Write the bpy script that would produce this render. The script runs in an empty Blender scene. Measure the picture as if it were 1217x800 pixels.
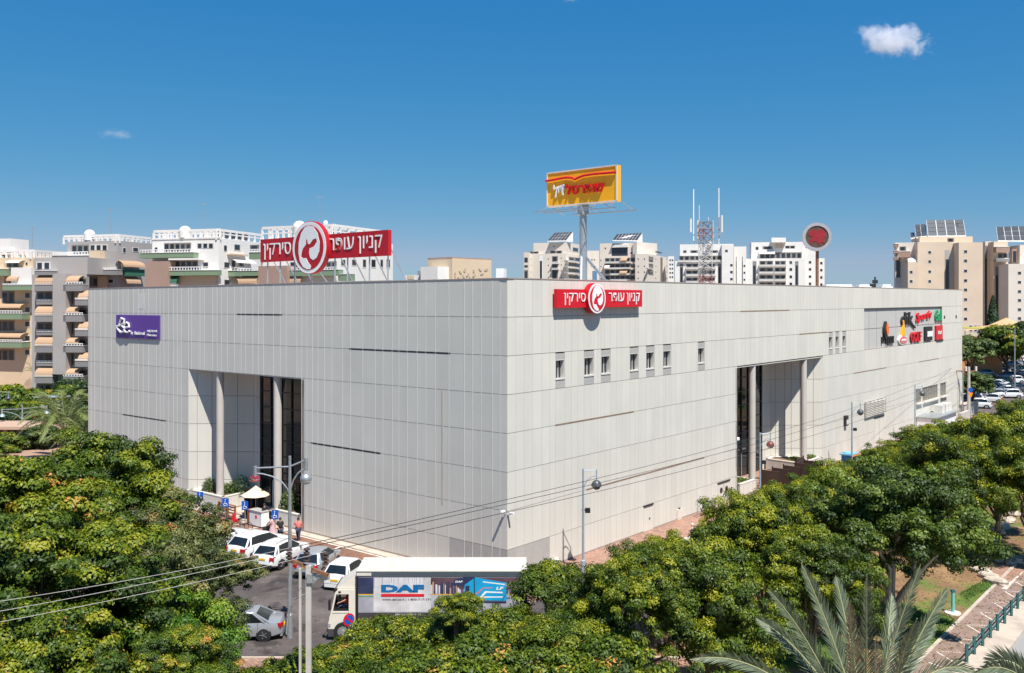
import bpy, bmesh, math, random
import numpy as np
from mathutils import Vector, Matrix
R = math.radians
PI = math.pi
random.seed(7)
rng = np.random.default_rng(11)
scn = bpy.context.scene
col = scn.collection

# ---------------------------------------------------------------- camera
F, CX, HZ, H = 1084.0, 608.5, 356.5, 17.5       # focal length in px of a 1217 px wide picture, centre, horizon row, eye height
cam = bpy.data.cameras.new('camera')
cam.sensor_width = 36.0
cam.lens = F / 1217.0 * 36.0
cam.shift_y = -(400 - HZ) / 1217.0
cam.clip_start = 0.5
cam.clip_end = 20000
camo = bpy.data.objects.new('camera', cam)
camo.location = (0, 0, H)
camo.rotation_euler = (R(90), 0, 0)
col.objects.link(camo)
scn.camera = camo

# ---------------------------------------------------------------- sky and sun
SUNV = Vector((0.252, -0.516, 1.0)).normalized()   # towards the sun
SUN_EL = math.asin(SUNV.z)
SUN_AZ = math.atan2(SUNV.x, SUNV.y)
w = bpy.data.worlds.new('World')
scn.world = w
w.use_nodes = True
nt = w.node_tree
bg = nt.nodes['Background']
sky = nt.nodes.new('ShaderNodeTexSky')
sky.sky_type = 'NISHITA'
sky.sun_disc = False
sky.sun_elevation = SUN_EL
sky.sun_rotation = SUN_AZ
sky.altitude = 0
sky.air_density = 1.0
sky.dust_density = 0.0
sky.ozone_density = 10.0
# one grade for the whole dome: the deeper, flatter blue of the photograph
sep = nt.nodes.new('ShaderNodeSeparateColor'); cmb = nt.nodes.new('ShaderNodeCombineColor')
nt.links.new(sky.outputs[0], sep.inputs[0])
for i_, (a_, p_, mx_) in enumerate(((1.156, 1.54, 0.34), (0.634, 0.685, 0.50), (0.69, 0.325, 0.71))):
    m1 = nt.nodes.new('ShaderNodeMath'); m1.operation = 'MULTIPLY'; m1.inputs[1].default_value = 0.1
    m2 = nt.nodes.new('ShaderNodeMath'); m2.operation = 'POWER'; m2.inputs[1].default_value = p_
    m3 = nt.nodes.new('ShaderNodeMath'); m3.operation = 'MULTIPLY'; m3.inputs[1].default_value = a_
    m4 = nt.nodes.new('ShaderNodeMath'); m4.operation = 'MINIMUM'; m4.inputs[1].default_value = mx_
    m5 = nt.nodes.new('ShaderNodeMath'); m5.operation = 'MULTIPLY'; m5.inputs[1].default_value = 10.0/1.464
    nt.links.new(sep.outputs[i_], m1.inputs[0])
    for p0_, p1_ in ((m1,m2),(m2,m3),(m3,m4),(m4,m5)): nt.links.new(p0_.outputs[0], p1_.inputs[0])
    nt.links.new(m5.outputs[0], cmb.inputs[i_])
nt.links.new(cmb.outputs[0], bg.inputs[0])
bg.inputs[1].default_value = 0.1
sun = bpy.data.lights.new('sun', 'SUN')
sun.energy = 5.0
sun.angle = R(0.53)
sun.color = (1.0, 0.965, 0.90)
suno = bpy.data.objects.new('sun', sun)
suno.rotation_euler = SUNV.to_track_quat('Z', 'Y').to_euler()
suno.location = (0, 0, 200)
col.objects.link(suno)
scn.view_settings.view_transform = 'Standard'
scn.view_settings.look = 'None'
scn.view_settings.exposure = 0.55
scn.view_settings.gamma = 1.0
scn.cycles.max_bounces = 8
scn.cycles.volume_bounces = 8
scn.cycles.transparent_max_bounces = 8

# ---------------------------------------------------------------- pixel to place
def gp(px, py, z=0.0):
    """the point of the level plane z that the photograph shows at px, py"""
    D = (H - z) * F / (py - HZ)
    return Vector(((px - CX) / F * D, D, z))
def at(px, D, z=0.0):
    return Vector(((px - CX) / F * D, D, z))
def zat(py, D):
    return H - (py - HZ) * D / F

class Face:
    """an upright plane: t runs along it, z up, d out of it"""
    def __init__(s, P, e, out, k=0.0, L=1.0, z0=0.0):
        s.P = Vector((P[0], P[1])); s.e = Vector(e[:2]).normalized(); s.o = Vector(out[:2]).normalized()
        s.k = k; s.L = L
    def w(s, t, z, d=0.0):
        return Vector((s.P.x + s.e.x*t + s.o.x*d, s.P.y + s.e.y*t + s.o.y*d, z*(1 + s.k*t/s.L)))
    def t(s, px, d=0.0):
        r = (px - CX)/F; x = s.P.x + s.o.x*d; y = s.P.y + s.o.y*d
        return (r*y - x)/(s.e.x - r*s.e.y)
    def D(s, t, d=0.0):
        return s.P.y + s.e.y*t + s.o.y*d
    def z(s, px, py, d=0.0):
        t = s.t(px, d)
        return (H - (py - HZ)*s.D(t, d)/F)/(1 + s.k*t/s.L)

# ---------------------------------------------------------------- mesh builder
class MB:
    def __init__(s):
        s.v = []; s.f = []; s.m = []; s.uv = None
    def add(s, vs, fs, mi=0):
        o = len(s.v)
        s.v.extend([tuple(p) for p in vs])
        s.f.extend([tuple(i + o for i in f) for f in fs])
        s.m.extend([mi]*len(fs))
        return s
    BF = [(0,3,2,1),(4,5,6,7),(0,1,5,4),(1,2,6,5),(2,3,7,6),(3,0,4,7)]
    def box(s, c, size, rz=0.0, mi=0, M=None):
        hx, hy, hz = size[0]/2, size[1]/2, size[2]/2
        ca, sa = math.cos(rz), math.sin(rz)
        P = []
        for z in (-hz, hz):
            for x, y in ((-hx,-hy),(hx,-hy),(hx,hy),(-hx,hy)):
                p = Vector((c[0] + x*ca - y*sa, c[1] + x*sa + y*ca, c[2] + z))
                P.append(M @ p if M else p)
        return s.add(P, MB.BF, mi)
    def fbox(s, fc, t0, t1, z0, z1, d0, d1, mi=0):
        """box on a face; z0/z1 may be pairs (value at t0, value at t1)"""
        if not isinstance(z0, tuple): z0 = (z0, z0)
        if not isinstance(z1, tuple): z1 = (z1, z1)
        P = [fc.w(t0,z0[0],d0), fc.w(t1,z0[1],d0), fc.w(t1,z0[1],d1), fc.w(t0,z0[0],d1),
             fc.w(t0,z1[0],d0), fc.w(t1,z1[1],d0), fc.w(t1,z1[1],d1), fc.w(t0,z1[0],d1)]
        return s.add(P, MB.BF, mi)
    def prism(s, poly, z0, z1, mi=0):
        n = len(poly)
        vs = [(p[0], p[1], z0) for p in poly] + [(p[0], p[1], z1) for p in poly]
        fs = [tuple(range(n))[::-1], tuple(range(n, 2*n))]
        fs += [(i, (i+1) % n, n + (i+1) % n, n + i) for i in range(n)]
        return s.add(vs, fs, mi)
    def fpoly(s, fc, pts, d0, d1, mi=0):
        n = len(pts)
        vs = [fc.w(p[0], p[1], d0) for p in pts] + [fc.w(p[0], p[1], d1) for p in pts]
        fs = [tuple(range(n))[::-1], tuple(range(n, 2*n))]
        fs += [(i, (i+1) % n, n + (i+1) % n, n + i) for i in range(n)]
        return s.add(vs, fs, mi)
    def sheet(s, poly, z, mi=0):
        return s.add([(p[0], p[1], z) for p in poly], [tuple(range(len(poly)))], mi)
    def bar(s, a, b, w_, h_=None, mi=0):
        """square bar from a to b"""
        a = Vector(a); b = Vector(b); h_ = h_ or w_
        d = (b - a)
        if d.length < 1e-6: return s
        d.normalize()
        up = Vector((0,0,1)) if abs(d.z) < 0.95 else Vector((1,0,0))
        x = d.cross(up).normalized(); y = x.cross(d).normalized()
        P = []
        for p in (a, b):
            for i, j in ((-1,-1),(1,-1),(1,1),(-1,1)):
                P.append(p + x*(i*w_/2) + y*(j*h_/2))
        return s.add(P, MB.BF, mi)
    def tube(s, path, r, n=8, mi=0, cap=True):
        path = [Vector(p) for p in path]
        if not hasattr(r, '__len__'): r = [r]*len(path)
        vs = []; fs = []
        px = None
        for i, p in enumerate(path):
            d = (path[min(i+1, len(path)-1)] - path[max(i-1, 0)])
            if d.length < 1e-9: d = Vector((0,0,1))
            d.normalize()
            if px is None:
                up = Vector((0,0,1)) if abs(d.z) < 0.9 else Vector((1,0,0))
                x = d.cross(up).normalized()
            else:
                x = (px - d*px.dot(d)).normalized()
            px = x
            y = d.cross(x)
            for k in range(n):
                a = 2*PI*k/n
                vs.append(p + (x*math.cos(a) + y*math.sin(a))*r[i])
        for i in range(len(path)-1):
            for k in range(n):
                fs.append((i*n+k, i*n+(k+1) % n, (i+1)*n+(k+1) % n, (i+1)*n+k))
        if cap:
            fs.append(tuple(range(n))[::-1]); fs.append(tuple((len(path)-1)*n + k for k in range(n)))
        return s.add(vs, fs, mi)
    def lathe(s, prof, c, n=14, M=None, mi=0):
        """prof: list of (r, z)"""
        vs = []; fs = []
        for r_, z_ in prof:
            for k in range(n):
                a = 2*PI*k/n
                p = Vector((r_*math.cos(a), r_*math.sin(a), z_))
                if M: p = M @ p
                vs.append(p + Vector(c))
        m = len(prof)
        for i in range(m-1):
            for k in range(n):
                fs.append((i*n+k, i*n+(k+1) % n, (i+1)*n+(k+1) % n, (i+1)*n+k))
        fs.append(tuple(range(n))[::-1]); fs.append(tuple((m-1)*n + k for k in range(n)))
        return s.add(vs, fs, mi)
    def ball(s, c, r, n=12, m=8, mi=0, sz=(1,1,1)):
        vs = []; fs = []
        for i in range(m+1):
            th = PI*i/m
            for k in range(n):
                a = 2*PI*k/n
                rr = max(math.sin(th), 1e-3)
                vs.append((c[0]+r*sz[0]*rr*math.cos(a), c[1]+r*sz[1]*rr*math.sin(a), c[2]+r*sz[2]*math.cos(th)))
        for i in range(m):
            for k in range(n):
                fs.append((i*n+k, (i+1)*n+k, (i+1)*n+(k+1) % n, i*n+(k+1) % n))
        return s.add(vs, fs, mi)
    def text(s, body, fc, tl, tr, z0, z1, d, depth=0.05, mi=0, shear=0.0, bold=0.0, skew=0.0):
        """lettering on a face: tl / tr are the t of its left and right edge as seen"""
        c = bpy.data.curves.new('lettering', 'FONT')
        c.body = body; c.resolution_u = 3; c.extrude = 0.02; c.shear = shear; c.offset = bold
        o = bpy.data.objects.new('lettering', c); col.objects.link(o)
        dg = bpy.context.evaluated_depsgraph_get()
        me = bpy.data.meshes.new_from_object(o.evaluated_get(dg))
        bpy.data.objects.remove(o); bpy.data.curves.remove(c)
        V = [v.co.copy() for v in me.vertices]
        FS = [tuple(p.vertices) for p in me.polygons]
        bpy.data.meshes.remove(me)
        if not V: return s
        x0 = min(v.x for v in V); x1 = max(v.x for v in V); y0 = min(v.y for v in V); y1 = max(v.y for v in V)
        vs = []
        for v in V:
            u = (v.x-x0)/(x1-x0); q = (v.y-y0)/(y1-y0)
            vs.append(fc.w(tl + (tr-tl)*u, z0 + (z1-z0)*q + skew*u, d + (depth if v.z > 0 else 0)))
        return s.add(vs, FS, mi)
    def build(s, name, mats, parent=None, smooth=False, off=None):
        me = bpy.data.meshes.new(name)
        if off is None and parent is not None: off = ROOTOFF.get(parent.name, None)
        vs = s.v
        if off is not None: vs = [(p[0]-off[0], p[1]-off[1], p[2]-off[2]) for p in vs]
        me.from_pydata(vs, [], s.f)
        if not isinstance(mats, (list, tuple)): mats = [mats]
        for m_ in mats: me.materials.append(m_)
        if len(mats) > 1: me.polygons.foreach_set('material_index', s.m)
        if smooth: me.polygons.foreach_set('use_smooth', [True]*len(me.polygons))
        bm = bmesh.new(); bm.from_mesh(me); bmesh.ops.recalc_face_normals(bm, faces=bm.faces); bm.to_mesh(me); bm.free()
        if smooth:
            try: me.set_sharp_from_angle(angle=R(40))
            except Exception: pass
        o = bpy.data.objects.new(name, me)
        col.objects.link(o)
        if parent is not None:
            o.parent = parent
            if parent.name in ROOTOFF: ROOTOFF[o.name] = ROOTOFF[parent.name]
        return o
ROOTOFF = {}

def tag(o, label=None, cat=None, group=None, kind=None):
    if label: o['label'] = label
    if cat: o['category'] = cat
    if group: o['group'] = group
    if kind: o['kind'] = kind
    return o
def thing(name, label, cat, loc=(0,0,0), rz=0.0, group=None, world=False):
    """an Empty at the base of a thing; world=True: its parts are given in world coordinates"""
    o = bpy.data.objects.new(name, None)
    o.empty_display_size = 0.3
    col.objects.link(o)
    o.location = loc; o.rotation_euler = (0, 0, rz)
    if world: ROOTOFF[o.name] = Vector(loc)
    return tag(o, label, cat, group)
def copy_tree(o, parent=None):
    c = o.copy(); col.objects.link(c); c.parent = parent
    for ch in KIDS.get(o.name, [x for x in o.children]): copy_tree(ch, c)
    return c
KIDS = {}
def dup(root, loc, rz=0.0, label=None, scale=None):
    c = copy_tree(root)
    c.location = loc; c.rotation_euler = (0, 0, rz)
    if scale: c.scale = scale if hasattr(scale, '__len__') else (scale,)*3
    if label: c['label'] = label
    return c

# ---------------------------------------------------------------- materials
def mat(name, c, rough=0.6, metal=0.0, var=0.06, vscale=3.0, bump=0.0, bscale=20.0, rnd=0.0, spec=0.5, coat=0.0, dirt=0.0, dirtc=(0.2,0.17,0.14), streak=0.0):
    m = bpy.data.materials.new(name); m.use_nodes = True
    n = m.node_tree.nodes; l = m.node_tree.links; b = n['Principled BSDF']
    b.inputs['Roughness'].default_value = rough; b.inputs['Metallic'].default_value = metal
    b.inputs['Specular IOR Level'].default_value = spec
    b.inputs['Coat Weight'].default_value = coat; b.inputs['Coat Roughness'].default_value = 0.05
    tc = n.new('ShaderNodeTexCoord'); src = tc.outputs['Object']
    nz = n.new('ShaderNodeTexNoise'); nz.inputs['Scale'].default_value = vscale; nz.inputs['Detail'].default_value = 6
    l.new(src, nz.inputs['Vector'])
    hs = n.new('ShaderNodeHueSaturation'); hs.inputs['Color'].default_value = (*c, 1)
    mr = n.new('ShaderNodeMapRange'); mr.inputs[1].default_value = 0.3; mr.inputs[2].default_value = 0.7
    mr.inputs[3].default_value = 1 - var; mr.inputs[4].default_value = 1 + var
    l.new(nz.outputs[0], mr.inputs[0])
    val = mr.outputs[0]
    if rnd:
        oi = n.new('ShaderNodeObjectInfo'); ge = n.new('ShaderNodeNewGeometry')
        ad = n.new('ShaderNodeMath'); ad.operation = 'ADD'; l.new(oi.outputs['Random'], ad.inputs[0]); l.new(ge.outputs['Random Per Island'], ad.inputs[1])
        fr = n.new('ShaderNodeMath'); fr.operation = 'FRACT'; l.new(ad.outputs[0], fr.inputs[0])
        m2 = n.new('ShaderNodeMapRange'); m2.inputs[3].default_value = 1 - rnd; m2.inputs[4].default_value = 1 + rnd; l.new(fr.outputs[0], m2.inputs[0])
        mu = n.new('ShaderNodeMath'); mu.operation = 'MULTIPLY'; l.new(val, mu.inputs[0]); l.new(m2.outputs[0], mu.inputs[1]); val = mu.outputs[0]
    l.new(val, hs.inputs['Value'])
    out = hs.outputs[0]
    if dirt:
        n2 = n.new('ShaderNodeTexNoise'); n2.inputs['Scale'].default_value = vscale*0.35; n2.inputs['Detail'].default_value = 8; n2.inputs['Roughness'].default_value = 0.65
        mp = n.new('ShaderNodeMapping'); mp.inputs['Scale'].default_value = (1, 1, 0.25); l.new(src, mp.inputs[0]); l.new(mp.outputs[0], n2.inputs['Vector'])
        m3 = n.new('ShaderNodeMapRange'); m3.inputs[1].default_value = 0.45; m3.inputs[2].default_value = 0.75; m3.inputs[4].default_value = dirt; l.new(n2.outputs[0], m3.inputs[0])
        mx = n.new('ShaderNodeMix'); mx.data_type = 'RGBA'; l.new(m3.outputs[0], mx.inputs[0]); l.new(out, mx.inputs[6]); mx.inputs[7].default_value = (*dirtc, 1)
        out = mx.outputs[2]
    if streak:
        n4 = n.new('ShaderNodeTexNoise'); n4.inputs['Scale'].default_value = 1.0; n4.inputs['Detail'].default_value = 7; n4.inputs['Roughness'].default_value = 0.7
        mp = n.new('ShaderNodeMapping'); mp.inputs['Scale'].default_value = (2.4, 2.4, 0.10); l.new(src, mp.inputs[0]); l.new(mp.outputs[0], n4.inputs['Vector'])
        m5 = n.new('ShaderNodeMapRange'); m5.inputs[1].default_value = 0.52; m5.inputs[2].default_value = 0.78; m5.inputs[4].default_value = streak; l.new(n4.outputs[0], m5.inputs[0])
        mx = n.new('ShaderNodeMix'); mx.data_type = 'RGBA'; l.new(m5.outputs[0], mx.inputs[0]); l.new(out, mx.inputs[6]); mx.inputs[7].default_value = (*dirtc, 1)
        out = mx.outputs[2]
    l.new(out, b.inputs['Base Color'])
    if bump:
        nb = n.new('ShaderNodeTexNoise'); nb.inputs['Scale'].default_value = bscale; nb.inputs['Detail'].default_value = 4; l.new(src, nb.inputs['Vector'])
        bp = n.new('ShaderNodeBump'); bp.inputs['Strength'].default_value = bump; bp.inputs['Distance'].default_value = 0.02
        l.new(nb.outputs[0], bp.inputs['Height']); l.new(bp.outputs[0], b.inputs['Normal'])
    return m
M = {}
M['panel'] = mat('cladding_paint', (0.62, 0.592, 0.525), 0.62, var=0.035, vscale=0.35, rnd=0.035, streak=0.22, dirt=0.16, dirtc=(0.40,0.37,0.34), bump=0.05, bscale=60)
M['joint_dark'] = mat('joint_gap', (0.34, 0.27, 0.235), 0.8)
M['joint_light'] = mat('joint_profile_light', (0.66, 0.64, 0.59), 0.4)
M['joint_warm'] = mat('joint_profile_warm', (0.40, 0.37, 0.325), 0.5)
M['grey_panel'] = mat('grey_panel', (0.40, 0.385, 0.36), 0.55, var=0.05, rnd=0.04)
M['concrete'] = mat('concrete', (0.46, 0.43, 0.39), 0.85, var=0.12, vscale=1.2, bump=0.2, dirt=0.35, dirtc=(0.25,0.22,0.19))
M['column'] = mat('column_plaster', (0.50, 0.455, 0.41), 0.7, var=0.05, vscale=1.0, dirt=0.15, dirtc=(0.35,0.31,0.28))
M['glass'] = mat('dark_glass', (0.012, 0.016, 0.018), 0.04, spec=0.7, var=0.3, vscale=0.8)
M['glass_far'] = mat('far_window_glass', (0.025, 0.03, 0.04), 0.12, spec=0.6, rnd=0.4)
M['frame_dark'] = mat('dark_metal_frame', (0.03, 0.03, 0.032), 0.4, metal=0.3)
M['frame_white'] = mat('white_frame', (0.60, 0.57, 0.53), 0.45)
M['steel'] = mat('galvanised_steel', (0.42, 0.44, 0.45), 0.42, metal=0.6, var=0.15, vscale=8)
M['bluegrey'] = mat('blue_grey_paint', (0.30, 0.37, 0.42), 0.45, metal=0.2, var=0.1, vscale=6)
M['black'] = mat('black_plastic', (0.012, 0.012, 0.013), 0.45)
M['rubber'] = mat('tyre_rubber', (0.015, 0.015, 0.015), 0.85)
M['white'] = mat('white_paint', (0.80, 0.79, 0.77), 0.45, var=0.03)
M['offwhite'] = mat('off_white_paint', (0.66, 0.62, 0.55), 0.5, var=0.06, dirt=0.1)
M['red_sign'] = mat('red_sign_paint', (0.58, 0.008, 0.02), 0.35, var=0.05, spec=0.3)
M['dark_red_sign'] = mat('weathered_red_sign_paint', (0.42, 0.012, 0.022), 0.45, var=0.10, vscale=2.0, spec=0.3)
M['yellow_sign'] = mat('yellow_sign_paint', (0.95, 0.43, 0.015), 0.4, var=0.06, vscale=0.8, spec=0.3)
M['purple'] = mat('purple_sign_paint', (0.115, 0.045, 0.30), 0.4, var=0.04, spec=0.3)
M['green_sign'] = mat('green_sign_paint', (0.01, 0.28, 0.10), 0.4)
M['rust'] = mat('rusted_steel', (0.22, 0.10, 0.055), 0.85, var=0.3, vscale=5, bump=0.3)
M['skin'] = mat('skin', (0.42, 0.22, 0.14), 0.55)
M['hair'] = mat('dark_hair', (0.02, 0.014, 0.01), 0.7)
def cloth(n, c): return mat(n, c, 0.85, var=0.12, vscale=9)
M['c_black'] = cloth('black_cloth', (0.015,0.015,0.018)); M['c_pink'] = cloth('coral_pink_cloth', (0.62,0.16,0.15))
M['c_rose'] = cloth('pale_rose_cloth', (0.62,0.38,0.38)); M['c_jean'] = cloth('navy_cloth', (0.03,0.045,0.10)); M['c_white'] = cloth('white_cloth', (0.7,0.68,0.66))
M['c_grey'] = cloth('grey_cloth', (0.16,0.17,0.19)); M['c_red'] = cloth('red_cloth', (0.5,0.03,0.03))
M['canvas'] = mat('beige_canvas', (0.72, 0.58, 0.42), 0.9, var=0.08, vscale=2)
M['wood'] = mat('red_brown_wood', (0.30, 0.11, 0.055), 0.65, var=0.25, vscale=6, bump=0.2)
M['wicker'] = mat('dark_brown_wicker', (0.06, 0.032, 0.022), 0.75, var=0.35, vscale=25, bump=0.4, bscale=60)
M['blue_sign'] = mat('blue_sign_paint', (0.01, 0.09, 0.42), 0.35, spec=0.4)
M['teal'] = mat('teal_paint', (0.03, 0.115, 0.115), 0.45, var=0.15, vscale=5)
M['soil'] = mat('soil', (0.16, 0.09, 0.055), 0.95, var=0.35, vscale=3, bump=0.6)

def ground_mat(name, base, accents, scale, rough=0.9, bump=0.15, brick=None, fine=18.0, stain=None):
    """layered noise colour; brick=(w, h, rot, mortar colour, mortar size)"""
    m = bpy.data.materials.new(name); m.use_nodes = True
    n = m.node_tree.nodes; l = m.node_tree.links; b = n['Principled BSDF']; b.inputs['Roughness'].default_value = rough
    b.inputs['Specular IOR Level'].default_value = 0.25
    tc = n.new('ShaderNodeTexCoord'); src = tc.outputs['Object']
    prev = None; out = None
    rgb = n.new('ShaderNodeRGB'); rgb.outputs[0].default_value = (*base, 1); out = rgb.outputs[0]
    for i, (c, lo, hi, sc, st) in enumerate(accents):
        nz = n.new('ShaderNodeTexNoise'); nz.inputs['Scale'].default_value = sc; nz.inputs['Detail'].default_value = 8; nz.inputs['Roughness'].default_value = 0.6
        mp = n.new('ShaderNodeMapping'); mp.inputs['Location'].default_value = (i*13.1, i*7.7, 0); l.new(src, mp.inputs[0]); l.new(mp.outputs[0], nz.inputs['Vector'])
        r_ = n.new('ShaderNodeMapRange'); r_.inputs[1].default_value = lo; r_.inputs[2].default_value = hi; r_.inputs[4].default_value = st
        l.new(nz.outputs[0], r_.inputs[0])
        mx = n.new('ShaderNodeMix'); mx.data_type = 'RGBA'; l.new(r_.outputs[0], mx.inputs[0]); l.new(out, mx.inputs[6]); mx.inputs[7].default_value = (*c, 1)
        out = mx.outputs[2]
    if brick:
        bw, bh, rot, mc, ms = brick
        mp = n.new('ShaderNodeMapping'); mp.inputs['Rotation'].default_value = (0, 0, rot); l.new(src, mp.inputs[0])
        br = n.new('ShaderNodeTexBrick'); br.inputs['Scale'].default_value = 1.0; br.inputs['Brick Width'].default_value = bw; br.inputs['Row Height'].default_value = bh
        br.inputs['Mortar Size'].default_value = ms; br.inputs['Color1'].default_value = (0.82,0.82,0.82,1); br.inputs['Color2'].default_value = (1.12,1.08,1.05,1); br.inputs['Mortar'].default_value = (*mc, 1)
        l.new(mp.outputs[0], br.inputs['Vector'])
        mx = n.new('ShaderNodeMix'); mx.data_type = 'RGBA'; mx.blend_type = 'MULTIPLY'; mx.inputs[0].default_value = 1.0
        l.new(out, mx.inputs[6]); l.new(br.outputs['Color'], mx.inputs[7]); out = mx.outputs[2]
    l.new(out, b.inputs['Base Color'])
    nb = n.new('ShaderNodeTexNoise'); nb.inputs['Scale'].default_value = fine; nb.inputs['Detail'].default_value = 6; l.new(src, nb.inputs['Vector'])
    bp = n.new('ShaderNodeBump'); bp.inputs['Strength'].default_value = bump; bp.inputs['Distance'].default_value = 0.05
    l.new(nb.outputs[0], bp.inputs['Height']); l.new(bp.outputs[0], b.inputs['Normal'])
    return m

# ---------------------------------------------------------------- the two street fronts of the mall
eL = Vector((-0.7785, 0.6276)); oL = Vector((-0.6276, -0.7785))
eR = Vector((0.6444, 0.7648)); oR = Vector((0.7648, -0.6444))
C0 = Vector((-0.285, 56.2))
LEN_L, LEN_R = 53.06, 105.0
FL = Face(C0, eL, oL, -0.0117, LEN_L)
FR = Face(C0, eR, oR, 0.0096, LEN_R)
HT = 18.83
ROWS = [0.03, 2.07, 4.465, 6.86, 9.255, 11.65, 14.04, 16.435, 18.83]

M['slot'] = mat('weathered_slot', (0.24, 0.17, 0.12), 0.8, var=0.2)
M['shade_dark'] = mat('lamp_shade_grey', (0.09, 0.095, 0.10), 0.4, metal=0.3)
M['shade_red'] = mat('lamp_shade_maroon', (0.16, 0.045, 0.04), 0.4)

M['mast_red'] = mat('mast_faded_red', (0.24, 0.07, 0.06), 0.6, var=0.2)
M['mast_grey'] = mat('mast_grey', (0.19, 0.175, 0.17), 0.6, var=0.15)
# ================================================================ GROUND
M['ground'] = ground_mat('dry_ground', (0.27,0.20,0.15), [((0.16,0.11,0.08),0.45,0.65,0.12,0.8), ((0.10,0.13,0.05),0.52,0.62,0.05,0.8)], 1.0)
M['asphalt'] = ground_mat('asphalt', (0.075,0.062,0.060), [((0.135,0.112,0.102),0.42,0.62,0.22,0.85), ((0.035,0.030,0.030),0.53,0.60,0.45,0.8), ((0.19,0.16,0.145),0.60,0.66,1.3,0.5), ((0.03,0.026,0.026),0.58,0.63,2.6,0.5)], 1.0, 0.85, 0.12)
M['brown_paver'] = ground_mat('brown_pavers', (0.24,0.125,0.085), [((0.17,0.10,0.075),0.45,0.65,0.3,0.8), ((0.30,0.18,0.13),0.55,0.7,1.1,0.6)], 1.0, 0.9, 0.1, brick=(0.4,0.2,R(51),(0.6,0.55,0.5),0.012))
M['pink_paver'] = ground_mat('pink_pavers', (0.36,0.215,0.16), [((0.26,0.16,0.125),0.45,0.65,0.3,0.7), ((0.42,0.30,0.23),0.5,0.7,1.3,0.6)], 1.0, 0.9, 0.1, brick=(0.4,0.2,R(50),(0.62,0.58,0.52),0.014))
M['kerb'] = ground_mat('kerb_concrete', (0.50,0.42,0.34), [((0.33,0.27,0.22),0.45,0.65,0.9,0.7)], 1.0, 0.9, 0.1)
M['kerb_red'] = mat('kerb_red_paint', (0.45,0.035,0.03), 0.6, var=0.2, vscale=5)
M['kerb_white'] = mat('kerb_white_paint', (0.70,0.66,0.60), 0.6, var=0.15, vscale=5)
M['marking'] = mat('worn_white_marking', (0.62,0.54,0.46), 0.8, var=0.25, vscale=4, dirt=0.5, dirtc=(0.3,0.22,0.18))
M['verge'] = ground_mat('verge_ground', (0.21,0.125,0.065), [((0.33,0.20,0.10),0.45,0.62,0.35,0.8), ((0.09,0.17,0.025),0.50,0.58,0.16,0.9), ((0.12,0.07,0.045),0.55,0.68,1.2,0.6)], 1.0, 0.95, 0.5, fine=9)
M['lawn'] = ground_mat('lawn', (0.085,0.15,0.025), [((0.16,0.19,0.04),0.45,0.65,0.5,0.8), ((0.05,0.10,0.02),0.5,0.7,1.5,0.6)], 1.0, 0.95, 0.6, fine=14)
M['pale_road'] = ground_mat('pale_road', (0.30,0.285,0.275), [((0.22,0.205,0.195),0.45,0.7,0.4,0.7)], 1.0, 0.85, 0.1)

def st(mb, name, m, **k):
    return tag(mb.build(name, m), kind='structure', **k)
def stripF(fc, t0, t1, d0, d1, z, mb=None):
    mb = mb or MB()
    return mb.add([(*fc.w(t0,0,d0)[:2], z), (*fc.w(t1,0,d0)[:2], z), (*fc.w(t1,0,d1)[:2], z), (*fc.w(t0,0,d1)[:2], z)], [(0,1,2,3)])
S = 9000
st(MB().sheet([(-S,-200),(S,-200),(S,S),(-S,S)], -0.05), 'ground', M['ground'])
a1 = FL.w(62,0,5.3); a2 = FL.w(-2,0,5.3)
st(MB().sheet([(-75,44.4),(9.5,44.4),(a2.x+6,a2.y),(a2.x,a2.y),(a1.x,a1.y),(-75,a1.y)], 0.0), 'car_park_road', M['asphalt'])
st(stripF(FR,-14,150,3.4,11.2,0.004), 'street', M['asphalt'])
st(stripF(FR,106,290,-90,3.4,0.008), 'parking_lot', ground_mat('parking_asphalt', (0.11,0.088,0.08), [((0.19,0.15,0.13),0.4,0.7,0.1,0.8)],1.0))
st(stripF(FL,-1.5,60,0.75,5.3,0.012), 'parking_bays', M['brown_paver'])
# wall-side pale strip, kerb
st(MB().fbox(FL,0.0,58,-0.04,0.09,0.0,0.75), 'kerb_strip', M['kerb'])
# entrance paving inside the recess
st(MB().prism([FL.w(35.35,0,0)[:2], FL.w(30.96,0,-3.6)[:2], FL.w(20,0,-3.6)[:2], FL.w(20,0,0)[:2]], -0.04, 0.10), 'entrance_paving', M['kerb'])
st(MB().prism([FR.w(31.06,0,0)[:2], FR.w(31.06,0,-4.2)[:2], FR.w(47.1,0,-4.2)[:2], FR.w(50.6,0,0)[:2]], -0.04, 0.14), 'entrance_terrace', M['pink_paver'])
# painted bay lines
mk = MB()
for (a,b,c_,d_) in ((405,649.5,388,656.5),(312,625,292,630),(330,604+28,300,640),(262,622.5,246,626),(293,620.5,279,624)):
    p = gp(a,b,0.02); q = gp(c_,d_,0.02)
    n_ = (q-p).normalized().cross(Vector((0,0,1)))*0.09
    mk.add([p-n_,p+n_,q+n_,q-n_],[(0,1,2,3)])
stripF(FL,-1.0,58,0.76,0.92,0.018,mk)
st(mk, 'bay_lines', M['marking'])
# pavement on the street side
st(MB().fbox(FR,-1.2,106,-0.04,0.12,0.0,3.2), 'pavement', M['pink_paver'])
ks = tag(MB().fbox(FR,-1.2,106,-0.04,0.115,3.21,3.36).build('kerb', M['kerb']), kind='structure')
kw = None
for i in range(60):
    t0 = -1.2 + i*1.0
    mm = MB().fbox(FR,t0+0.01,t0+0.99,-0.03,0.135,3.2,3.40)
    b_ = mm.build('kerb_stone', M['kerb_white'] if i % 2 else M['kerb_red'], ks)
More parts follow.
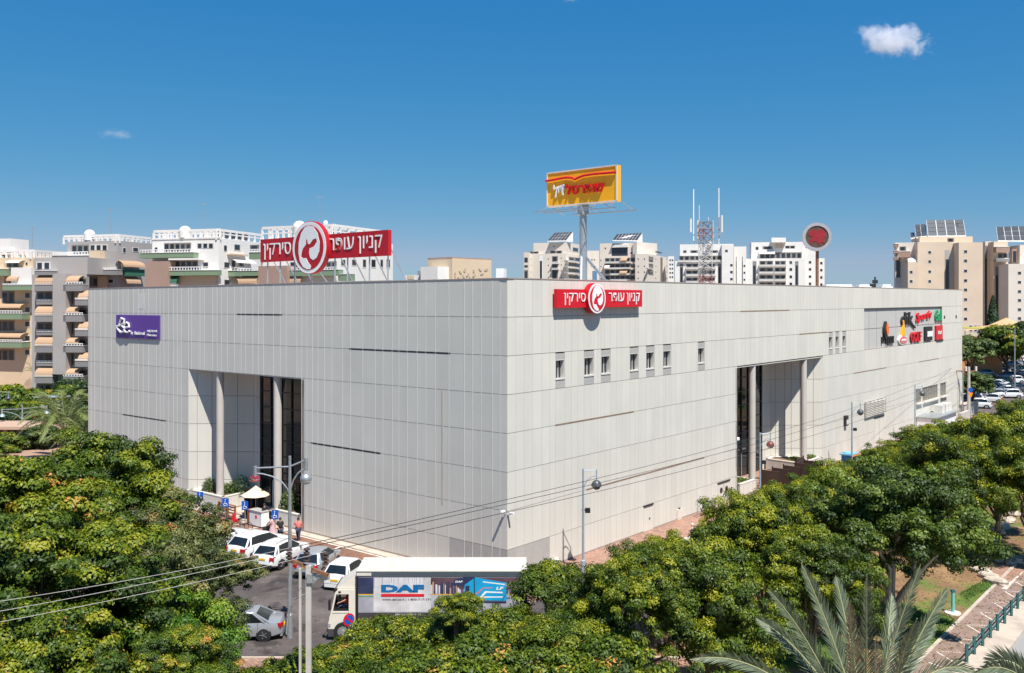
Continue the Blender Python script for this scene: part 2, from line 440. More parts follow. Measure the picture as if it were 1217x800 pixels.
# near pavement on this side of the car park
st(MB().prism([(-75,36),(6,36),(9,44.3),(-75,44.3)], -0.04, 0.11), 'near_pavement', M['pink_paver'])
st(MB().box((-33,44.37,0.05),(84,0.13,0.17)), 'near_kerb', M['kerb'])
# verge with the street trees, path, road edge and road
st(MB().fbox(FR,-30,190,-0.04,0.10,11.2,23.0), 'verge', M['verge'])
st(MB().fbox(FR,-30,190,-0.03,0.13,11.06,11.19), 'far_kerb', M['kerb'])
st(MB().fbox(FR,-30,60,-0.03,0.145,23.01,23.2), 'path_edging', M['kerb'])
st(MB().fbox(FR,-30,60,-0.04,0.105,23.21,24.7), 'footpath', ground_mat('grey_pink_pavers', (0.30,0.215,0.18), [((0.22,0.155,0.13),0.45,0.65,0.3,0.7)], 1.0, 0.9, 0.1, brick=(0.3,0.15,R(50),(0.65,0.6,0.55),0.012)))
st(MB().fbox(FR,-30,60,-0.04,0.13,24.71,26.1), 'road_verge_strip', M['kerb'])
st(stripF(FR,-40,60,26.1,36,0.0), 'near_road', M['pale_road'])
lw = MB()
L5 = [(215,672),(325,597),(395,513),(475,440),(548,378),(617,312),(684,256)]
def z5(p, z=0.112): return gp(1070+p[0]/5.0, 640+p[1]/5.0, z)
def stripe(mb, p, q, wd=0.07):
    n_ = (q-p).normalized().cross(Vector((0,0,1)))*wd
    mb.add([p-n_,p+n_,q+n_,q-n_],[(0,1,2,3)])
for i, p in enumerate(L5):
    a = z5(p); t_ = (a.xy - C0).dot(eR); d_ = (a.xy - C0).dot(oR)
    b = z5((p[0]+150*(1-0.07*i), p[1]+5))
    for k in range(9):
        stripe(lw, a.lerp(b,k/9.0), a.lerp(b,(k+0.6)/9.0), 0.045)
    c_ = z5((p[0]+165*(1-0.08*i), p[1]+100*(1-0.08*i)))
    stripe(lw, a, c_, 0.05)
stripe(lw, z5((617,300)), z5((760,150)), 0.14)
stripe(lw, z5((170,737)), z5((330,790)), 0.05)
st(lw, 'path_markings', M['marking'])
# branch path that crosses the verge
bp_ = [(1163,661),(1180,668),(1200,672),(1217,673),(1300,670),(1300,600),(1320,640),(1220,676),(1193,700),(1176,690),(1164,680)]
bp_ = [(1163,661),(1180,668),(1200,672),(1217,673),(1290,662),(1290,690),(1222,676),(1194,699),(1178,690),(1164,680)]
st(MB().prism([gp(x,y)[:2] for x,y in bp_], 0.05, 0.116), 'crossing_path', M['pink_paver'])
lawn = MB()
for pl in ([(1118,757),(1108,771),(1085,768),(1078,740),(1090,728),(1128,733),(1138,741)], [(1186,694),(1176,702),(1150,716),(1140,708),(1165,694),(1180,690)], [(900,790),(1000,800),(1010,760),(930,756)]):
    lawn.add([(*gp(x,y,0.11)[:2],0.113) for x,y in pl], [tuple(range(len(pl)))])
st(lawn, 'lawn', M['lawn'])
# grass blades on the lawn (nobody could count them)
gb = MB(); V_=[]; F_=[]
def in_poly(x,y,P):
    c=False; j=len(P)-1
    for i in range(len(P)):
        if (P[i][1]>y)!=(P[j][1]>y) and x < (P[j][0]-P[i][0])*(y-P[i][1])/(P[j][1]-P[i][1])+P[i][0]: c = not c
        j=i
    return c
for pl in ([(1118,757),(1108,771),(1085,768),(1078,740),(1090,728),(1128,733),(1138,741)], [(1186,694),(1176,702),(1150,716),(1140,708),(1165,694),(1180,690)],[(900,790),(1000,800),(1010,760),(930,756)]):
    P = [gp(x,y)[:2] for x,y in pl]
    xs=[p[0] for p in P]; ys=[p[1] for p in P]
    for k in range(9000):
        x=random.uniform(min(xs)-.3,max(xs)+.3); y=random.uniform(min(ys)-.3,max(ys)+.3)
        if not in_poly(x,y,P): continue
        a=random.uniform(0,2*PI); hgt=random.uniform(.05,.13); o_=len(V_)
        V_ += [(x-.02*math.cos(a),y-.02*math.sin(a),.11),(x+.02*math.cos(a),y+.02*math.sin(a),.11),(x+random.uniform(-.05,.05),y+random.uniform(-.05,.05),.11+hgt)]
        F_.append((o_,o_+1,o_+2))
gb.v=V_; gb.f=F_; gb.m=[0]*len(F_)
tag(gb.build('grass', mat('grass_blades', (0.10,0.18,0.03), 0.8, rnd=0.45, var=0.2)), 'short green grass on the verge beside the footpath', 'grass', kind='stuff')
# plaza on the left
st(MB().sheet([(-150,80),(-42,84),(-42,104),(-60,240),(-190,240)], 0.02), 'plaza', ground_mat('plaza_pavers', (0.30,0.17,0.12), [((0.40,0.26,0.19),0.45,0.65,0.08,0.8),((0.22,0.13,0.10),0.55,0.7,0.2,0.7)], 1.0))
pg = MB()
for pl in ([(-20,498),(30,497),(38,503),(40,507),(-20,509)], [(-30,482),(60,480),(60,486),(-30,488)], [(40,468),(75,467),(80,473),(50,476)],[(-30,470),(36,468),(20,478),(-30,480)]):
    pg.add([(*gp(x,y)[:2],0.05) for x,y in pl],[tuple(range(len(pl)))])
st(pg, 'plaza_lawn', M['lawn'])

# ================================================================ MALL
mall = thing('mall_building', 'huge windowless white clad shopping mall with two tall recessed corner entrances', 'mall', (C0.x, C0.y, 0), world=True)
PANEL_T = 0.05
def rsub(rects, hole):
    out = []
    h0,h1,g0,g1 = hole
    for (a,b,c,d) in rects:
        if h1 <= a+1e-6 or h0 >= b-1e-6 or g1 <= c+1e-6 or g0 >= d-1e-6: out.append((a,b,c,d)); continue
        if c < g0: out.append((a,b,c,g0))
        if d > g1: out.append((a,b,g1,d))
        lo, hi = max(c,g0), min(d,g1)
        if a < h0: out.append((a,h0,lo,hi))
        if b > h1: out.append((h1,b,lo,hi))
    return out
def pxr(fc, x0, x1): return sorted((fc.t(x0), fc.t(x1)))
# window positions on the street front
wins = [(660,671.3),(694,706),(714.3,725.7),(748.5,759),(767.8,778),(788,797.7),(829.4,837.6),(985,989.6),(993,997.4),(1001.2,1005.6)]
holesR = []
winT = []
for a,b in wins:
    t0,t1 = pxr(FR,a,b); winT.append((t0,t1)); holesR.append((t0,t1,11.65,14.04))
T_R = (31.06, 50.6)
holesR.append((T_R[0],T_R[1],-1,11.65))
bill = (*pxr(FR,1027,1119.7),11.65,16.435); holesR.append(bill)
louv = (*pxr(FR,1027,1050.5), FR.z(1038.7,493.2), FR.z(1038.7,476)); holesR.append(louv)
lwA = (*pxr(FR,1088.6,1095), 0,0); 
zt_ = FR.z(1100,460.2); zb_ = FR.z(1100,476.2)
lwin = [(*pxr(FR,1088.6,1094.8),zb_,zt_),(*pxr(FR,1096.6,1114.6),zb_,zt_),(*pxr(FR,1117.5,1124.5),zb_,zt_)]
holesR += lwin
holesL = [(20.0,35.35,-1,11.65)]
# dark louvre fields at the foot of the corner
lowL = (0.35, FL.t(540), 0.03, 2.07); lowR = (0.3, FR.t(649), 0.03, 2.07)
def joints(L, sizes, holes, first=()):
    ts = [0.0]
    for f_ in first: ts.append(f_)
    while ts[-1] < L-1.2: ts.append(ts[-1] + random.choice(sizes))
    ts.append(L)
    edges = sorted({e for h in holes for e in h[:2]})
    ts = [t for t in ts if all(abs(t-e) > 0.28 for e in edges) or t in (0.0, L)]
    return sorted(set(ts + edges))
firstL = [FL.t(x) for x in (594,584.7,571.6,561.5,551.8,533.4,517.6,506,495.6,484,474,466,455,446)]
JL = joints(LEN_L, [0.62,0.66,0.72,0.85,0.95,1.2,1.3], holesL, firstL)
JR = joints(LEN_R, [0.74,0.78,0.82,0.82,0.98], [h for h in holesR if h not in lwin and h is not louv])
cells = []
for fc, J, holes, ex in ((FL,JL,holesL,[lowL]),(FR,JR,holesR,[lowR])):
    for i in range(len(J)-1):
        for r in range(8):
            rs = [(J[i],J[i+1],ROWS[r],ROWS[r+1])]
            for h in holes: rs = rsub(rs, h)
            for q in rs:
                if q[1]-q[0] < 0.12 or q[3]-q[2] < 0.12: continue
                cells.append((fc, q, any(q[0] < e[1]-.3 and q[2] < e[3]-.3 for e in ex)))
def parea(fc, q):
    P = [fc.w(q[0],q[2]), fc.w(q[1],q[2]), fc.w(q[0],q[3])]
    p = [((v.x/v.y)*F, (v.z-H)/v.y*F) for v in P]
    return abs(p[1][0]-p[0][0]) * abs(p[2][1]-p[0][1])
cells.sort(key=lambda c: -parea(c[0], c[1]))
def panel(mb, fc, q, mi=0):
    g = 0.013
    top = 0.0
    mb.fbox(fc, q[0]+g, q[1]-g, q[2]+0.016, q[3]-0.016, -PANEL_T, 0.0, mi)
restL = MB(); cnt = 0
for fc, q, low in cells:
    if cnt < 286 or low:
        mb = MB(); panel(mb, fc, q)
        mb.build('cladding_panel', M['grey_panel'] if low else M['panel'], mall); cnt += 1
    else: panel(restL, fc, q)
tag(restL.build('cladding_panels', M['panel'], mall), kind='stuff')
# vertical cover profiles
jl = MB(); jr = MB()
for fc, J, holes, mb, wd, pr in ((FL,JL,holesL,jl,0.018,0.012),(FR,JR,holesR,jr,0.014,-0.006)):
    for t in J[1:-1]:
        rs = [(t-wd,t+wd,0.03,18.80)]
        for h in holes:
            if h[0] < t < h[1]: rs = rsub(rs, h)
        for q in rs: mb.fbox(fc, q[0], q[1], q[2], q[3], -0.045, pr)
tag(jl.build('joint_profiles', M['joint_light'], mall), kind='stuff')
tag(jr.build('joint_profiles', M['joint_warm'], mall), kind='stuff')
# wall skin behind the panels
def skin(fc, L, holes, t_start):
    mb = MB()
    ts = sorted({t_start, L} | {e for h in holes for e in h[:2]})
    zs = sorted({0.0, 18.80} | {max(e,0.0) for h in holes for e in h[2:]})
    for i in range(len(ts)-1):
        for j in range(len(zs)-1):
            tc_, zc = (ts[i]+ts[i+1])/2, (zs[j]+zs[j+1])/2
            if any(h[0] < tc_ < h[1] and h[2] < zc < h[3] for h in holes): continue
            mb.fbox(fc, ts[i], ts[i+1], zs[j], zs[j+1], -0.5, -PANEL_T-0.002)
    return mb
skin(FL, LEN_L-0.02, holesL, 0.08).build('wall', M['joint_dark'], mall)
skin(FR, LEN_R-0.02, holesR, 0.04).build('wall', M['joint_dark'], mall)
# solid core, upper and lower
def W2(fc, t, d): return tuple(fc.w(t,0,d)[:2])
core_c = (C0 - oL*0.5 - oR*0.5)
backL = FL.w(LEN_L-0.03,0,-0.5); backR = FR.w(LEN_R-0.03,0,-0.5)
bl2 = FL.w(LEN_L-0.03,0,-78); br2 = (backR.x - 38, backR.y + 34)
MB().prism([core_c, backR[:2], br2, (bl2.x,bl2.y), backL[:2]], 11.66, 18.30).build('roof_block', M['offwhite'], mall)
low = [core_c, W2(FR,T_R[0],-0.5), W2(FR,T_R[0],-4.14-0.3), W2(FR,47.1,-4.14-0.3), W2(FR,50.6,-0.5), backR[:2], br2, (bl2.x,bl2.y), backL[:2],
       W2(FL,35.35,-0.5), W2(FL,30.96,-3.56-0.3), W2(FL,20,-3.56-0.3), W2(FL,20,-0.5)]
MB().prism(low, 0.0, 11.655).build('wall', M['joint_dark'], mall)
# recess soffits
MB().prism([W2(FL,35.3,-0.06), W2(FL,31.0,-3.6), W2(FL,20.02,-3.6), W2(FL,20.02,-0.06)], 11.50, 11.63).build('soffit', M['panel'], mall)
MB().prism([W2(FR,31.1,-0.06), W2(FR,31.1,-4.2), W2(FR,47.1,-4.2), W2(FR,50.5,-0.06)], 11.53, 11.63).build('soffit', M['panel'], mall)
# recess walls with big panels
def rwall(fc, L, xs, zs, th=0.28, stag=None):
    MB().fbox(fc, 0, L, 0, 11.5, -th, -0.02).build('recess_wall', M['joint_dark'], mall)
    for i in range(len(xs)-1):
        for j in range(len(zs)-1):
            MB().fbox(fc, xs[i]+0.02, xs[i+1]-0.02, zs[j]+0.02, zs[j+1]-0.02, -0.02, 0.02).build('cladding_panel', M['panel'], mall)
zr = [0.1,2.07,4.465,6.86,9.255,11.5]
PA = FL.w(35.35,0,0); PB = FL.w(30.96,0,-3.56); LA = (PB-PA).length
FLA = Face(PA, (PB-PA), (0.02,-1))
FLA.o = Vector((FLA.e.y, -FLA.e.x))
xt = [0.0] + [FLA.t(x) for x in (234.5,252.2,265.5,282.5)] + [LA]
rwall(FLA, LA, xt, zr)
FLB = Face(FL.w(30.96,0,-3.56), -eL, oL)
rwall(FLB, 1.0, [0,0.5,1.0], zr)
QA = FR.w(47.1,0,-4.14); QB = FR.w(50.6,0,0); LQ = (QB-QA).length
FRA = Face(QA, (QB-QA), (0,-1)); FRA.o = Vector((FRA.e.y, -FRA.e.x))
rwall(FRA, LQ, [0.0] + [FRA.t(x) for x in (921.5,932.5,940.3,950.5,958.5,966.5)] + [LQ], zr)
FRB = Face(FR.w(44.9,0,-4.14), eR, oR)
rwall(FRB, 2.2, [0,0.75,1.5,2.2], zr)
# near reveals, seen from other positions
FLC = Face(FL.w(20.0,0,0), -oL, eL); rwall(FLC, 3.56, [0,1.2,2.4,3.56], zr)
FRC = Face(FR.w(31.06,0,0), -oR, eR); rwall(FRC, 4.14, [0,1.4,2.8,4.14], zr)
# glass walls
def glasswall(fc, t0, t1, d, n, name='glass_wall'):
    g = MB().fbox(fc, t0, t1, 0.12, 11.5, d-0.06, d-0.02).build(name, M['glass'], mall)
    st_ = (t1-t0)/n
    for i in range(n+1):
        t = t0 + i*st_
        wd = 0.11 if i in (0, n) else 0.05
        MB().fbox(fc, t-wd, t+wd, 0.12, 11.5, d-0.02, d+0.09).build('mullion', M['frame_dark'], g)
    for z in (2.45,3.1,4.45,5.8,7.15,8.5,9.85,11.0):
        MB().fbox(fc, t0, t1, z-0.035, z+0.035, d-0.018, d+0.06).build('transom', M['frame_dark'], g)
    return g
glasswall(FL, 20.25, 29.95, -3.56, 7)
glasswall(FR, 31.3, 44.85, -4.14, 9)
for fc, ts, d in ((FL,(23.6,25.1,26.6,28.1),-3.40),(FR,(35.2,36.8,38.4,40.0),-3.98)):
    for t in ts:
        MB().fbox(fc, t-0.04, t+0.04, 0.12, 2.4, d, d+0.06).build('door_frame', M['bluegrey'], mall)
# round columns
for fc, px_, dd in ((FL,261.6,-0.42),(FL,330.0,-0.42),(FR,893.8,-0.40),(FR,955.0,-0.40)):
    t = fc.t(px_, dd); p = fc.w(t,0,dd)
    MB().tube([(p.x,p.y,0.1),(p.x,p.y,11.58)], 0.315, 28, cap=True).build('column', M['column'], mall, smooth=True)
# windows of the street front
for (t0,t1) in winT:
    wd = MB(); z1, z2 = 12.27, 13.50
    top = MB().fbox(FR, t0+0.02, t1-0.02, z2+0.05, 13.96, -0.06, -0.012).build('window_panel', M['grey_panel'], mall)
    MB().fbox(FR, t0+0.02, t1-0.02, 11.67, z1-0.05, -0.06, -0.012).build('window_panel', M['grey_panel'], mall)
    MB().fbox(FR, t0+0.02, t1-0.02, 13.96, 14.03, -0.35, -0.30).build('window_slot', M['frame_dark'], mall)
    fr = MB()
    fr.fbox(FR, t0+0.02, t0+0.08, z1, z2, -0.36, -0.02).fbox(FR, t1-0.08, t1-0.02, z1, z2, -0.36, -0.02)
    fr.fbox(FR, t0+0.02, t1-0.02, z1-0.05, z1+0.04, -0.36, 0.03).fbox(FR, t0+0.02, t1-0.02, z2, z2+0.05, -0.36, -0.01)
    tm = t0 + (t1-t0)*0.62
    fr.fbox(FR, tm-0.03, tm+0.03, z1+0.04, z2, -0.34, -0.27)
    f_ = fr.build('window_frame', M['frame_white'], mall)
    MB().fbox(FR, t0+0.08, t1-0.08, z1+0.04, z2, -0.34, -0.31).build('pane', M['glass_far'], f_)
    MB().fbox(FR, t0, t1, 11.65, 14.04, -0.5, -0.42).build('window_back', M['frame_dark'], mall)
# grey billboard field at the far end
bb = MB().fbox(FR, bill[0], bill[1], bill[2], bill[3], -0.5, -0.30).build('sign_field', M['grey_panel'], mall)
bt = [bill[0]] + [FR.t(x) for x in (1035,1044,1067,1090,1106)] + [bill[1]]
for i in range(len(bt)-1):
    for (za,zc) in ((11.65,14.04),(14.04,16.30)):
        MB().fbox(FR, bt[i]+0.06, bt[i+1]-0.06, za+0.04, zc-0.04, -0.30, -0.22).build('field_panel', mat('field_panel_grey' , (0.48,0.465,0.44), 0.6) if 'fpg' not in M else M['fpg'], bb)
        M.setdefault('fpg', bpy.data.materials['field_panel_grey'])
# louvre box and shutter door under it
lb = MB().fbox(FR, louv[0], louv[1], louv[2], louv[3], -0.5, -0.3).build('vent_box', M['joint_warm'], mall)
zz = louv[2]
while zz < louv[3]-0.1:
    MB().fbox(FR, louv[0], louv[1], zz, zz+0.10, -0.1, 0.22).build('louvre_slat', M['offwhite'], lb); zz += 0.19
for i in range(6):
    t = louv[0] + (louv[1]-louv[0])*i/5.0
    MB().fbox(FR, t-0.03, t+0.03, louv[2], louv[3], 0.1, 0.25).build('louvre_post', M['joint_warm'], lb)
# high window band of the service yard
for (a,b,c,d) in lwin:
    bk = MB().fbox(FR, a, b, c, d, -0.5, -0.42).build('service_window', M['frame_dark'], mall)
    n = max(3, int((b-a)/0.75))
    for i in range(n+1):
        t = a + (b-a)*i/n
        MB().fbox(FR, t-0.055, t+0.055, c, d, -0.3, -0.05).build('louvre_post', M['joint_warm'], bk)
    MB().fbox(FR, a, b, (c+d)/2-0.05, (c+d)/2+0.05, -0.4, -0.31).build('louvre_rail', M['slot'], bk)
    MB().fbox(FR, a-0.05, b+0.05, c-0.18, c, -0.05, 0.35).build('window_sill', M['offwhite'], mall)
def facebox(fc, x0, x1, ymid_x, y0, y1, d0, d1, name, m, parent=mall):
    t0, t1 = pxr(fc, x0, x1); z1 = fc.z(ymid_x, y0); z0 = fc.z(ymid_x, y1)
    return MB().fbox(fc, t0, t1, max(z0,0.02), z1, d0, d1).build(name, m, parent), (t0,t1,z0,z1)
# thin open slots between panel rows
for fc, x0, x1, zrow in ((FL,282,335,16.435),(FL,415,535,14.04),(FL,146,197,6.86),(FL,370,452,6.86),(FR,660,753,9.255),(FR,697,837,4.465),(FR,880,938,16.435),(FR,950,984,14.04),(FR,1015,1053,9.255),(FR,1092,1116,9.255)):
    t0,t1 = pxr(fc,x0,x1)
    MB().fbox(fc, t0, t1, zrow-0.055, zrow+0.055, -0.03, 0.008).build('open_joint', M['frame_dark'] if fc is FL else M['slot'], mall)
for x0,y0,y1 in ((525.6,463.5,600),):
    t = FL.t(x0); MB().fbox(FL, t-0.05, t+0.05, FL.z(x0,y1), 11.6, -0.03, 0.012).build('open_joint', M['kerb'], mall)
# service doors
def mdoor(x0,x1,xm,y0,y1,ports=0,double=False):
    t0,t1 = pxr(FR,x0,x1); z1 = FR.z(xm,y0); z0 = 0.14
    d = MB().fbox(FR,t0,t1,z0,z1,0.002,0.03).build('door', M['panel'] , mall)
    MB().fbox(FR,t0-0.08,t1+0.08,z1,z1+0.10,0.0,0.10).build('door_hood', M['frame_dark'], d)
    tm = (t0+t1)/2
    for (a,b) in ((t0-0.06,t0),(t1,t1+0.06)): MB().fbox(FR,a,b,z0,z1,0.001,0.05).build('door_frame', M['offwhite'], d)
    if double: MB().fbox(FR,tm-0.015,tm+0.015,z0,z1,0.03,0.036).build('door_gap', M['frame_dark'], d)
    MB().fbox(FR,tm+0.10,tm+0.22,1.0,1.08,0.03,0.09).build('handle', M['frame_dark'], d)
    for k in range(ports):
        tp = t0 + (t1-t0)*(0.27+0.46*k)
        p = FR.w(tp, z1-0.62, 0.03); q = FR.w(tp, z1-0.62, 0.06)
        MB().tube([p,q], 0.24, 18).build('porthole', M['glass'], d)
mdoor(765,775,770,601,626)
mdoor(853,866.5,860,573,600, ports=2, double=True)
mdoor(1039,1050,1044,496,512, double=True)
# roof coping
MB().fbox(FL, -0.06, LEN_L+0.05, 18.81, 18.87, -0.6, 0.03).fbox(FR, -0.06, LEN_R+0.05, 18.81, 18.87, -0.6, 0.03).build('coping', M['joint_dark'], mall)
# dark plinth line
MB().fbox(FL, 0.02, LEN_L, 0.0, 0.20, -0.01, 0.012).fbox(FR, 0.3, LEN_R, 0.0, 0.22, -0.01, 0.012).build('plinth', M['joint_dark'], mall)
# small square holes beside the sign field
for x_,y_ in ((1122.5,377),(1136.3,376.5)):
    t = FR.t(x_); z = FR.z(x_,y_)
    MB().fbox(FR,t-0.35,t+0.35,z-0.22,z+0.22,-0.01,0.012).build('wall_opening', M['frame_dark'], mall)
# side wall of the far left end, seen edge on, and end wall
# pale rectangle where a sign was taken down
t0,t1 = pxr(FL,164.7,171.5)
MB().fbox(FL,t0,t1,FL.z(168,367),FL.z(168,349.5),0.001,0.014).build('patch_panel', M['joint_light'], mall)

# raised planters that carry the columns
def planter(fc, poly, label, zt=1.28):
    """poly in (t, d); walls of panels round a soil bed"""
    p0 = fc.w(poly[0][0],0,poly[0][1])
    pl = thing('planter', label, 'planter', (p0.x,p0.y,0.1), world=True)
    pts = [fc.w(t,0,d) for t,d in poly]
    n = len(pts)
    cx = sum((p for p in pts), Vector((0,0,0)))/n
    MB().prism([(p+(cx-p)*0.06)[:2] for p in pts], 0.1, zt-0.16).build('soil_bed', M['soil'], pl)
    for i in range(n):
        a, b = pts[i], pts[(i+1) % n]
        L = (b-a).length; e = (b-a).normalized(); o = Vector((e.y,-e.x))
        if (cx-a).xy.dot(o) > 0: o = -o
        f = Face(a, e, o)
        MB().fbox(f, 0, L, 0.1, zt-0.08, -0.22, -0.03).build('planter_wall', M['joint_warm'], pl)
        MB().fbox(f, -0.02, L+0.02, zt-0.08, zt, -0.26, 0.02).build('capping', M['offwhite'], pl)
        k = max(1, int(round(L/0.85)))
        for j in range(k):
            MB().fbox(f, L*j/k+0.015, L*(j+1)/k-0.015, 0.22, zt-0.10, -0.03, 0.0).build('planter_panel', M['panel'], pl)
    return pl
planter(FL, [(35.3,0.06),(30.15,0.06),(30.6,-3.3),(31.2,-3.4)], 'raised white planter under the left column of the nearer corner entrance')
planter(FL, [(23.6,0.06),(20.1,0.06),(20.1,-3.0),(23.0,-3.0)], 'raised white planter right of the parasol entrance, behind the man in pink')
planter(FR, [(31.3,0.06),(34.9,0.06),(34.6,-3.0),(31.3,-3.0)], 'raised white planter left of the brown screens at the street entrance')
planter(FR, [(45.0,0.06),(50.4,0.06),(47.2,-3.9),(45.4,-3.9)], 'raised white planter right of the brown screens at the street entrance')
# ================================================================ SIGNS ON THE MALL
class Rev:
    """a face read from its other end, so that t grows to the right as seen"""
    pass
EMB = [(500,118),(535,128),(565,180),(580,250),(577,320),(560,365),(535,382),(515,365),(506,325),(510,292),(540,280),(562,245),(558,220),(535,225),(518,250),(508,262),(498,255),(492,220),(484,225),(482,262),(462,290),(453,320),(448,352),(462,364),(485,364),(498,395),(520,428),(515,448),(490,448),(462,430),(440,385),(430,320),(432,240),(450,170),(475,130)]
EMB = [((x-503)/122.0, (285-y)/202.0) for x,y in EMB]
CROWN = []
def emblem(parent, fc, tc_, zc, r, d, thick, red, sgn=1):
    """round board with a fawn's head in a ring"""
    def circ(rad, n=44): return [(tc_ + sgn*rad*math.cos(2*PI*k/n), zc + rad*math.sin(2*PI*k/n)) for k in range(n)]
    bd = MB().fpoly(fc, circ(r), d, d+thick).build('round_board', M[red], parent)
    MB().fpoly(fc, circ(r*0.975), d+thick, d+thick+0.03).build('white_ring', M['white'], bd)
    MB().fpoly(fc, circ(r*0.84), d+thick+0.03, d+thick+0.05).build('red_disc', M[red], bd)
    MB().fpoly(fc, [(tc_+sgn*x*r, zc+y*r) for x,y in EMB], d+thick+0.05, d+thick+0.075).build('fawn_emblem', M['white'], bd)
    return bd

# --- big red sign on the roof, left front
TS = 1.2
dS = -2.6
tl = FL.t(309.5, dS); tr = FL.t(461.5, dS)
zl0, zl1 = FL.z(309.5,311,dS), FL.z(309.5,284.7,dS)
zr0, zr1 = FL.z(461.5,305,dS), FL.z(461.5,273.2,dS)
z0s, z1s = (zl0+zr0)/2, (zl1+zr1)/2
p0 = FL.w(tr,18.4,dS)
rs = thing('roof_sign', 'large dark red rooftop sign with round fawn emblem on a strutted frame', 'sign', p0, world=True)
tca = FL.t(350.5, dS); tcb = FL.t(387, dS)
b1 = MB().fbox(FL, tca+0.1, tl, z0s, z1s, dS-0.32, dS).build('sign_board', M['dark_red_sign'], rs)
b2 = MB().fbox(FL, tr, tcb-0.1, z0s+0.02, z1s+0.0, dS-0.32, dS).build('sign_board', M['dark_red_sign'], rs)
hz_ = z1s - z0s
MB().text("סירקין"[::-1], FL, FL.t(313.5,dS), FL.t(346,dS), z0s+hz_*0.10, z0s+hz_*0.80, dS+0.02, 0.04, bold=-0.006).build('lettering', M['white'], b1)
MB().text("קניון עופר"[::-1], FL, FL.t(391,dS), FL.t(454.5,dS), z0s+hz_*0.14, z0s+hz_*0.84, dS+0.02, 0.04, bold=-0.006).build('lettering', M['white'], b2)
for i in range(1,14):
    t = tr + (tl-tr)*i/14.0
    if tcb-0.3 < t < tca+0.3: continue
    MB().fbox(FL, t-0.012, t+0.012, z0s, z1s, dS, dS+0.012).build('board_seam', M['red_sign'], b1 if t > tca else b2)
tcm = FL.t(369, dS+0.3); zcm = FL.z(369, 294.4, dS+0.3); rr = (FL.z(369,262.9,dS+0.3)-FL.z(369,326,dS+0.3))/2
emblem(rs, FL, tcm, zcm, rr, dS+0.0, 0.42, 'dark_red_sign', -1)
for x_ in (316,331,348,368,396,411,437,459):
    t = FL.t(x_, dS)
    if abs(t-tcm) < 1.0: a_z = zcm-rr*0.9
    else: a_z = z0s+0.1
    MB().bar(FL.w(t,18.35,dS-0.16), FL.w(t,a_z+ (0.8 if abs(t-tcm)>=1 else 0),dS-0.2), 0.10).build('post', M['steel'], rs)
    MB().bar(FL.w(t,a_z+0.7,dS-0.3), FL.w(t-0.05,18.35,dS-2.4), 0.07).build('strut', M['steel'], rs)
MB().bar(FL.w(tr-0.2,18.95,dS-0.16), FL.w(tl+0.2,18.95,dS-0.16), 0.08).bar(FL.w(tr-0.8,18.75,dS-2.3), FL.w(tl+0.2,18.75,dS-2.3), 0.08).build('rail', M['steel'], rs)

# --- red sign on the street front
dW = 0.42
tl, tr = FR.t(662,dW), FR.t(763.2,dW)
z0s = (FR.z(662,366.3,dW)+FR.z(763.2,364.3,dW))/2; z1s = (FR.z(662,343.2,dW)+FR.z(763.2,345.2,dW))/2
fs = thing('facade_sign', 'bright red sign with round fawn emblem fixed high on the street front', 'sign', FR.w(tl,z0s,0), world=True)
ca, cb = FR.t(699.5,dW), FR.t(719.5,dW)
b1 = MB().fbox(FR, tl, ca+0.15, z0s, z1s, dW-0.25, dW).build('sign_board', M['red_sign'], fs)
b2 = MB().fbox(FR, cb-0.15, tr, z0s, z1s, dW-0.35, dW).build('sign_board', M['red_sign'], fs)
hz_ = z1s-z0s
MB().text("סירקין"[::-1], FR, FR.t(670,dW), FR.t(695.5,dW), z0s+hz_*0.14, z0s+hz_*0.80, dW+0.01, 0.035, bold=-0.004).build('lettering', M['white'], b1)
MB().text("קניון עופר"[::-1], FR, FR.t(723,dW), FR.t(760,dW), z0s+hz_*0.14, z0s+hz_*0.84, dW+0.01, 0.035, bold=-0.004).build('lettering', M['white'], b2)
emblem(fs, FR, FR.t(709.3,dW+0.2), FR.z(709.3,354.6,dW+0.2), (FR.z(709,336.4,dW)-FR.z(709,372.8,dW))/2, dW-0.25, 0.45, 'red_sign', 1)
for t in (tl+0.4, (tl+ca)/2, (cb+tr)/2, tr-0.4):
    MB().fbox(FR, t-0.05, t+0.05, z0s+0.2, z1s-0.2, 0.01, dW-0.34).build('bracket', M['steel'], fs)

# --- purple pharmacy sign
dP = 0.12
tl, tr = FL.t(138.0,dP), FL.t(189.3,dP)
z1s = FL.z(138,374.2,dP); z0s = FL.z(189.3,403.6,dP)
ps = thing('pharmacy_sign', 'purple pharmacy sign with raised white letters at the left end of the mall', 'sign', FL.w(tl,z0s,0), world=True)
pb = MB().fbox(FL, tr, tl, z0s, z1s, 0.01, dP).build('sign_board', M['purple'], ps)
hz_ = z1s-z0s
def lt(x): return tl + (tr-tl)*x
be = MB()
def tubeF(mb, fc, pts, rad, d, mi=0, n=8): return mb.tube([fc.w(t,z,d) for t,z in pts], rad, n, mi)
B3 = [(0.06,0.52),(0.13,0.86),(0.20,0.80),(0.19,0.66),(0.12,0.55),(0.02,0.50),(0.06,0.36),(0.12,0.24),(0.19,0.28),(0.21,0.42),(0.15,0.52)]
tubeF(be, FL, [(lt(x+0.025), z0s+hz_*y) for x,y in B3], 0.10, dP+0.10)
ce = [(0.24,0.44),(0.34,0.50),(0.33,0.63),(0.28,0.68),(0.235,0.60),(0.225,0.42),(0.25,0.27),(0.31,0.24),(0.345,0.32)]
tubeF(be, FL, [(lt(x), z0s+hz_*y) for x,y in ce], 0.09, dP+0.10)
be.build('lettering', M['white'], pb, smooth=True)
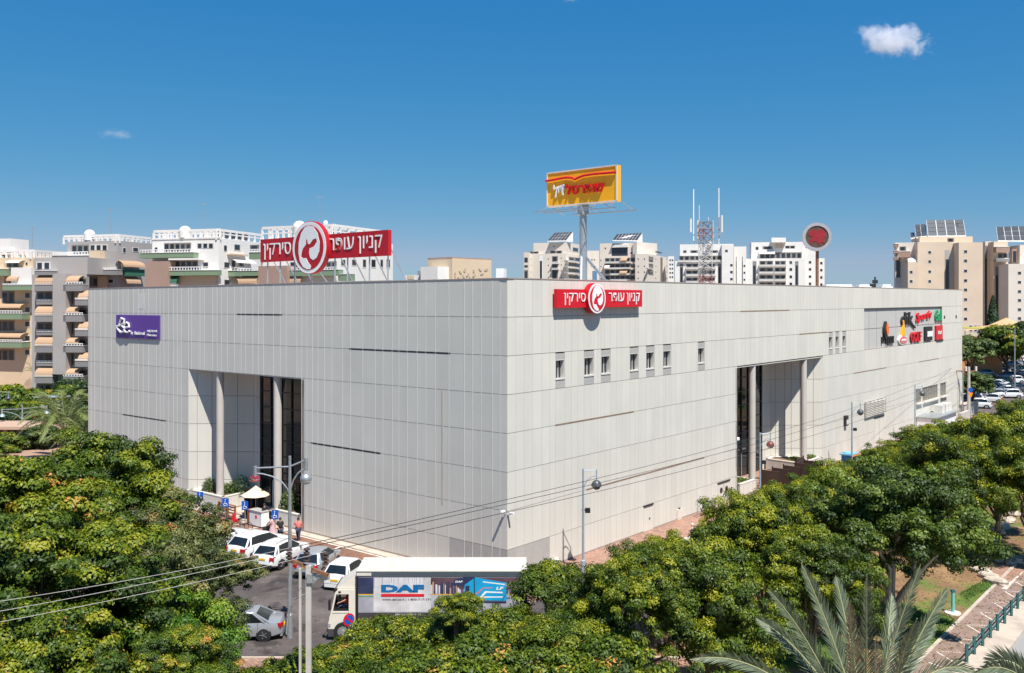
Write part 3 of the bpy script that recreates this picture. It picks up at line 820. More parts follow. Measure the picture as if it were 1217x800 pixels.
MB().text("by Shufersal", FL, lt(0.37), lt(0.68), z0s+hz_*0.13, z0s+hz_*0.30, dP+0.03, 0.05, bold=0.01).build('lettering', M['white'], pb)
MB().text("בית מרקחת"[::-1], FL, lt(0.74), lt(0.96), z0s+hz_*0.27, z0s+hz_*0.38, dP+0.03, 0.04, bold=0.01).build('lettering', M['white'], pb)
MB().text("Pharmacy", FL, lt(0.74), lt(0.96), z0s+hz_*0.10, z0s+hz_*0.22, dP+0.03, 0.04, bold=0.01).build('lettering', M['white'], pb)

# --- yellow pole sign
YP = Vector((at(733,65).x, 65.0)); 
ye = Vector((-0.745,0.667)).normalized(); yo = Vector((-ye.y, ye.x)); 
if yo.y > 0: yo = -yo
YF = Face(YP, ye, yo)
YL = YF.t(650.3)
zy1 = YF.z(733,195.8); zy0 = YF.z(733,239.2)
pole_p = YF.w(YF.t(693,-0.35), 0, -0.35)
ys = thing('pole_sign', 'yellow rooftop supermarket sign with red lettering on a tall grey pole', 'sign', (pole_p.x,pole_p.y,18.3), world=True)
yb = MB().fbox(YF, 0, YL, zy0, zy1, -0.50, 0).build('sign_board', M['yellow_sign'], ys)
fr = MB()
fr.fbox(YF,-0.03,YL+0.03,zy1-0.08,zy1+0.02,-0.02,0.05).fbox(YF,-0.03,YL+0.03,zy0-0.02,zy0+0.08,-0.02,0.05).fbox(YF,-0.03,0.07,zy0,zy1,-0.02,0.05).fbox(YF,YL-0.07,YL+0.03,zy0,zy1,-0.02,0.05)
fr.build('trim', M['offwhite'], yb)
yh = zy1-zy0
def ty(x): return YL*(1-x)
bk = [(-0.01,0.765),(0.1,0.77),(0.2,0.79),(0.3,0.80),(0.38,0.775),(0.425,0.715),(0.47,0.755),(0.56,0.80),(0.7,0.81),(0.85,0.80),(1.0,0.79)]
tubeF(MB(), YF, [(ty(x), zy0+yh*y) for x,y in bk], 0.085, 0.12, n=8).build('red_moulding', M['red_sign'], yb, smooth=True)
MB().text("שופרסל"[::-1], YF, ty(0.285), ty(0.83), zy0+yh*0.30, zy0+yh*0.60, 0.05, 0.12, bold=0.012).build('lettering', M['red_sign'], yb)
MB().text("דיל"[::-1], YF, ty(0.11), ty(0.27), zy0+yh*0.24, zy0+yh*0.62, 0.05, 0.10, bold=0.01, skew=0.2).build('lettering', M['white'], yb)
pl = MB().tube([(pole_p.x,pole_p.y,18.2),(pole_p.x,pole_p.y,zy0+0.1)], 0.27, 18).build('pole', M['steel'], ys, smooth=True)
MB().tube([(pole_p.x,pole_p.y,zy0-0.75),(pole_p.x,pole_p.y,zy0)], 0.42, 14).build('pole_collar', M['steel'], ys)
tm = YF.t(693,-0.35)
MB().bar((pole_p.x+0.1,pole_p.y,FL.z(693,288)), Vector((at(729,pole_p.y-1.5).x,pole_p.y-1.5,18.2)), 0.16).build('brace', M['steel'], ys)
MB().bar((pole_p.x-0.1,pole_p.y,FL.z(693,282)), (pole_p.x-0.25,pole_p.y-1.2,18.2), 0.14).build('brace', M['steel'], ys)
pf = MB()
zc = zy0-0.45
for d_ in (1.25,0.1,-1.6):
    pf.bar(YF.w(-0.7 if d_ < 0 else (1.2 if d_ > 1 else 0), zc-(0.1 if d_<0 else 0), d_), YF.w(YL+ (0.2 if d_>0 else -1.2), zc-(0.1 if d_<0 else 0), d_), 0.07)
for k in range(5):
    t = YL*k/4.0
    pf.bar(YF.w(t,zy0,0.0),YF.w(t-0.15,zc,1.25),0.05).bar(YF.w(t,zy0,-0.7),YF.w(t-0.4,zc-0.1,-1.6),0.05)
pf.build('service_frame', M['steel'], ys)

# --- shop signs on the grey field (right end)
SD = -0.2
def zf(x,y): return FR.z(x,y,SD)
def board(name, label, cat='sign', x=1100, y=380):
    return thing(name, label, cat, FR.w(FR.t(x),zf(x,y),SD), world=True)
s_ = board('shop_sign','black handwritten shop sign with a long diagonal tail on grey field')
MB().text("dik", FR, FR.t(1069.8,SD), FR.t(1084,SD), zf(1076,386), zf(1076,371), SD, 0.18, bold=0.012, shear=0.1).build('lettering', M['black'], s_)
MB().bar(FR.w(FR.t(1078.5,SD),zf(1078,380.5),SD+0.1), FR.w(FR.t(1086.5,SD),zf(1086,389.5),SD+0.1), 0.2).build('tail', M['black'], s_)
s_ = board('shop_sign','red slanted sports shop sign between black and green lettering')
MB().text("Sportiv", FR, FR.t(1087.5,SD), FR.t(1106.5,SD), zf(1097,384.5), zf(1097,372), SD, 0.18, bold=0.012, shear=0.25, skew=0.4).build('lettering', M['red_sign'], s_)
s_ = board('shop_sign','green shop sign at the top right corner of the grey field')
MB().text("Gali", FR, FR.t(1110.2,SD), FR.t(1118.8,SD), zf(1114,381.5), zf(1114,368.5), SD, 0.18, bold=0.015, shear=0.2).build('lettering', M['green_sign'], s_)
s_ = board('shop_sign','dark shop sign with an orange flame drop above black lettering')
_w = FR.t(1061,SD)-FR.t(1047,SD); _l = MB(); _z1 = zf(1054,400); _z0 = zf(1054,408.5); _t = FR.t(1047,SD)
for _k, (_a, _lo) in enumerate(((0.0,0.1),(0.15,0.45),(0.32,0.0),(0.46,-0.25),(0.62,0.05),(0.78,0.0),(0.93,0.1))):
    _l.fbox(FR, _t+_a*_w, _t+(_a+0.075)*_w, _z0+(_z1-_z0)*_lo, _z1, SD, SD+0.16)
_l.fbox(FR, _t, _t+0.36*_w, _z1-0.14, _z1+0.01, SD, SD+0.17).fbox(FR, _t+0.44*_w, _t+_w, _z1-0.14, _z1+0.01, SD, SD+0.17).fbox(FR, _t+0.62*_w, _t+_w, _z0, _z0+0.14, SD, SD+0.17)
_l.build('lettering', M['black'], s_)
dr = [(math.sin(a)*(0.8 if math.cos(a)<0 else 0.8*(1-0.6*math.cos(a))), math.cos(a)*1.25) for a in [2*PI*k/18 for k in range(18)]]
tq, zq = FR.t(1051.2,SD), zf(1051,392.3)
MB().fpoly(FR, [(tq-0.15+x*0.85,zq+y*0.85) for x,y in dr], SD, SD+0.3).build('drop', M['black'], s_)
MB().fpoly(FR, [(tq+0.1+x*0.55,zq+0.1+y*0.62) for x,y in dr], SD+0.3, SD+0.38).build('flame', mat('orange_paint',(0.75,0.15,0.02),0.4), s_)
s_ = board('shop_sign','small oval toy shop sign with a yellow cone above pink and white lettering')
ov = [(math.cos(2*PI*k/20), math.sin(2*PI*k/20)) for k in range(20)]
tq, zq = FR.t(1071.8,SD), zf(1072,404)
MB().fpoly(FR, [(tq+1.75*x,zq+0.62*y) for x,y in ov], SD, SD+0.2).build('oval_board', M['white'], s_)
MB().fpoly(FR, [(tq+1.5*x,zq+0.45*y) for x,y in ov], SD+0.2, SD+0.26).build('oval_ring', M['c_pink'], s_)
MB().fbox(FR, tq-0.9, tq+0.9, zq-0.10, zq+0.12, SD+0.26, SD+0.30).build('white_bar', M['white'], s_)
MB().fpoly(FR, [(tq-0.6,zq+0.55),(tq+0.75,zq+0.55),(tq+0.35,zq+1.7),(tq+0.1,zq+2.5),(tq-0.2,zq+1.7)], SD, SD+0.25).build('cone', M['yellow_sign'], s_)
s_ = board('shop_sign','red and black four letter shop sign in the lower row')
MB().text("GOLF", FR, FR.t(1081.2,SD), FR.t(1093.7,SD), zf(1087,406.5), zf(1087,394.5), SD, 0.2, bold=0.02).build('lettering', M['red_sign'], s_)
MB().text("GOLF", FR, FR.t(1080.9,SD), FR.t(1093.4,SD), zf(1087,407.2), zf(1087,395.2), SD-0.05, 0.12, bold=0.03).build('letter_back', M['black'], s_)
def sqsign(x0,x1,y0,y1,m,label):
    s_ = board('shop_sign',label,x=x0,y=y1)
    t0,t1 = FR.t(x0,SD),FR.t(x1,SD); xm=(x0+x1)/2; z0,z1 = zf(xm,y1),zf(xm,y0)
    b = MB().fbox(FR,t0,t1,z0,z1,SD,SD+0.22).build('sign_board', M[m], s_)
    return s_, b, t0, t1, z0, z1
s_, b, t0,t1,z0,z1 = sqsign(1097.7,1106.2,388.2,405,'black','black square shop sign with a white patch in its middle')
MB().fbox(FR,t0+0.25*(t1-t0),t1+0.02,z0+0.30*(z1-z0),z0+0.68*(z1-z0),SD+0.25,SD+0.28).build('white_patch', M['white'], b)
s_, b, t0,t1,z0,z1 = sqsign(1110.8,1118.5,387,403.5,'red_sign','red square shop sign with small white letters at right')
MB().text("FOX", FR, t0+0.22*(t1-t0), t0+0.8*(t1-t0), z0+0.38*(z1-z0), z0+0.62*(z1-z0), SD+0.25, 0.03, bold=0.03).build('lettering', M['white'], b)
MB().fbox(FR,t0,t1,z0-0.25,z0,SD,SD+0.3).build('sign_foot', M['black'], s_)

# --- round sign on a rusted pole
RD = 97.0
rc = at(971,RD,zat(281.5,RD))
rsn = thing('round_sign', 'round rooftop sign with worn red emblem on a rusty pole', 'sign', (rc.x,rc.y,18.3), world=True)
rf_e = Vector((0.96,-0.27)).normalized(); rf = Face((rc.x,rc.y), rf_e, (rf_e.y,-rf_e.x))
def circ(r,n=40): return [(r*math.cos(2*PI*k/n), rc.z + r*math.sin(2*PI*k/n)) for k in range(n)]
rr = 17.0*RD/F
db = MB().fpoly(rf, circ(rr), -0.75, 0.0).build('drum', M['steel'], rsn)
ring = MB(); n=40; c1=circ(rr*0.99); c2=circ(rr*0.77)
for k in range(n):
    a,b,c,d = c1[k],c1[(k+1)%n],c2[(k+1)%n],c2[k]
    ring.fpoly(rf,[a,b,c,d],0.0,0.10)
ring.build('ring', mat('pale_lilac_grey',(0.38,0.37,0.40),0.5), db)
MB().fpoly(rf, circ(rr*0.77), 0.0, 0.03).build('brown_face', mat('brown_face',(0.10,0.055,0.035),0.7,var=0.2), db)
rd = [(-0.62,0.28),(-0.35,0.55),(-0.1,0.50),(0.05,0.42),(0.35,0.60),(0.60,0.35),(0.58,0.0),(0.42,-0.25),(0.60,-0.55),(0.30,-0.40),(0.15,-0.62),(-0.02,-0.35),(-0.30,-0.35),(-0.45,-0.60),(-0.50,-0.2),(-0.30,0.0),(-0.55,0.1)]
MB().fpoly(rf, [(x*rr*0.95, rc.z+y*rr*0.95) for x,y in rd], 0.03, 0.06).build('worn_emblem', mat('faded_red',(0.30,0.012,0.02),0.6,var=0.2,vscale=3), db)
MB().tube([(rc.x+0.15,rc.y+0.4,18.2),(rc.x+0.15,rc.y+0.4,rc.z-rr+0.1)],0.17,12).build('pole', M['rust'], rsn, smooth=True)

# --- lattice mast with antennas
M['b_mast'] = mat('mast_pale', (0.45, 0.42, 0.40), 0.6)
MD = 86.0
mc = at(837.5,MD,18.3)
mst = thing('antenna_mast', 'red and white lattice antenna mast standing on the mall roof', 'antenna mast', mc, world=True)
zt = zat(264,MD)
legs = [Vector((mc.x-0.62,mc.y-0.35,0)),Vector((mc.x+0.62,mc.y-0.35,0)),Vector((mc.x,mc.y+0.7,0))]
nb = 9
for k in range(nb):
    za, zb = 18.3+(zt-18.3)*k/nb, 18.3+(zt-18.3)*(k+1)/nb
    sec = MB()
    for i in range(3):
        a, b = legs[i], legs[(i+1) % 3]
        sec.bar((a.x,a.y,za),(a.x,a.y,zb),0.07).bar((a.x,a.y,za),(b.x,b.y,zb),0.045).bar((b.x,b.y,za),(a.x,a.y,zb),0.045).bar((a.x,a.y,zb),(b.x,b.y,zb),0.05)
    sec.build('lattice_section', M['mast_red'] if k in (0,1,7) else M['mast_grey'] if k in (6,8,2) else M['b_mast'], mst)
for z_ in (zat(271,MD),zat(279,MD),zat(287,MD)):
    MB().bar((mc.x-1.0,mc.y-0.4,z_),(at(856,MD).x,mc.y-0.2,z_),0.07).build('cross_arm', M['steel'], mst)
MB().bar((at(824,MD).x,mc.y,zat(270,MD)),(mc.x,mc.y,zat(270,MD)),0.07).bar((at(824,MD).x,mc.y,zat(287,MD)),(mc.x,mc.y,zat(287,MD)),0.07).build('cross_arm', M['steel'], mst)
for x_,y0,y1,wd,m_ in ((821,260,276,0.17,'offwhite'),(829.5,262,286,0.20,'offwhite'),(855.2,258,282,0.22,'steel'),(858,256,276,0.16,'offwhite')):
    MB().bar(at(x_,MD,zat(y1,MD)),at(x_,MD,zat(y0,MD)),wd,0.14).build('panel_antenna', M[m_], mst)
for x_,y0,y1 in ((824.3,225,288),(854.3,223.5,290),(831,244,262),(847.5,262,293),(842,258,262)):
    MB().tube([at(x_,MD,zat(y1,MD)),at(x_,MD,zat(y0,MD))],0.05 if y0<230 else 0.025,8).build('whip_antenna', M['white'], mst)

# roof odds and ends behind the parapet
for i,(x_,D_,w_,h_,nm,lb) in enumerate(((995,126,3.9,0.9,'roof_vent','low white skylight behind the parapet left of the grey sign field'),(1025,130,1.8,0.9,'roof_vent','small white roof vent right of the low skylight'),(1051.5,136,1.6,0.9,'roof_vent','small white roof vent nearest the beige towers'))):
    p = at(x_,D_,18.3); h_ = zat(338.3,D_)-18.3
    t_ = thing(nm, lb, 'roof vent', p)
    MB().prism([(-w_/2,-1),(w_/2,-1),(w_/2,1),(-w_/2,1)],0,h_*0.8).build('body', M['white'], t_)
    MB().prism([(-w_/2+0.2,-0.8),(w_/2-0.2,-0.8),(w_/2-0.2,0.8),(-w_/2+0.2,0.8)],h_*0.8,h_).build('cap', M['white'], t_)
p = at(1040,132,18.3)
t_ = thing('roof_siren','small dark siren post on the far roof between two white vents','siren',p)
zz = zat(329,132)-18.3
MB().tube([(0,0,0),(0,0,zz)],0.12,8).build('post', M['frame_dark'], t_)
MB().box((0,0,zz*0.72),(0.7,0.3,0.5)).box((-0.5,0,zz*0.5),(0.7,0.3,0.5)).build('horn', M['frame_dark'], t_)

# security cameras and wall lights
def cctv(fc,x_,y_,label,dirn=-1):
    t = fc.t(x_,0.3); z = fc.z(x_,y_,0.3); p = fc.w(t,z,0)
    c = thing('security_camera', label, 'camera', p, world=True)
    MB().bar(fc.w(t,z-0.1,0.0),fc.w(t,z-0.02,0.3),0.04).build('arm', M['white'], c)
    MB().fbox(fc,t-0.07,t+0.07,z,z+0.11,0.12,0.5).build('housing', M['white'], c)
    return c
cctv(FL,597.5,609,'white security camera on the left front close to the building corner')
cctv(FR,607.5,611,'white security camera on the street front right beside the corner')
cctv(FL,176,539,'white security camera low on the left end of the mall above trees')
wl = thing('wall_light','dark box light hung on the wall left of the street entrance right column','light',FR.w(FR.t(1005),6.5,0),world=True)
t=FR.t(1006,0.2); z=FR.z(1006,500,0.2)
MB().fbox(FR,t-0.35,t+0.35,z-0.55,z+0.55,0.0,0.3).build('housing', M['frame_dark'], wl)
MB().fbox(FR,t-0.25,t+0.25,z-0.4,z+0.1,0.3,0.33).build('lens', M['offwhite'], wl)
wb = thing('wall_cabinet','pale utility cabinet on the left mall wall rising above the trees','cabinet',FL.w(FL.t(157),0.1,0),world=True)
t=FL.t(157,0.3)
MB().fbox(FL,t-1.3,t+1.3,0.1,FL.z(157,555,0.3),0.0,0.9).build('cabinet', M['grey_panel'], wb)
MB().fbox(FL,t-1.4,t+1.4,FL.z(157,555,0.3),FL.z(157,554,0.3)+0.05,0.0,1.0).build('lid', M['offwhite'], wb)

# ================================================================ STREET FURNITURE
def globe_lamp(label, base, ztop, side=1, size=1.0, red=False, floods=True, group='curved arm street lamps along the mall'):
    """pole, straight top arm, curved arm and a hanging bell lamp"""
    L = thing('street_lamp', label, 'street lamp', base, group=group)
    h = ztop - base[2]
    MB().tube([(0,0,0),(0,0,h)],[0.09,0.06],10).build('pole', M['bluegrey'], L, smooth=True)
    MB().tube([(0,0,0),(0,0,0.75),(0,0,0.8)],[0.17,0.17,0.1],10).build('pole_base', M['bluegrey'], L)
    x = side*0.85*size
    MB().tube([(0,0,h-0.12),(x,0,h-0.12)],0.03,6).build('arm', M['bluegrey'], L)
    MB().tube([(side*0.02,0,h-1.5)]+[(x*(1-math.cos(a)), 0, h-1.5+1.05*math.sin(a)) for a in (0.4,0.8,1.2,1.57)],0.028,6).build('curved_arm', M['bluegrey'], L, smooth=True)
    MB().tube([(x,0,h-0.05),(x,0,h-0.75)],0.04,6).build('hanger', M['bluegrey'], L)
    MB().lathe([(0.02,0.02),(0.2,-0.06),(0.31,-0.22),(0.34,-0.38),(0.30,-0.42)],(x,0,h-0.72),16).build('lamp_shade', M['shade_red'] if red else M['shade_dark'], L, smooth=True)
    MB().lathe([(0.28,0.0),(0.22,-0.13),(0.1,-0.2),(0.01,-0.22)],(x,0,h-1.14),14).build('lamp_glass', M['offwhite'] if red else M['shade_dark'], L, smooth=True)
    if floods:
        MB().box((side*0.28,-0.1,h*0.60),(0.32,0.2,0.3)).box((side*0.05,0,h*0.60),(0.3,0.06,0.06)).build('floodlight', M['frame_dark'], L)
    return L
b_ = gp(693.0,680,0.12); b_.z=0.12
globe_lamp('grey street lamp nearest the building corner with its shadow on the white wall', b_, zat(557,b_.y))
def lampFR(x_, ytop, d, label, **k):
    t = FR.t(x_, d); p = FR.w(t,0.12,d)
    return globe_lamp(label, (p.x,p.y,0.12), zat(ytop,p.y), **k)
lampFR(903.5,514,2.9,'street lamp with reddish shade in front of the dark brown screens', red=True)
lampFR(1012.5,478,2.9,'street lamp right of the wall light, halfway along the street front')
lampFR(1087.5,457.5,2.9,'slim street lamp in front of the service yard windows', floods=False)

# big two armed lamp in the car park
def double_lamp(label, base, h, xl, xr, globe=True, scale=1.0, m='steel'):
    L = thing('street_lamp', label, 'street lamp', base)
    MB().tube([(0,0,0),(0,0,h*0.55),(0,0,h)],[0.13,0.10,0.07],12).build('pole', M[m], L, smooth=True)
    MB().tube([(0,0,0),(0,0,1.2),(0,0,1.3)],[0.17,0.17,0.12],12).build('pole_base', M[m], L)
    for s_, x in ((-1,xl),(1,xr)):
        MB().tube([(0,0,h-0.55),(s_*x,0,h-0.55+ (0.35 if s_>0 else -0.08))],0.045,8).build('arm', M[m], L)
        pts = [(0,0,h-2.15)]+[(s_*x*(1-math.cos(a)),0,h-2.15+1.25*math.sin(a)+(0.25*(a/1.57) if s_>0 else 0)) for a in (0.35,0.7,1.05,1.35,1.57)]
        MB().tube(pts,0.04,8).build('curved_arm', M[m], L, smooth=True)
        ze = h-0.55+(0.35 if s_>0 else -0.08)
        MB().tube([(s_*x,0,ze+0.1),(s_*x,0,ze-0.55)],0.10,8).build('arm_end', M[m], L)
        if globe and s_ > 0:
            MB().ball((s_*x,0,ze-0.98),0.30,16,10).build('globe', M['steel'], L, smooth=True)
            MB().lathe([(0.29,0.0),(0.2,-0.12),(0.02,-0.16)],(s_*x,0,ze-1.1),14).build('lamp_glass', M['offwhite'], L, smooth=True)
        if not globe:
            MB().lathe([(0.02,0.05),(0.26,-0.1),(0.38,-0.35)],(s_*x,0,ze-0.55),12).build('lamp_shade', M['bluegrey'], L, smooth=True)
    return L
DB = gp(344.5,758)
double_lamp('tall pale double armed street lamp standing in the car park', DB, zat(542,DB.y), (344.5-303.5)*DB.y/F, (363.5-344.5)*DB.y/F)
# flower basket hung from its left arm
fx = at(303,DB.y,zat(558,DB.y))
fb = thing('flower_basket','hanging basket of pink red flowers below the lamp arm','flower basket',(fx.x,fx.y,fx.z-1.0))
MB().tube([(0,0,0.3),(0,0,1.05)],0.012,5).build('chain', M['frame_dark'], fb)
MB().lathe([(0.02,-0.12),(0.18,-0.08),(0.3,0.06),(0.33,0.2)],(0,0,0.1),14).build('basket', M['offwhite'], fb, smooth=True)
fl = MB()
for k in range(420):
    a=random.uniform(0,2*PI); r_=0.40*math.sqrt(random.random()); z_=0.30+0.28*(1-(r_/0.4)**2)*random.random()-(0.15 if r_>0.33 else 0)
    c=Vector((r_*math.cos(a),r_*math.sin(a),z_)); s1=0.035
    u=Vector((random.uniform(-1,1),random.uniform(-1,1),random.uniform(-1,1))).normalized()*s1; v=u.cross(Vector((random.uniform(-1,1),random.uniform(-1,1),1))).normalized()*s1
    fl.add([c-u-v,c+u-v,c+u+v,c-u+v],[(0,1,2,3)], 0 if random.random()<0.8 else 1)
fl.build('flowers', [mat('magenta_petals',(0.55,0.03,0.10),0.6,rnd=0.4), mat('basket_leaves',(0.05,0.12,0.02),0.6,rnd=0.3)], fb)

fb.scale = (0.68,)*3; fb.location.z += 0.33
# concrete power pole with insulators
PD = 31.3
pp = at(367,PD,0)
pw = thing('power_pole','weathered concrete power pole with crossarm and three ribbed insulators','power pole',pp)
zt = zat(672,PD)
MB().prism([(-0.09,-0.08),(0.09,-0.08),(0.09,0.08),(-0.09,0.08)],0,zt).build('pole', M['concrete'], pw)
MB().prism([(-0.33,-0.05),(-0.25,-0.05),(-0.25,0.05),(-0.33,0.05)],0,zt-0.1).build('cable_duct', M['concrete'], pw)
MB().bar((-0.72,0.15,zt+0.16),(0.68,-0.15,zt-0.30),0.09,0.12).bar((-0.72,0.35,zt+0.10),(0.68,0.05,zt-0.36),0.07,0.10).build('crossarm', M['rust'], pw)
MB().bar((0.0,0,zt-0.7),(0.55,-0.08,zt-0.25),0.05).build('brace', M['steel'], pw)
MB().box((0.42,0.05,zt-0.42),(0.55,0.14,0.16)).box((0.05,0.0,zt-0.42),(0.18,0.3,0.3)).build('switch_gear', M['steel'], pw)
MB().tube([(-0.15,0,zt-1.0),(-0.55,0.1,zt-1.2),(-0.75,0.1,zt-1.9),(-0.8,0.1,zt-2.4)],0.03,6).build('cable', M['steel'], pw)
INS = []
for x_,y0,y1 in ((343.5,651.5,669),(364.5,650.5,668),(387,655.5,672)):
    q = at(x_,PD)
    zb = zat(y1,PD); za = zat(y0,PD); n=4
    prof = [(0.03,0)]
    for k in range(n):
        h = (za-zb)/n
        prof += [(0.05,h*k+0.01),(0.115,h*k+h*0.35),(0.115,h*k+h*0.6),(0.05,h*k+h*0.9)]
    prof += [(0.02,za-zb)]
    MB().lathe(prof,(q.x-pp.x,0.0,zb),14).build('insulator', mat('brown_porcelain',(0.07,0.045,0.04),0.3) if 'porc' not in M else M['porc'], pw, smooth=True)
    M.setdefault('porc', bpy.data.materials['brown_porcelain'])
    INS.append(Vector((q.x,PD,za)))
# far wooden pole
QD = 134.0
qp = at(1151.5,QD,0)
w2 = thing('power_pole','pale wooden power pole with crossarm at the far end of the mall','power pole',qp)
zq = zat(436,QD)
MB().tube([(0,0,0),(0,0,zq)],[0.26,0.17],10).build('pole', M['column'], w2)
x0_ = at(1134.5,QD).x-qp.x; x1_ = at(1161,QD).x-qp.x
MB().bar((x0_,0,zat(441,QD)),(x1_,0,zat(441,QD)),0.14).bar((x0_,0,zat(441,QD)),(x0_,0,zat(435.5,QD)),0.14).bar((x0_+0.8,0,zat(441,QD)),(0,0,zat(447,QD)),0.08).build('crossarm', M['rust'], w2)
for x_ in (1160,1148):
    MB().tube([(at(x_,QD).x-qp.x,0,zat(441,QD)),(at(x_,QD).x-qp.x,0,zat(435.5,QD))],0.15,8).build('insulator', M['offwhite'], w2)
MB().tube([(-0.9,0,0),(-0.9,0,zat(440,QD))],0.09,8).build('steel_pipe', M['steel'], w2)
# overhead wires
def wire(a, b, sag, r_=0.022):
    pts = []
    for k in range(25):
        u=k/24.0; p=a.lerp(b,u); p.z -= 4*sag*u*(1-u); pts.append(p)
    return MB().tube(pts, r_, 5)
farp = [Vector((at(1134.5,QD).x,QD,zat(436,QD))),Vector((at(1148,QD).x,QD,zat(438,QD))),Vector((at(1160,QD).x,QD,zat(441,QD)))]
for i,(a,b,lb) in enumerate(zip(INS,farp,('upper','middle','lower'))):
    tag(wire(a,b,1.35+0.12*i,0.013).build('overhead_wire', M['frame_dark']), lb+' of the three thin dark wires running across the white street front', 'wire')
for i,(a,yl,lb) in enumerate(zip(INS,(721,736,750),('upper','middle','lower'))):
    e = at(-120, 21.0, zat(yl+11,21.0))
    tag(wire(a,e,0.12,0.0075).build('overhead_wire', M['concrete']), lb+' of the three pale wires crossing the big tree at left', 'wire')

# blue parking signs
def bsign(x_,yb_,ytop,label,xs=None, D_=None):
    p = gp(x_,yb_) if D_ is None else at(x_,D_)
    s_ = thing('parking_sign', label, 'sign', (p.x,p.y,0.01), group='blue disabled parking signs')
    h = zat(ytop,p.y)
    MB().tube([(0,0,0),(0,0,h)],0.035,8).build('pole', M['steel'], s_)
    MB().box((0,-0.05,h-0.35),(0.5,0.03,0.68)).build('plate', M['blue_sign'], s_)
    f = Face((0,-0.066),(1,0),(0,-1))
    g = MB()
    g.tube([(-0.02,-0.075,h-0.18),(-0.04,-0.075,h-0.42),(0.10,-0.075,h-0.42),(0.14,-0.075,h-0.56)],0.022,5)
    g.tube([(0.11*math.cos(a)-0.03,-0.075,h-0.48+0.11*math.sin(a)) for a in [PI*0.6+k*0.5 for k in range(9)]],0.018,5)
    g.ball((-0.02,-0.075,h-0.12),0.035,8,6)
    g.build('wheelchair_symbol', M['white'], s_)
    return s_
bsign(238,0,584.5,'blue wheelchair parking sign leftmost, in front of the planter', D_=73.2)
bsign(268.3,628,592,'blue wheelchair parking sign in front of the wooden barrier')
bsign(291.3,626,595.5,'blue wheelchair parking sign just left of the parasol booth')
bsign(327,641,606,'blue wheelchair parking sign rightmost, among the pedestrians')

# no stopping sign by the truck
nd = 44.0
p = at(414.5,nd,0)
ns = thing('no_parking_sign','round blue and red no parking sign in front of the truck cab','sign',(p.x,p.y,0.0))
zc = zat(736.5,nd)
MB().tube([(0,0.04,0),(0,0.04,zc+0.2)],0.035,8).build('pole', M['steel'], ns)
f = Face((0,0),(0.8,0.6),(0.6,-0.8))
def cc(r,n=28): return [(r*math.cos(2*PI*k/n), zc+r*math.sin(2*PI*k/n)) for k in range(n)]
bd = MB().fpoly(f,cc(0.30),0.0,0.02).build('plate', M['red_sign'], ns)
MB().fpoly(f,cc(0.225),0.02,0.03).build('blue_disc', M['blue_sign'], bd)
MB().fpoly(f,[(-0.19,zc+0.13),(-0.13,zc+0.19),(0.19,zc-0.13),(0.13,zc-0.19)],0.03,0.04).build('red_bar', M['red_sign'], bd)

# parasol, booth, gates at the entrance
um_c = at(304,72.6,0)
um = thing('parasol','beige square parasol over the guard booth at the entrance','parasol',(um_c.x,um_c.y,0.1))
zz = zat(577,72.6)-0.1
cv = MB(); n=8; rr=1.15
for k in range(n):
    a0,a1 = 2*PI*k/n+0.2,2*PI*(k+1)/n+0.2
    p0,p1 = Vector((rr*math.cos(a0),rr*math.sin(a0),zz-0.75)),Vector((rr*math.cos(a1),rr*math.sin(a1),zz-0.75))
    ap = Vector((0,0,zz))
    m0=(p0+ap)/2; m1=(p1+ap)/2; m0.z-=0.04; m1.z-=0.04
    vs=[ap,m0,p0,p1,m1]; lo=[v-Vector((0,0,0.03)) for v in vs]
    cv.add(vs+lo,[(0,1,4),(1,2,3,4),(5,9,6),(6,9,8,7),(2,7,8,3)])
cv.build('canopy', M['canvas'], um)
MB().tube([(0,0,0),(0,0,zz-0.02)],0.03,8).build('pole', M['offwhite'], um)
for k in range(n):
    a0=2*PI*k/n+0.2; MB().bar((0,0,zz-0.06),(rr*math.cos(a0)*0.97,rr*math.sin(a0)*0.97,zz-0.80),0.02).build('rib', M['offwhite'], um)
MB().lathe([(0.3,0),(0.3,0.08),(0.05,0.12)],(0,0,0),12).build('base', M['concrete'], um)
def ent(x_,d): t=FL.t(x_,d); return FL.w(t,0.1,d)
p = ent(308,0.9)
bo = thing('guard_booth','white security counter with a small red mark beside the parasol','counter',p,rz=math.atan2(-eL.y,-eL.x)+0.0)
MB().prism([(-0.75,-0.35),(0.75,-0.35),(0.75,0.35),(-0.75,0.35)],0.0,1.1).build('counter_body', M['white'], bo)
MB().prism([(-0.8,-0.4),(0.8,-0.4),(0.8,0.4),(-0.8,0.4)],1.1,1.16).build('counter_top', M['grey_panel'], bo)
MB().prism([(-1.05,-0.35),(-0.78,-0.35),(-0.78,0.35),(-1.05,0.35)],0.0,1.12).build('side_panel', M['wood'], bo)
MB().box((0.1,-0.36,0.7),(0.2,0.02,0.22)).build('red_mark', M['red_sign'], bo)
for x_,lb in ((297.5,'left black walk-through detector gate under the parasol'),(306,'right black walk-through detector gate behind the guard counter')):
    p = ent(x_,-0.3)
    g_ = thing('detector_gate', lb, 'detector gate', p, rz=math.atan2(-eL.y,-eL.x))
    for s_ in (-1,1): MB().box((s_*0.38,0,1.05),(0.12,0.55,2.1)).build('side_post', M['black'], g_)
    MB().box((0,0,2.2),(0.88,0.55,0.2)).build('top_beam', M['black'], g_)
    MB().box((0,0.2,1.05),(0.64,0.03,2.0)).build('screen', M['black'], g_)
p = ent(266,1.1)
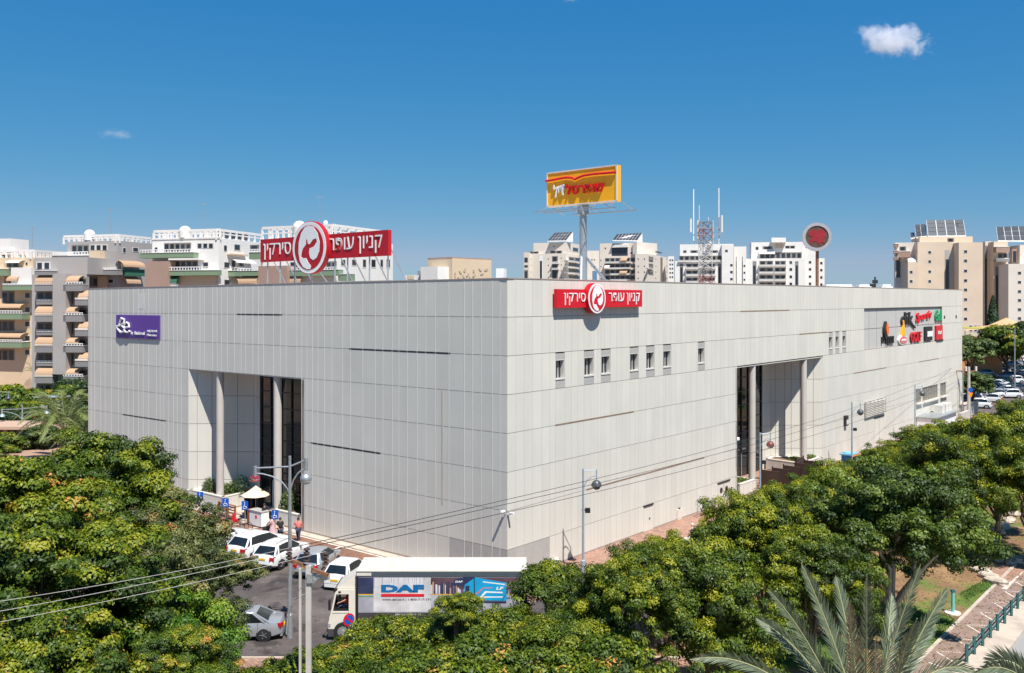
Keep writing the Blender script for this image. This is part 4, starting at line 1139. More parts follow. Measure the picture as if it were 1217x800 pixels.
for k,(x_,lb) in enumerate(((264.5,'left slatted red brown wooden barrier beside the planter'),(275,'right slatted red brown wooden barrier beside the gates'))):
    p = ent(x_,1.0+0.1*k)
    wb_ = thing('wooden_barrier', lb, 'barrier', p, rz=math.atan2(-eL.y,-eL.x))
    for s_ in (-1,1): MB().box((s_*0.5,0,0.55),(0.12,0.12,1.1)).build('post', M['wood'], wb_)
    for q in range(4): MB().box((0,0,0.2+0.24*q),(0.9,0.04,0.10)).build('slat', M['wood'], wb_)
    MB().box((0,0,1.08),(1.1,0.14,0.06)).build('top_rail', M['wood'], wb_)

# dark wicker screens and cafe tables at the street entrance
def RFW(t,d): return FR.w(t,0.14,d)
rzR = math.atan2(eR.y,eR.x)
k=0
ords = ['first','second','third','fourth','fifth','sixth']
for t_,d_,rot in ((36.0,0.9,PI/2),(37.6,1.2,PI/2),(39.4,1.5,PI/2),(41.4,1.8,PI/2),(43.4,1.9,PI/2),(44.2,0.2,0.0)):
    p = RFW(t_,d_)
    sc_ = thing('wicker_screen', ords[k]+' dark brown wicker screen from the left at the street entrance', 'screen', p, rz=rzR+rot, group='brown wicker screens of the terrace')
    k+=1
    MB().box((0,0,0.92),(1.7,0.10,1.75)).build('woven_panel', M['wicker'], sc_)
    for s_ in (-1,1): MB().box((s_*0.88,0,0.95),(0.07,0.12,1.9)).build('post', M['frame_dark'], sc_)
    for q in range(5): MB().box((0,-0.06,0.25+0.36*q),(1.7,0.03,0.05)).build('slat', M['frame_dark'], sc_)
for j,(t_,d_) in enumerate(((36.8,-0.9),(38.6,-0.4),(40.4,0.3),(42.4,0.6))):
    p = RFW(t_,d_)
    tb = thing('cafe_table', ords[j]+' small dark cafe table from the left behind the wicker screens', 'table', p, group='terrace tables')
    MB().lathe([(0.38,0.74),(0.38,0.78)],(0,0,0),14).build('top', M['wicker'], tb)
    MB().tube([(0,0,0.03),(0,0,0.74)],0.035,8).build('leg', M['frame_dark'], tb)
    MB().lathe([(0.24,0.0),(0.2,0.04)],(0,0,0),12).build('foot', M['frame_dark'], tb)
    for s_ in (-1,1):
        ch = thing('cafe_chair', ('left' if s_<0 else 'right')+' dark chair at the '+ords[j]+' small terrace table', 'chair', (p.x+s_*0.7,p.y+0.1,p.z), rz=s_*PI/2, group='terrace chairs')
        MB().box((0,0,0.45),(0.44,0.44,0.05)).build('seat', M['wicker'], ch)
        MB().box((0,0.21,0.72),(0.44,0.04,0.5)).build('backrest', M['wicker'], ch)
        for a in (-1,1):
            for b in (-1,1): MB().box((a*0.19,b*0.19,0.22),(0.04,0.04,0.44)).build('leg', M['frame_dark'], ch)
# glazed kiosk front with blue door in the left of the street entrance
p = FR.w(32.2,0.14,-1.6)
kf = thing('entrance_gate','white framed entrance portal with blue door at the street entrance','portal',p,world=True)
for t_ in (32.0,34.9): MB().fbox(FR,t_-0.14,t_+0.14,0.14,4.0,-3.7,-3.45).build('post', M['white'], kf)
MB().fbox(FR,31.3,38.5,4.0,4.25,-3.7,-3.40).build('beam', M['white'], kf)
MB().fbox(FR,32.7,33.5,0.14,3.2,-3.9,-3.8).build('blue_door', mat('blue_door_paint',(0.12,0.28,0.38),0.4), kf)

# litter bin and bollards along the street front
def onR(x_,y_): return gp(x_,y_,0.12)
p = onR(804,617); p.z=0.12
bn = thing('concrete_bin','pale concrete litter bin on the pavement between two service doors','litter bin',p)
MB().lathe([(0.42,0),(0.45,0.2),(0.45,0.85),(0.38,0.9)],(0,0,0),4).build('tub', M['offwhite'], bn)
MB().lathe([(0.34,0.86),(0.34,0.92)],(0,0,0),12).build('rim', M['frame_dark'], bn)
p = onR(658,671); p.z=0.12
cbx = thing('concrete_block','small pale concrete block at the foot of the building corner','block',p)
MB().prism([(-0.35,-0.25),(0.35,-0.25),(0.35,0.25),(-0.35,0.25)],0,0.35).prism([(-0.3,-0.2),(0.3,-0.2),(0.3,0.2),(-0.3,0.2)],0.35,0.4).build('block', M['offwhite'], cbx)
for j,(x_,y_) in enumerate(((732.5,671),(823,633),(802,640),(640+1.0,690))):
    if j == 3: continue
    t_ = FR.t(x_, 2.75); p = FR.w(t_,0.12,2.75)
    bl = thing('bollard', ('nearest','middle','farthest')[(0,2,1)[j]]+' short white bollard on the kerb side of the pavement', 'bollard', p, group='white bollards')
    MB().tube([(0,0,0),(0,0,0.62),(0,0,0.68)],[0.08,0.08,0.04],10).build('post', M['white'], bl)
    MB().tube([(0,0,0.42),(0,0,0.52)],0.083,10).build('band', M['kerb_red'], bl)
for j,(xa,xb) in enumerate(((830,845),(855,862))):
    ta, tb_ = FR.t(xa,1.0), FR.t(xb,1.0); p = FR.w(ta,0.12,1.0)
    hr = thing('hoop_rail', ('longer arched','shorter arched')[j]+' steel hoop rail guarding the double service door', 'rail', p, world=True)
    pts=[FR.w(ta,0.12,0.9),FR.w(ta,0.95,0.9)]+[FR.w(ta+(tb_-ta)*u,0.95+0.25*math.sin(PI*u),0.9) for u in (0.2,0.4,0.6,0.8)]+[FR.w(tb_,0.95,0.9),FR.w(tb_,0.12,0.9)]
    MB().tube(pts,0.035,8).build('hoop', M['steel'], hr, smooth=True)
    MB().bar(FR.w(ta,0.5,0.9),FR.w(tb_,0.5,0.9),0.04).build('cross_bar', M['steel'], hr)

# footpath railing at bottom right
rp = [(1149,787),(1158,777.5),(1168,767.5),(1177,758),(1185.5,749.5),(1194,741),(1202,732),(1209.5,723.5),(1216.8,714.5),(1224,706),(1231,698)]
P = [gp(x,y,0.13) for x,y in rp]
P0 = P[0].copy(); P0.z=0.13
rl = thing('railing','dark teal post and rail fence along the footpath','railing',P0,world=True)
P.insert(0, P[0]-(P[1]-P[0])*0.0)
P = P[1:]
for p in P:
    MB().prism([(p.x-0.055,p.y-0.055),(p.x+0.055,p.y-0.055),(p.x+0.055,p.y+0.055),(p.x-0.055,p.y+0.055)],0.13,0.95).prism([(p.x-0.07,p.y-0.07),(p.x+0.07,p.y-0.07),(p.x+0.07,p.y+0.07),(p.x-0.07,p.y+0.07)],0.95,0.99).build('post', M['teal'], rl)
for z_ in (0.45,0.80):
    MB().bar((P[0].x,P[0].y,z_),(P[-1].x,P[-1].y,z_),0.05,0.07).build('rail', M['teal'], rl)
# turquoise post on the verge
p = gp(1132.5,729,0.1); p.z=0.1
tp = thing('turquoise_post','turquoise post on a pale round footing at the edge of the grass','post',p)
MB().tube([(0,0,0.06),(0,0,1.25)],0.09,12).build('post', mat('turquoise_paint',(0.16,0.48,0.44),0.5), tp)
MB().lathe([(0.42,0),(0.42,0.06),(0.2,0.1)],(0,0,0),18).build('footing', M['kerb_white'], tp)
MB().box((0,0,1.25),(0.2,0.2,0.12)).build('meter_box', M['teal'], tp)

# boulders on the verge
M['rock'] = ground_mat('limestone', (0.50,0.42,0.33), [((0.30,0.25,0.21),0.42,0.62,1.3,0.8),((0.62,0.55,0.46),0.55,0.68,3,0.7)], 1.0, 0.95, 0.8, fine=5)
def rock(p, sx, sy, sz, rz, label):
    m = MB(); m.ball((0,0,0),1.0,12,8)
    o_=random.uniform(0,50)
    vs=[]
    from mathutils import noise
    for v in m.v:
        v=Vector(v); k=1+0.38*noise.noise(v*1.3+Vector((o_,0,0)))+0.15*noise.noise(v*3.1+Vector((0,o_,0)))
        v=v*k; v.z=min(v.z,0.72+0.1*noise.noise(v*2+Vector((o_,o_,0))))
        vs.append((v.x*sx,v.y*sy,max(v.z*sz,-0.1)))
    m.v=vs
    o = m.build('boulder', M['rock']); o.location=(p.x,p.y,0.1+sz*0.25); o.rotation_euler=(0,0,rz)
    return tag(o, label, 'boulder', 'limestone boulders on the verge')
RK = [(1171,657,.35,'first pale boulder at the left end of the upper row'),(1174.5,664,.6,'pale boulder just below the left end of the upper row'),(1184,663,.75,'long pale boulder second along the path curve'),(1194,667,.7,'third flat pale boulder along the path curve'),(1203,670,.55,'fourth flat boulder along the path curve'),(1213,668,.8,'rightmost boulder along the path curve'),
      (1179,641,.8,'grey shaded boulder low in the row under the trees'),(1186,634,.9,'big grey boulder in the middle of the shaded row'),(1193,627,.8,'grey boulder in the upper middle of the shaded row'),(1200,620,.8,'pale boulder near the top of the shaded row'),(1206,613,.75,'topmost pale boulder of the shaded row'),
      (1167,680,.75,'first slab of the short row left of the path'),(1176,687,.7,'second slab of the short row left of the path'),(1184,693,.8,'last slab of the short row touching the footpath')]
for i,(x_,y_,s_,lb) in enumerate(RK):
    rock(gp(x_,y_,0.1), s_*0.95, s_*0.6, 0.42*s_, random.uniform(-.5,.5)+ (0.2 if i<6 else 0.85 if i<11 else -0.8), lb)

# ================================================================ VEHICLES
def paint(name, c, metal=0.0): return mat(name, c, 0.28 if not metal else 0.32, metal=metal, var=0.02, coat=0.6)
PAINT = dict(white=paint('car_white',(0.74,0.74,0.73)), silver=paint('car_silver',(0.42,0.44,0.47),0.5), grey=paint('car_grey',(0.10,0.115,0.13),0.4),
             navy=paint('car_navy',(0.012,0.025,0.06),0.3), steelblue=paint('car_steel_blue',(0.11,0.17,0.24),0.4), teal=paint('car_dark_teal',(0.01,0.05,0.06),0.3),
             red=paint('car_red',(0.35,0.01,0.015)), black=paint('car_black',(0.01,0.01,0.012)))
M['tail'] = mat('tail_light_red',(0.45,0.01,0.01),0.2)
M['head'] = mat('headlight_glass',(0.55,0.57,0.6),0.12,metal=0.5)
M['plate'] = mat('yellow_number_plate',(0.75,0.45,0.02),0.5)
M['trim'] = mat('black_trim',(0.02,0.02,0.022),0.6)
M['rim'] = mat('alloy_rim',(0.45,0.46,0.48),0.35,metal=0.7)
M['chrome'] = mat('chrome',(0.6,0.6,0.6),0.2,metal=0.9)
# profile: length, half width, wheel radius, ground clearance, top line (x from -1 rear to 1 front, z), glasshouse base and roof x, roof z
KINDS_ = {
 'suv':   dict(L=4.45,w=0.92,r=0.345,zb=0.24,top=[(-1,0.62),(-0.985,0.86),(-0.95,1.03),(-0.6,1.08),(0.05,1.08),(0.42,1.04),(0.50,1.02),(0.86,0.93),(0.96,0.82),(1,0.58)],gb=(-0.92,0.56),gr=(-0.68,0.10),zr=1.60,wh=(-0.60,0.62)),
 'sedan': dict(L=4.60,w=0.90,r=0.325,zb=0.17,top=[(-1,0.55),(-0.985,0.80),(-0.95,0.97),(-0.70,1.00),(-0.5,0.96),(0.05,0.95),(0.38,0.93),(0.48,0.90),(0.86,0.76),(0.96,0.66),(1,0.48)],gb=(-0.74,0.46),gr=(-0.36,0.06),zr=1.42,wh=(-0.60,0.62)),
 'hatch': dict(L=3.70,w=0.84,r=0.30,zb=0.18,top=[(-1,0.58),(-0.985,0.84),(-0.95,0.97),(-0.6,1.00),(0.05,0.99),(0.45,0.96),(0.56,0.93),(0.86,0.80),(0.96,0.70),(1,0.50)],gb=(-0.94,0.60),gr=(-0.70,0.10),zr=1.52,wh=(-0.66,0.64)),
}
def car(label, p, heading, color, kind='suv', group=None, detail=True, rails=False, scale=1.0, name='parked_car'):
    K = KINDS_[kind]; L=K['L']/2; w_=K['w']; zb=K['zb']; P_=PAINT[color]
    c = thing(name, label, 'car', p, rz=heading, group=group)
    c.scale = (scale,)*3
    tops = K['top']
    def ztop(x):
        for (a,za),(b,zb_) in zip(tops,tops[1:]):
            if a <= x <= b: return za+(zb_-za)*(x-a)/(b-a+1e-9)
        return tops[-1][1]
    xs = sorted({t[0] for t in tops} | {-0.8,-0.3,-0.1,0.2,0.3,0.62,0.75,0.92})
    V=[];Fc=[]; nr=12
    for x in xs:
        wx = w_*(1-0.20*max(0,(abs(x)-0.72)/0.28)**2.0) ; zt=ztop(x)
        zl = zb + 0.12*max(0,(abs(x)-0.86)/0.14)
        half=[(0,zl),(wx*0.80,zl),(wx*0.97,zl+0.10),(wx*1.0,(zl+zt)*0.5),(wx*0.985,zt-0.17),(wx*0.93,zt-0.05),(wx*0.78,zt-0.0)]
        ring=half+[(0,zt+0.025)]+[(-a,b) for a,b in reversed(half[1:])]
        nr=len(ring)
        V += [(x*L,a,b) for a,b in ring]
    for i in range(len(xs)-1):
        for k in range(nr): Fc.append((i*nr+k,i*nr+(k+1)%nr,(i+1)*nr+(k+1)%nr,(i+1)*nr+k))
    Fc.append(tuple(range(nr))); Fc.append(tuple((len(xs)-1)*nr+k for k in range(nr)))
    MB().add(V,Fc).build('body', P_, c, smooth=True)
    # glasshouse
    b0,b1 = K['gb'][0]*L, K['gb'][1]*L; r0,r1 = K['gr'][0]*L, K['gr'][1]*L; zr=K['zr']
    zb0,zb1 = ztop(K['gb'][0])-0.06, ztop(K['gb'][1])-0.04
    wb=w_*0.90; wr=w_*0.67
    def gpt(u,v,s):   # u 0 rear..1 front, v 0 base..1 roof
        x = (b0+(b1-b0)*u)*(1-v)+(r0+(r1-r0)*u)*v
        y = s*(wb+(wr-wb)*max(v,0)**1.3); z=(zb0+(zb1-zb0)*u)*(1-v)+zr*v - 0.05*v*(2*u-1)**2
        return Vector((x,y,z))
    gl=MB(); us=[0,0.5,1]; vs_=[0,0.35,0.7,0.965]
    ringp=[]
    for v in vs_:
        ringp.append([gpt(0,v,-0.93),gpt(0,v,0.93),gpt(0.04,v,1),gpt(0.3,v,1),gpt(0.5,v,1),gpt(0.75,v,1),gpt(0.96,v,1),gpt(1,v,0.9),gpt(1,v,-0.9),gpt(0.96,v,-1),gpt(0.75,v,-1),gpt(0.5,v,-1),gpt(0.3,v,-1),gpt(0.04,v,-1)])
    n=len(ringp[0]); VV=[q for r_ in ringp for q in r_]; FF=[]
    for i in range(len(vs_)-1):
        for k in range(n): FF.append((i*n+k,i*n+(k+1)%n,(i+1)*n+(k+1)%n,(i+1)*n+k))
    FF.append(tuple((len(vs_)-1)*n+k for k in range(n)))
    gl.add(VV,FF).build('windows', M['glass'], c, smooth=True)
    rf=MB(); top=[]
    for v,dz,sc in ((0.90,0.0,1.015),(0.99,0.02,1.0),(1.0,0.045,0.93),(1.0,0.065,0.6)):
        for q in [gpt(0,v,-0.9),gpt(0,v,0.9),gpt(0.06,v,1),gpt(0.5,v,1),gpt(0.94,v,1),gpt(1,v,0.88),gpt(1,v,-0.88),gpt(0.94,v,-1),gpt(0.5,v,-1),gpt(0.06,v,-1)]:
            cxm=(r0+r1)/2
            top.append(Vector((cxm+(q.x-cxm)*sc,q.y*sc,q.z+dz)))
    n=10; FF=[]
    for i in range(3):
        for k in range(n): FF.append((i*n+k,i*n+(k+1)%n,(i+1)*n+(k+1)%n,(i+1)*n+k))
    FF.append(tuple(3*n+k for k in range(n)))
    rf.add(top,FF).build('roof', P_, c, smooth=True)
    for s in (-1,1):
        for u,wd in ((0.02,0.11),(0.985,0.055)): MB().bar(gpt(u,-0.02,s*1.005),gpt(u,0.97,s*1.005),wd,wd*0.6).build('pillar',P_,c)
        if kind!='sedan': MB().bar(gpt(0.13,-0.02,s*1.008),gpt(0.07,0.97,s*1.008),0.16,0.05).build('pillar',P_,c)
        else: MB().bar(gpt(0.10,-0.02,s*1.008),gpt(0.10,0.97,s*1.008),0.14,0.05).build('pillar',P_,c)
    if detail:
        bp=MB()
        for s in (-1,1):
            for u in (0.36,0.62): bp.bar(gpt(u,0.0,s*1.004),gpt(u,0.94,s*1.004),0.05,0.02)
        bp.build('door_pillar', M['trim'], c)
    # wheels
    for wx in K['wh']:
        for s in (-1,1):
            cx_,cy_ = wx*L, s*(w_-0.09)
            MB().tube([(cx_,s*(w_*0.975-0.10),K['r']+0.02),(cx_,s*(w_*0.975+0.012),K['r']+0.02)],K['r']+0.065,20).build('wheel_arch', M['trim'], c)
            wh=MB().tube([(cx_,cy_-s*0.12,K['r']),(cx_,cy_+s*0.085,K['r']),(cx_,cy_+s*0.105,K['r'])],[K['r'],K['r'],K['r']*0.93],22).build('wheel', M['rubber'], c)
            rm=MB()
            rm.tube([(cx_,cy_+s*0.10,K['r']),(cx_,cy_+s*0.114,K['r'])],K['r']*0.66,18,mi=0)
            if detail:
                for k in range(5):
                    a=2*PI*k/5
                    rm.bar((cx_,cy_+s*0.12,K['r']),(cx_+K['r']*0.62*math.cos(a),cy_+s*0.12,K['r']+K['r']*0.62*math.sin(a)),0.07,0.02,mi=1)
            rm.build('rim', [M['trim'] if detail else M['rim'],M['rim']], wh)
    zt_r = ztop(-0.96); zt_f=ztop(0.96)
    for s in (-1,1):
        MB().box((-L*0.955,s*w_*0.76,zt_r-0.13),(0.20,0.30,0.20),rz=-s*0.35).build('tail_light', M['tail'], c)
        MB().box((L*0.945,s*w_*0.68,zt_f-0.06),(0.26,0.34,0.14),rz=s*0.45).build('headlight', M['head'], c)
        MB().box((b1-0.42,s*(wb+0.13),zb1+0.10),(0.16,0.20,0.13),rz=s*0.1).bar((b1-0.40,s*(wb-0.02),zb1+0.05),(b1-0.40,s*(wb+0.08),zb1+0.07),0.05).build('mirror', P_, c)
    MB().box((-L*1.0,0,zt_r-0.30 if kind!='suv' else 0.80),(0.03,0.50,0.13)).build('number_plate', M['plate'], c)
    MB().box((L*1.0,0,0.42),(0.03,0.50,0.12)).build('number_plate', M['plate'], c)
    MB().box((-L*0.975,0,zb+0.13),(0.12,w_*1.55,0.20)).build('rear_bumper', M['trim'] if kind=='suv' else P_, c)
    MB().box((L*0.972,0,0.60),(0.10,w_*0.9,0.14)).build('grille', M['trim'], c)
    if detail:
        for s in (-1,1):
            dm=MB()
            for x in (b0+0.62,(b0+b1)/2-0.05,b1-0.45): dm.box((x,s*(w_*0.99),0.66),(0.012,0.022,0.62))
            dm.build('door_gap', M['trim'], c)
            hd=MB()
            for x in ((b0+b1)/2-0.25,b1-1.3+0.45): hd.box((x+0.0,s*(w_*0.995),0.86),(0.17,0.035,0.035))
            hd.build('door_handle', P_, c)
            if kind=='suv': MB().box((0,s*w_*0.985,zb+0.10),(L*1.0,0.03,0.16)).build('sill_trim', M['trim'], c)
        if rails:
            for s in (-1,1):
                MB().tube([(r0+0.1,s*wr*0.88,zr+0.02),(r0+0.25,s*wr*0.88,zr+0.09),(r1-0.25,s*wr*0.88,zr+0.08),(r1-0.1,s*wr*0.88,zr+0.02)],0.018,6).build('roof_rail', M['trim'], c)
        MB().tube([(r0+0.25,0,zr+0.04),(r0-0.02,0,zr+0.2)],0.008,4).build('aerial', M['trim'], c)
    return c
# cars along the mall, nose towards it
h67 = R(66)
def rearcar(label, px_, py_, kind, color, hd=h67, **k):
    g = gp(px_,py_); L=KINDS_[kind]['L']/2
    return car(label, (g.x+L*math.cos(hd), g.y+L*math.sin(hd), 0.016), hd, color, kind, **k)
GP='cars parked nose to the mall'
rearcar('white wagon with black roof rails and red tail lights in the nose-in row', 311,680,'suv','white',hd=R(70),rails=True,group=GP)
rearcar('large white wagon parked deepest of the fully visible cars, partly behind leaves', 279,669,'suv','white',hd=R(60),group=GP,scale=1.04)
rearcar('silver hatchback half hidden behind the concrete power pole insulators', 361.5,690,'suv','silver',hd=R(80),group=GP,scale=0.95)
rearcar('small white hatchback with yellow rear plate just left of the truck cab', 397,703,'hatch','white',hd=R(73),group=GP)
g=gp(262,648); car('white sedan at the far left of the row, mostly behind the tree', (g.x,g.y,0.016), R(58),'white','sedan',group=GP)
g=at(292,47.3); car('silver coupe with alloy wheels under the big tree beside the lamp post', (g.x-0.35,47.5,0.004), R(184),'silver','sedan')
g=gp(150,672); car('white car glimpsed through the big tree at left', (g.x,g.y,0.004), R(120),'white','suv')
# distant parking lot
LOT=[(1160.5,485,'suv','white',160,'white wagon at the car park entrance next to the power pole'),
 (1181,434.5,'suv','white',172,'white wagon alone in the farthest lane of the car park'),
 (1165,433,'suv','silver',150,'silver car beside the white wagon in the farthest lane'),
 (1172,427.5,'hatch','red',175,'red car half hidden behind the farthest lane under trees'),
 (1197,450,'suv','steelblue',172,'steel blue wagon in the middle lane of the car park'),
 (1213,447,'sedan','navy',172,'navy car at the right picture edge, middle lane'),
 (1211,441,'hatch','teal',172,'dark teal car behind the navy car at the right edge'),
 (1192,455,'sedan','teal',130,'dark teal sedan at the head of the diagonal row'),
 (1185.5,459.5,'sedan','white',130,'white car with headlights second in the diagonal row'),
 (1180,463,'sedan','navy',130,'navy car third in the diagonal row'),
 (1174,467.5,'hatch','white',130,'white small car fourth in the diagonal row'),
 (1166,473,'hatch','silver',130,'silver small car fifth in the diagonal row'),
 (1205,462,'sedan','grey',170,'grey sedan near the right edge in the nearest lane'),
 (1195,467,'sedan','silver',172,'silver sedan in front of the nearest tree crown in the lot'),
 (1216,466,'suv','grey',172,'dark wagon cut by the right picture edge, nearest lane'),
 (1150.5,474,'suv','white',128,'white car squeezed behind the far power pole'),
 (1153,477,'hatch','navy',128,'dark hatchback between the pole and the white wagon'),
 (1189,444,'sedan','white',172,'white sedan left of the steel blue wagon'),(1205,455,'hatch','white',172,'white hatchback below the navy car'),(1170,447,'suv','silver',150,'silver wagon under the trees in the second lane'),
 (1199,473,'suv','white',172,'white wagon low in the nearest lane of the car park'),(1186,472,'sedan','silver',150,'silver sedan low in the car park above the tree crowns'),(1177,478,'hatch','white',150,'white hatchback nearest the tree crowns in the car park'),(1214,434,'sedan','silver',172,'silver sedan far back at the right picture edge'),(1200,436,'suv','steelblue',172,'blue grey wagon in the farthest lane near the lamp pole')]
for x_,y_,k_,c_,hd_,lb in LOT:
    g=gp(x_,y_); car(lb,(g.x,g.y,0.012),R(hd_),c_,k_,group='cars in the far car park',detail=False)

# ---------------------------------------------------------------- truck
TY=46.8; X0,X1=at(424,TY).x,at(626,TY).x
TF=Face((0,TY),(1,0),(0,-1))
def tx(px_): return (px_-CX)/F*TY
def tz(py_): return zat(py_,TY)
trk=thing('truck','white box truck with a printed side picturing a blue truck before a night skyline','truck',((X0+X1)/2,TY+1.2,0),world=True)
TW=2.45
ZT=3.60
bx=MB().fbox(TF,X0,X1,1.0,3.30,-TW,0).build('box_body', M['white'], trk)
MB().fbox(TF,X0-0.02,X1+0.02,3.56,ZT,-TW-0.02,0.02).build('roof', mat('truck_roof',(0.58,0.535,0.465),0.5,dirt=0.1), trk)
MB().fbox(TF,X0-0.03,X1+0.03,3.30,3.56,-TW-0.01,0.03).build('top_rail', mat('slate_rail',(0.10,0.125,0.15),0.4,metal=0.3), trk)
MB().fbox(TF,X0-0.0,X0+0.75,3.36,3.50,0.03,0.05).build('corner_plate', M['offwhite'], trk)
MB().fbox(TF,X1-0.10,X1+0.035,1.0,3.30,-0.02,0.04).build('corner_post', M['black'], trk)
MB().fbox(TF,X0-0.03,X0+0.08,1.0,3.30,-0.02,0.04).build('corner_post', M['black'], trk)
M['p_night']=mat('print_night_blue',(0.030,0.040,0.095),0.4,var=0.3,vscale=1.5); M['p_white']=mat('print_grey_white',(0.60,0.585,0.59),0.45,var=0.25,vscale=1.2)
M['p_road']=mat('print_road_grey',(0.36,0.36,0.41),0.45,var=0.3,vscale=0.9); M['p_dark']=mat('print_charcoal',(0.055,0.05,0.055),0.5,var=0.2); M['p_mauve']=mat('print_dusk_mauve',(0.10,0.055,0.07),0.45,var=0.4,vscale=1.0)
M['p_blue']=mat('print_daf_blue',(0.008,0.13,0.33),0.4); M['p_sky']=mat('print_truck_blue',(0.012,0.33,0.60),0.4,var=0.12,vscale=1.5); M['p_red']=mat('print_red',(0.62,0.02,0.035),0.4)
pn=MB().fbox(TF,X0+0.08,X1-0.10,1.04,3.27,-0.01,0.012).build('side_print', M['p_road'], trk)
def pr(x0,x1,y0,y1,m,d,name): return MB().fbox(TF,tx(x0),tx(x1),tz(y1),tz(y0),0.008,d).build(name,M[m],pn)
pr(425.6,444,686.5,706,'p_night',0.016,'print_sky'); pr(444,512,686.5,727,'p_white',0.016,'print_wall'); pr(512,624,686.5,706.5,'p_mauve',0.016,'print_sky')
pr(425.6,624,728,738.8,'p_dark',0.018,'print_base')
for x0,x1,y0,y1,m in ((425.6,444,706,707,'plate'),(425.6,444,708.5,709.3,'green_sign'),(512,624,706,706.8,'plate'),(444,512,700,706.5,'p_white')): pr(x0,x1,y0,y1,m,0.020,'print_line')
for i in range(30):
    x=444+68*i/30+random.uniform(0,1); 
    if random.random()<0.5: pr(x,x+random.uniform(0.4,1.0),686.5,696+random.uniform(-4,4),'p_road',0.019,'print_streak')
sk=MB(); rnd_=random.Random(5)
for i in range(60):
    x=512+112*i/60; h_=rnd_.uniform(4,15) if (x<545 or x>602) else rnd_.uniform(3,7); wd=rnd_.uniform(0.8,2.4)
    sk.fbox(TF,tx(x),tx(min(x+wd,623.5)),tz(705.8),tz(705.8-h_),0.012,0.021+0.0005*(i%4),mi=rnd_.choice((0,1,2,3,2,0)))
sk.build('print_skyline',[M['p_white'],M['p_night'],mat('print_lit_window',(0.42,0.27,0.20),0.5),mat('print_violet',(0.16,0.10,0.22),0.5)],pn)
def pp_(pts,m,d,name,d0=0.02): return MB().fpoly(TF,[(tx(500+x/8.11),tz(655+y/8.11)) for x,y in pts],d0,d,).build(name,M[m],pn)
pp_([(300,330),(330,270),(430,250),(520,250),(510,330),(420,335)],'p_night',0.025,'print_deflector')
pp_([(520,252),(828,305),(828,478),(524,470)],'p_sky',0.027,'print_blue_box')
pp_([(424,325),(512,262),(520,470),(470,470),(450,520),(440,500),(415,445)],'p_sky',0.027,'print_blue_cab')
pp_([(430,335),(470,330),(470,410),(432,425)],'p_night',0.030,'print_window'); pp_([(510,262),(520,262),(526,470),(516,470)],'p_night',0.030,'print_gap')
pp_([(570,440),(620,385),(790,392),(790,405),(632,400),(598,436),(790,436),(790,446),(570,448)],'white',0.030,'print_stripe')
pp_([(500,415),(545,400),(600,350),(690,350),(690,356),(605,358),(550,412),(500,424)],'c_pink',0.030,'print_stripe')
pp_([(600,290),(825,318),(825,328),(600,300)],'white',0.030,'print_stripe'); pp_([(530,478),(825,484),(825,500),(530,495)],'p_night',0.028,'print_chassis')
for cx_,cy_,r_ in ((493,528,24),(733,520,20)):
    pp_([(cx_+r_*math.cos(2*PI*k/16),cy_+r_*1.25*math.sin(2*PI*k/16)) for k in range(16)],'black',0.032,'print_wheel')
    pp_([(cx_+r_*.5*math.cos(2*PI*k/16),cy_+r_*.62*math.sin(2*PI*k/16)) for k in range(16)],'white',0.034,'print_hub')
MB().text("DAF",TF,tx(453),tx(504),tz(703.8),tz(694.8),0.02,0.012,bold=0.06).build('lettering',M['p_blue'],pn)
pr(453,504.3,705.7,709,'p_red',0.03,'red_bar')
MB().text("www.daf.co.il | 1-800-717-171",TF,tx(454.3),tx(512),tz(714.2),tz(711.2),0.018,0.008,bold=0.012).build('lettering',M['p_dark'],pn)
MB().text("LF",TF,tx(588),tx(600.5),tz(732),tz(728.5),0.02,0.01,bold=0.04,shear=0.2).build('lettering',M['white'],pn)
MB().text("LF",TF,tx(589.5),tx(598.5),tz(700.8),tz(697.3),0.031,0.006,bold=0.04,shear=0.2).build('lettering',M['white'],pn)
MB().text("DRIVING EXCELLENCE",TF,tx(470),tx(500.5),tz(731.2),tz(729.3),0.02,0.008,bold=0.01).build('lettering',M['offwhite'],pn)
MB().text("DAF",TF,tx(541),tx(550),tz(692.3),tz(690),0.026,0.006,bold=0.04,shear=0.2).build('lettering',M['white'],pn)
# chassis, cab
MB().fbox(TF,X0-1.2,X1-0.1,0.72,0.98,-1.7,-0.75).build('chassis',M['black'],trk)
MB().fbox(TF,X0+1.0,X1-3.0,0.45,0.98,-0.08,-0.02).build('side_guard',M['steel'],trk)
M['cab']=mat('truck_cab_paint',(0.70,0.655,0.57),0.35,coat=0.3,var=0.03)
CW=-2.25
def px(pts): return [(tx(a),tz(b)) for a,b in pts]
cab=MB()
cab.fpoly(TF,px([(389.8,739),(393.2,727.5),(422,727.5),(422,748),(416,748),(413,742),(407,739.5),(401,742),(398,748),(390,748)]),CW,-0.06)
cab.fpoly(TF,px([(397.8,705.5),(400.3,701),(422,701),(422,706.8),(397.5,706.8)]),CW,-0.06)
cab.fpoly(TF,px([(414.2,706.8),(422,706.8),(422,727.5),(414.2,727.5)]),-0.13,-0.06)
cab.fpoly(TF,px([(414.2,706.8),(422,706.8),(422,727.5),(414.2,727.5)]),CW,CW+0.07)
cab.fbox(TF,tx(420.8),tx(422),tz(727.5),tz(706.8),CW+0.07,-0.13)
cab.build('cab_shell',M['cab'],trk)
for d0,d1 in ((-0.13,-0.06),(CW,CW+0.07)):
    MB().fpoly(TF,px([(397.5,706.8),(399.4,706.8),(395.2,727.5),(393.2,727.5)]),d0,d1).build('door_pillar',M['cab'],trk)
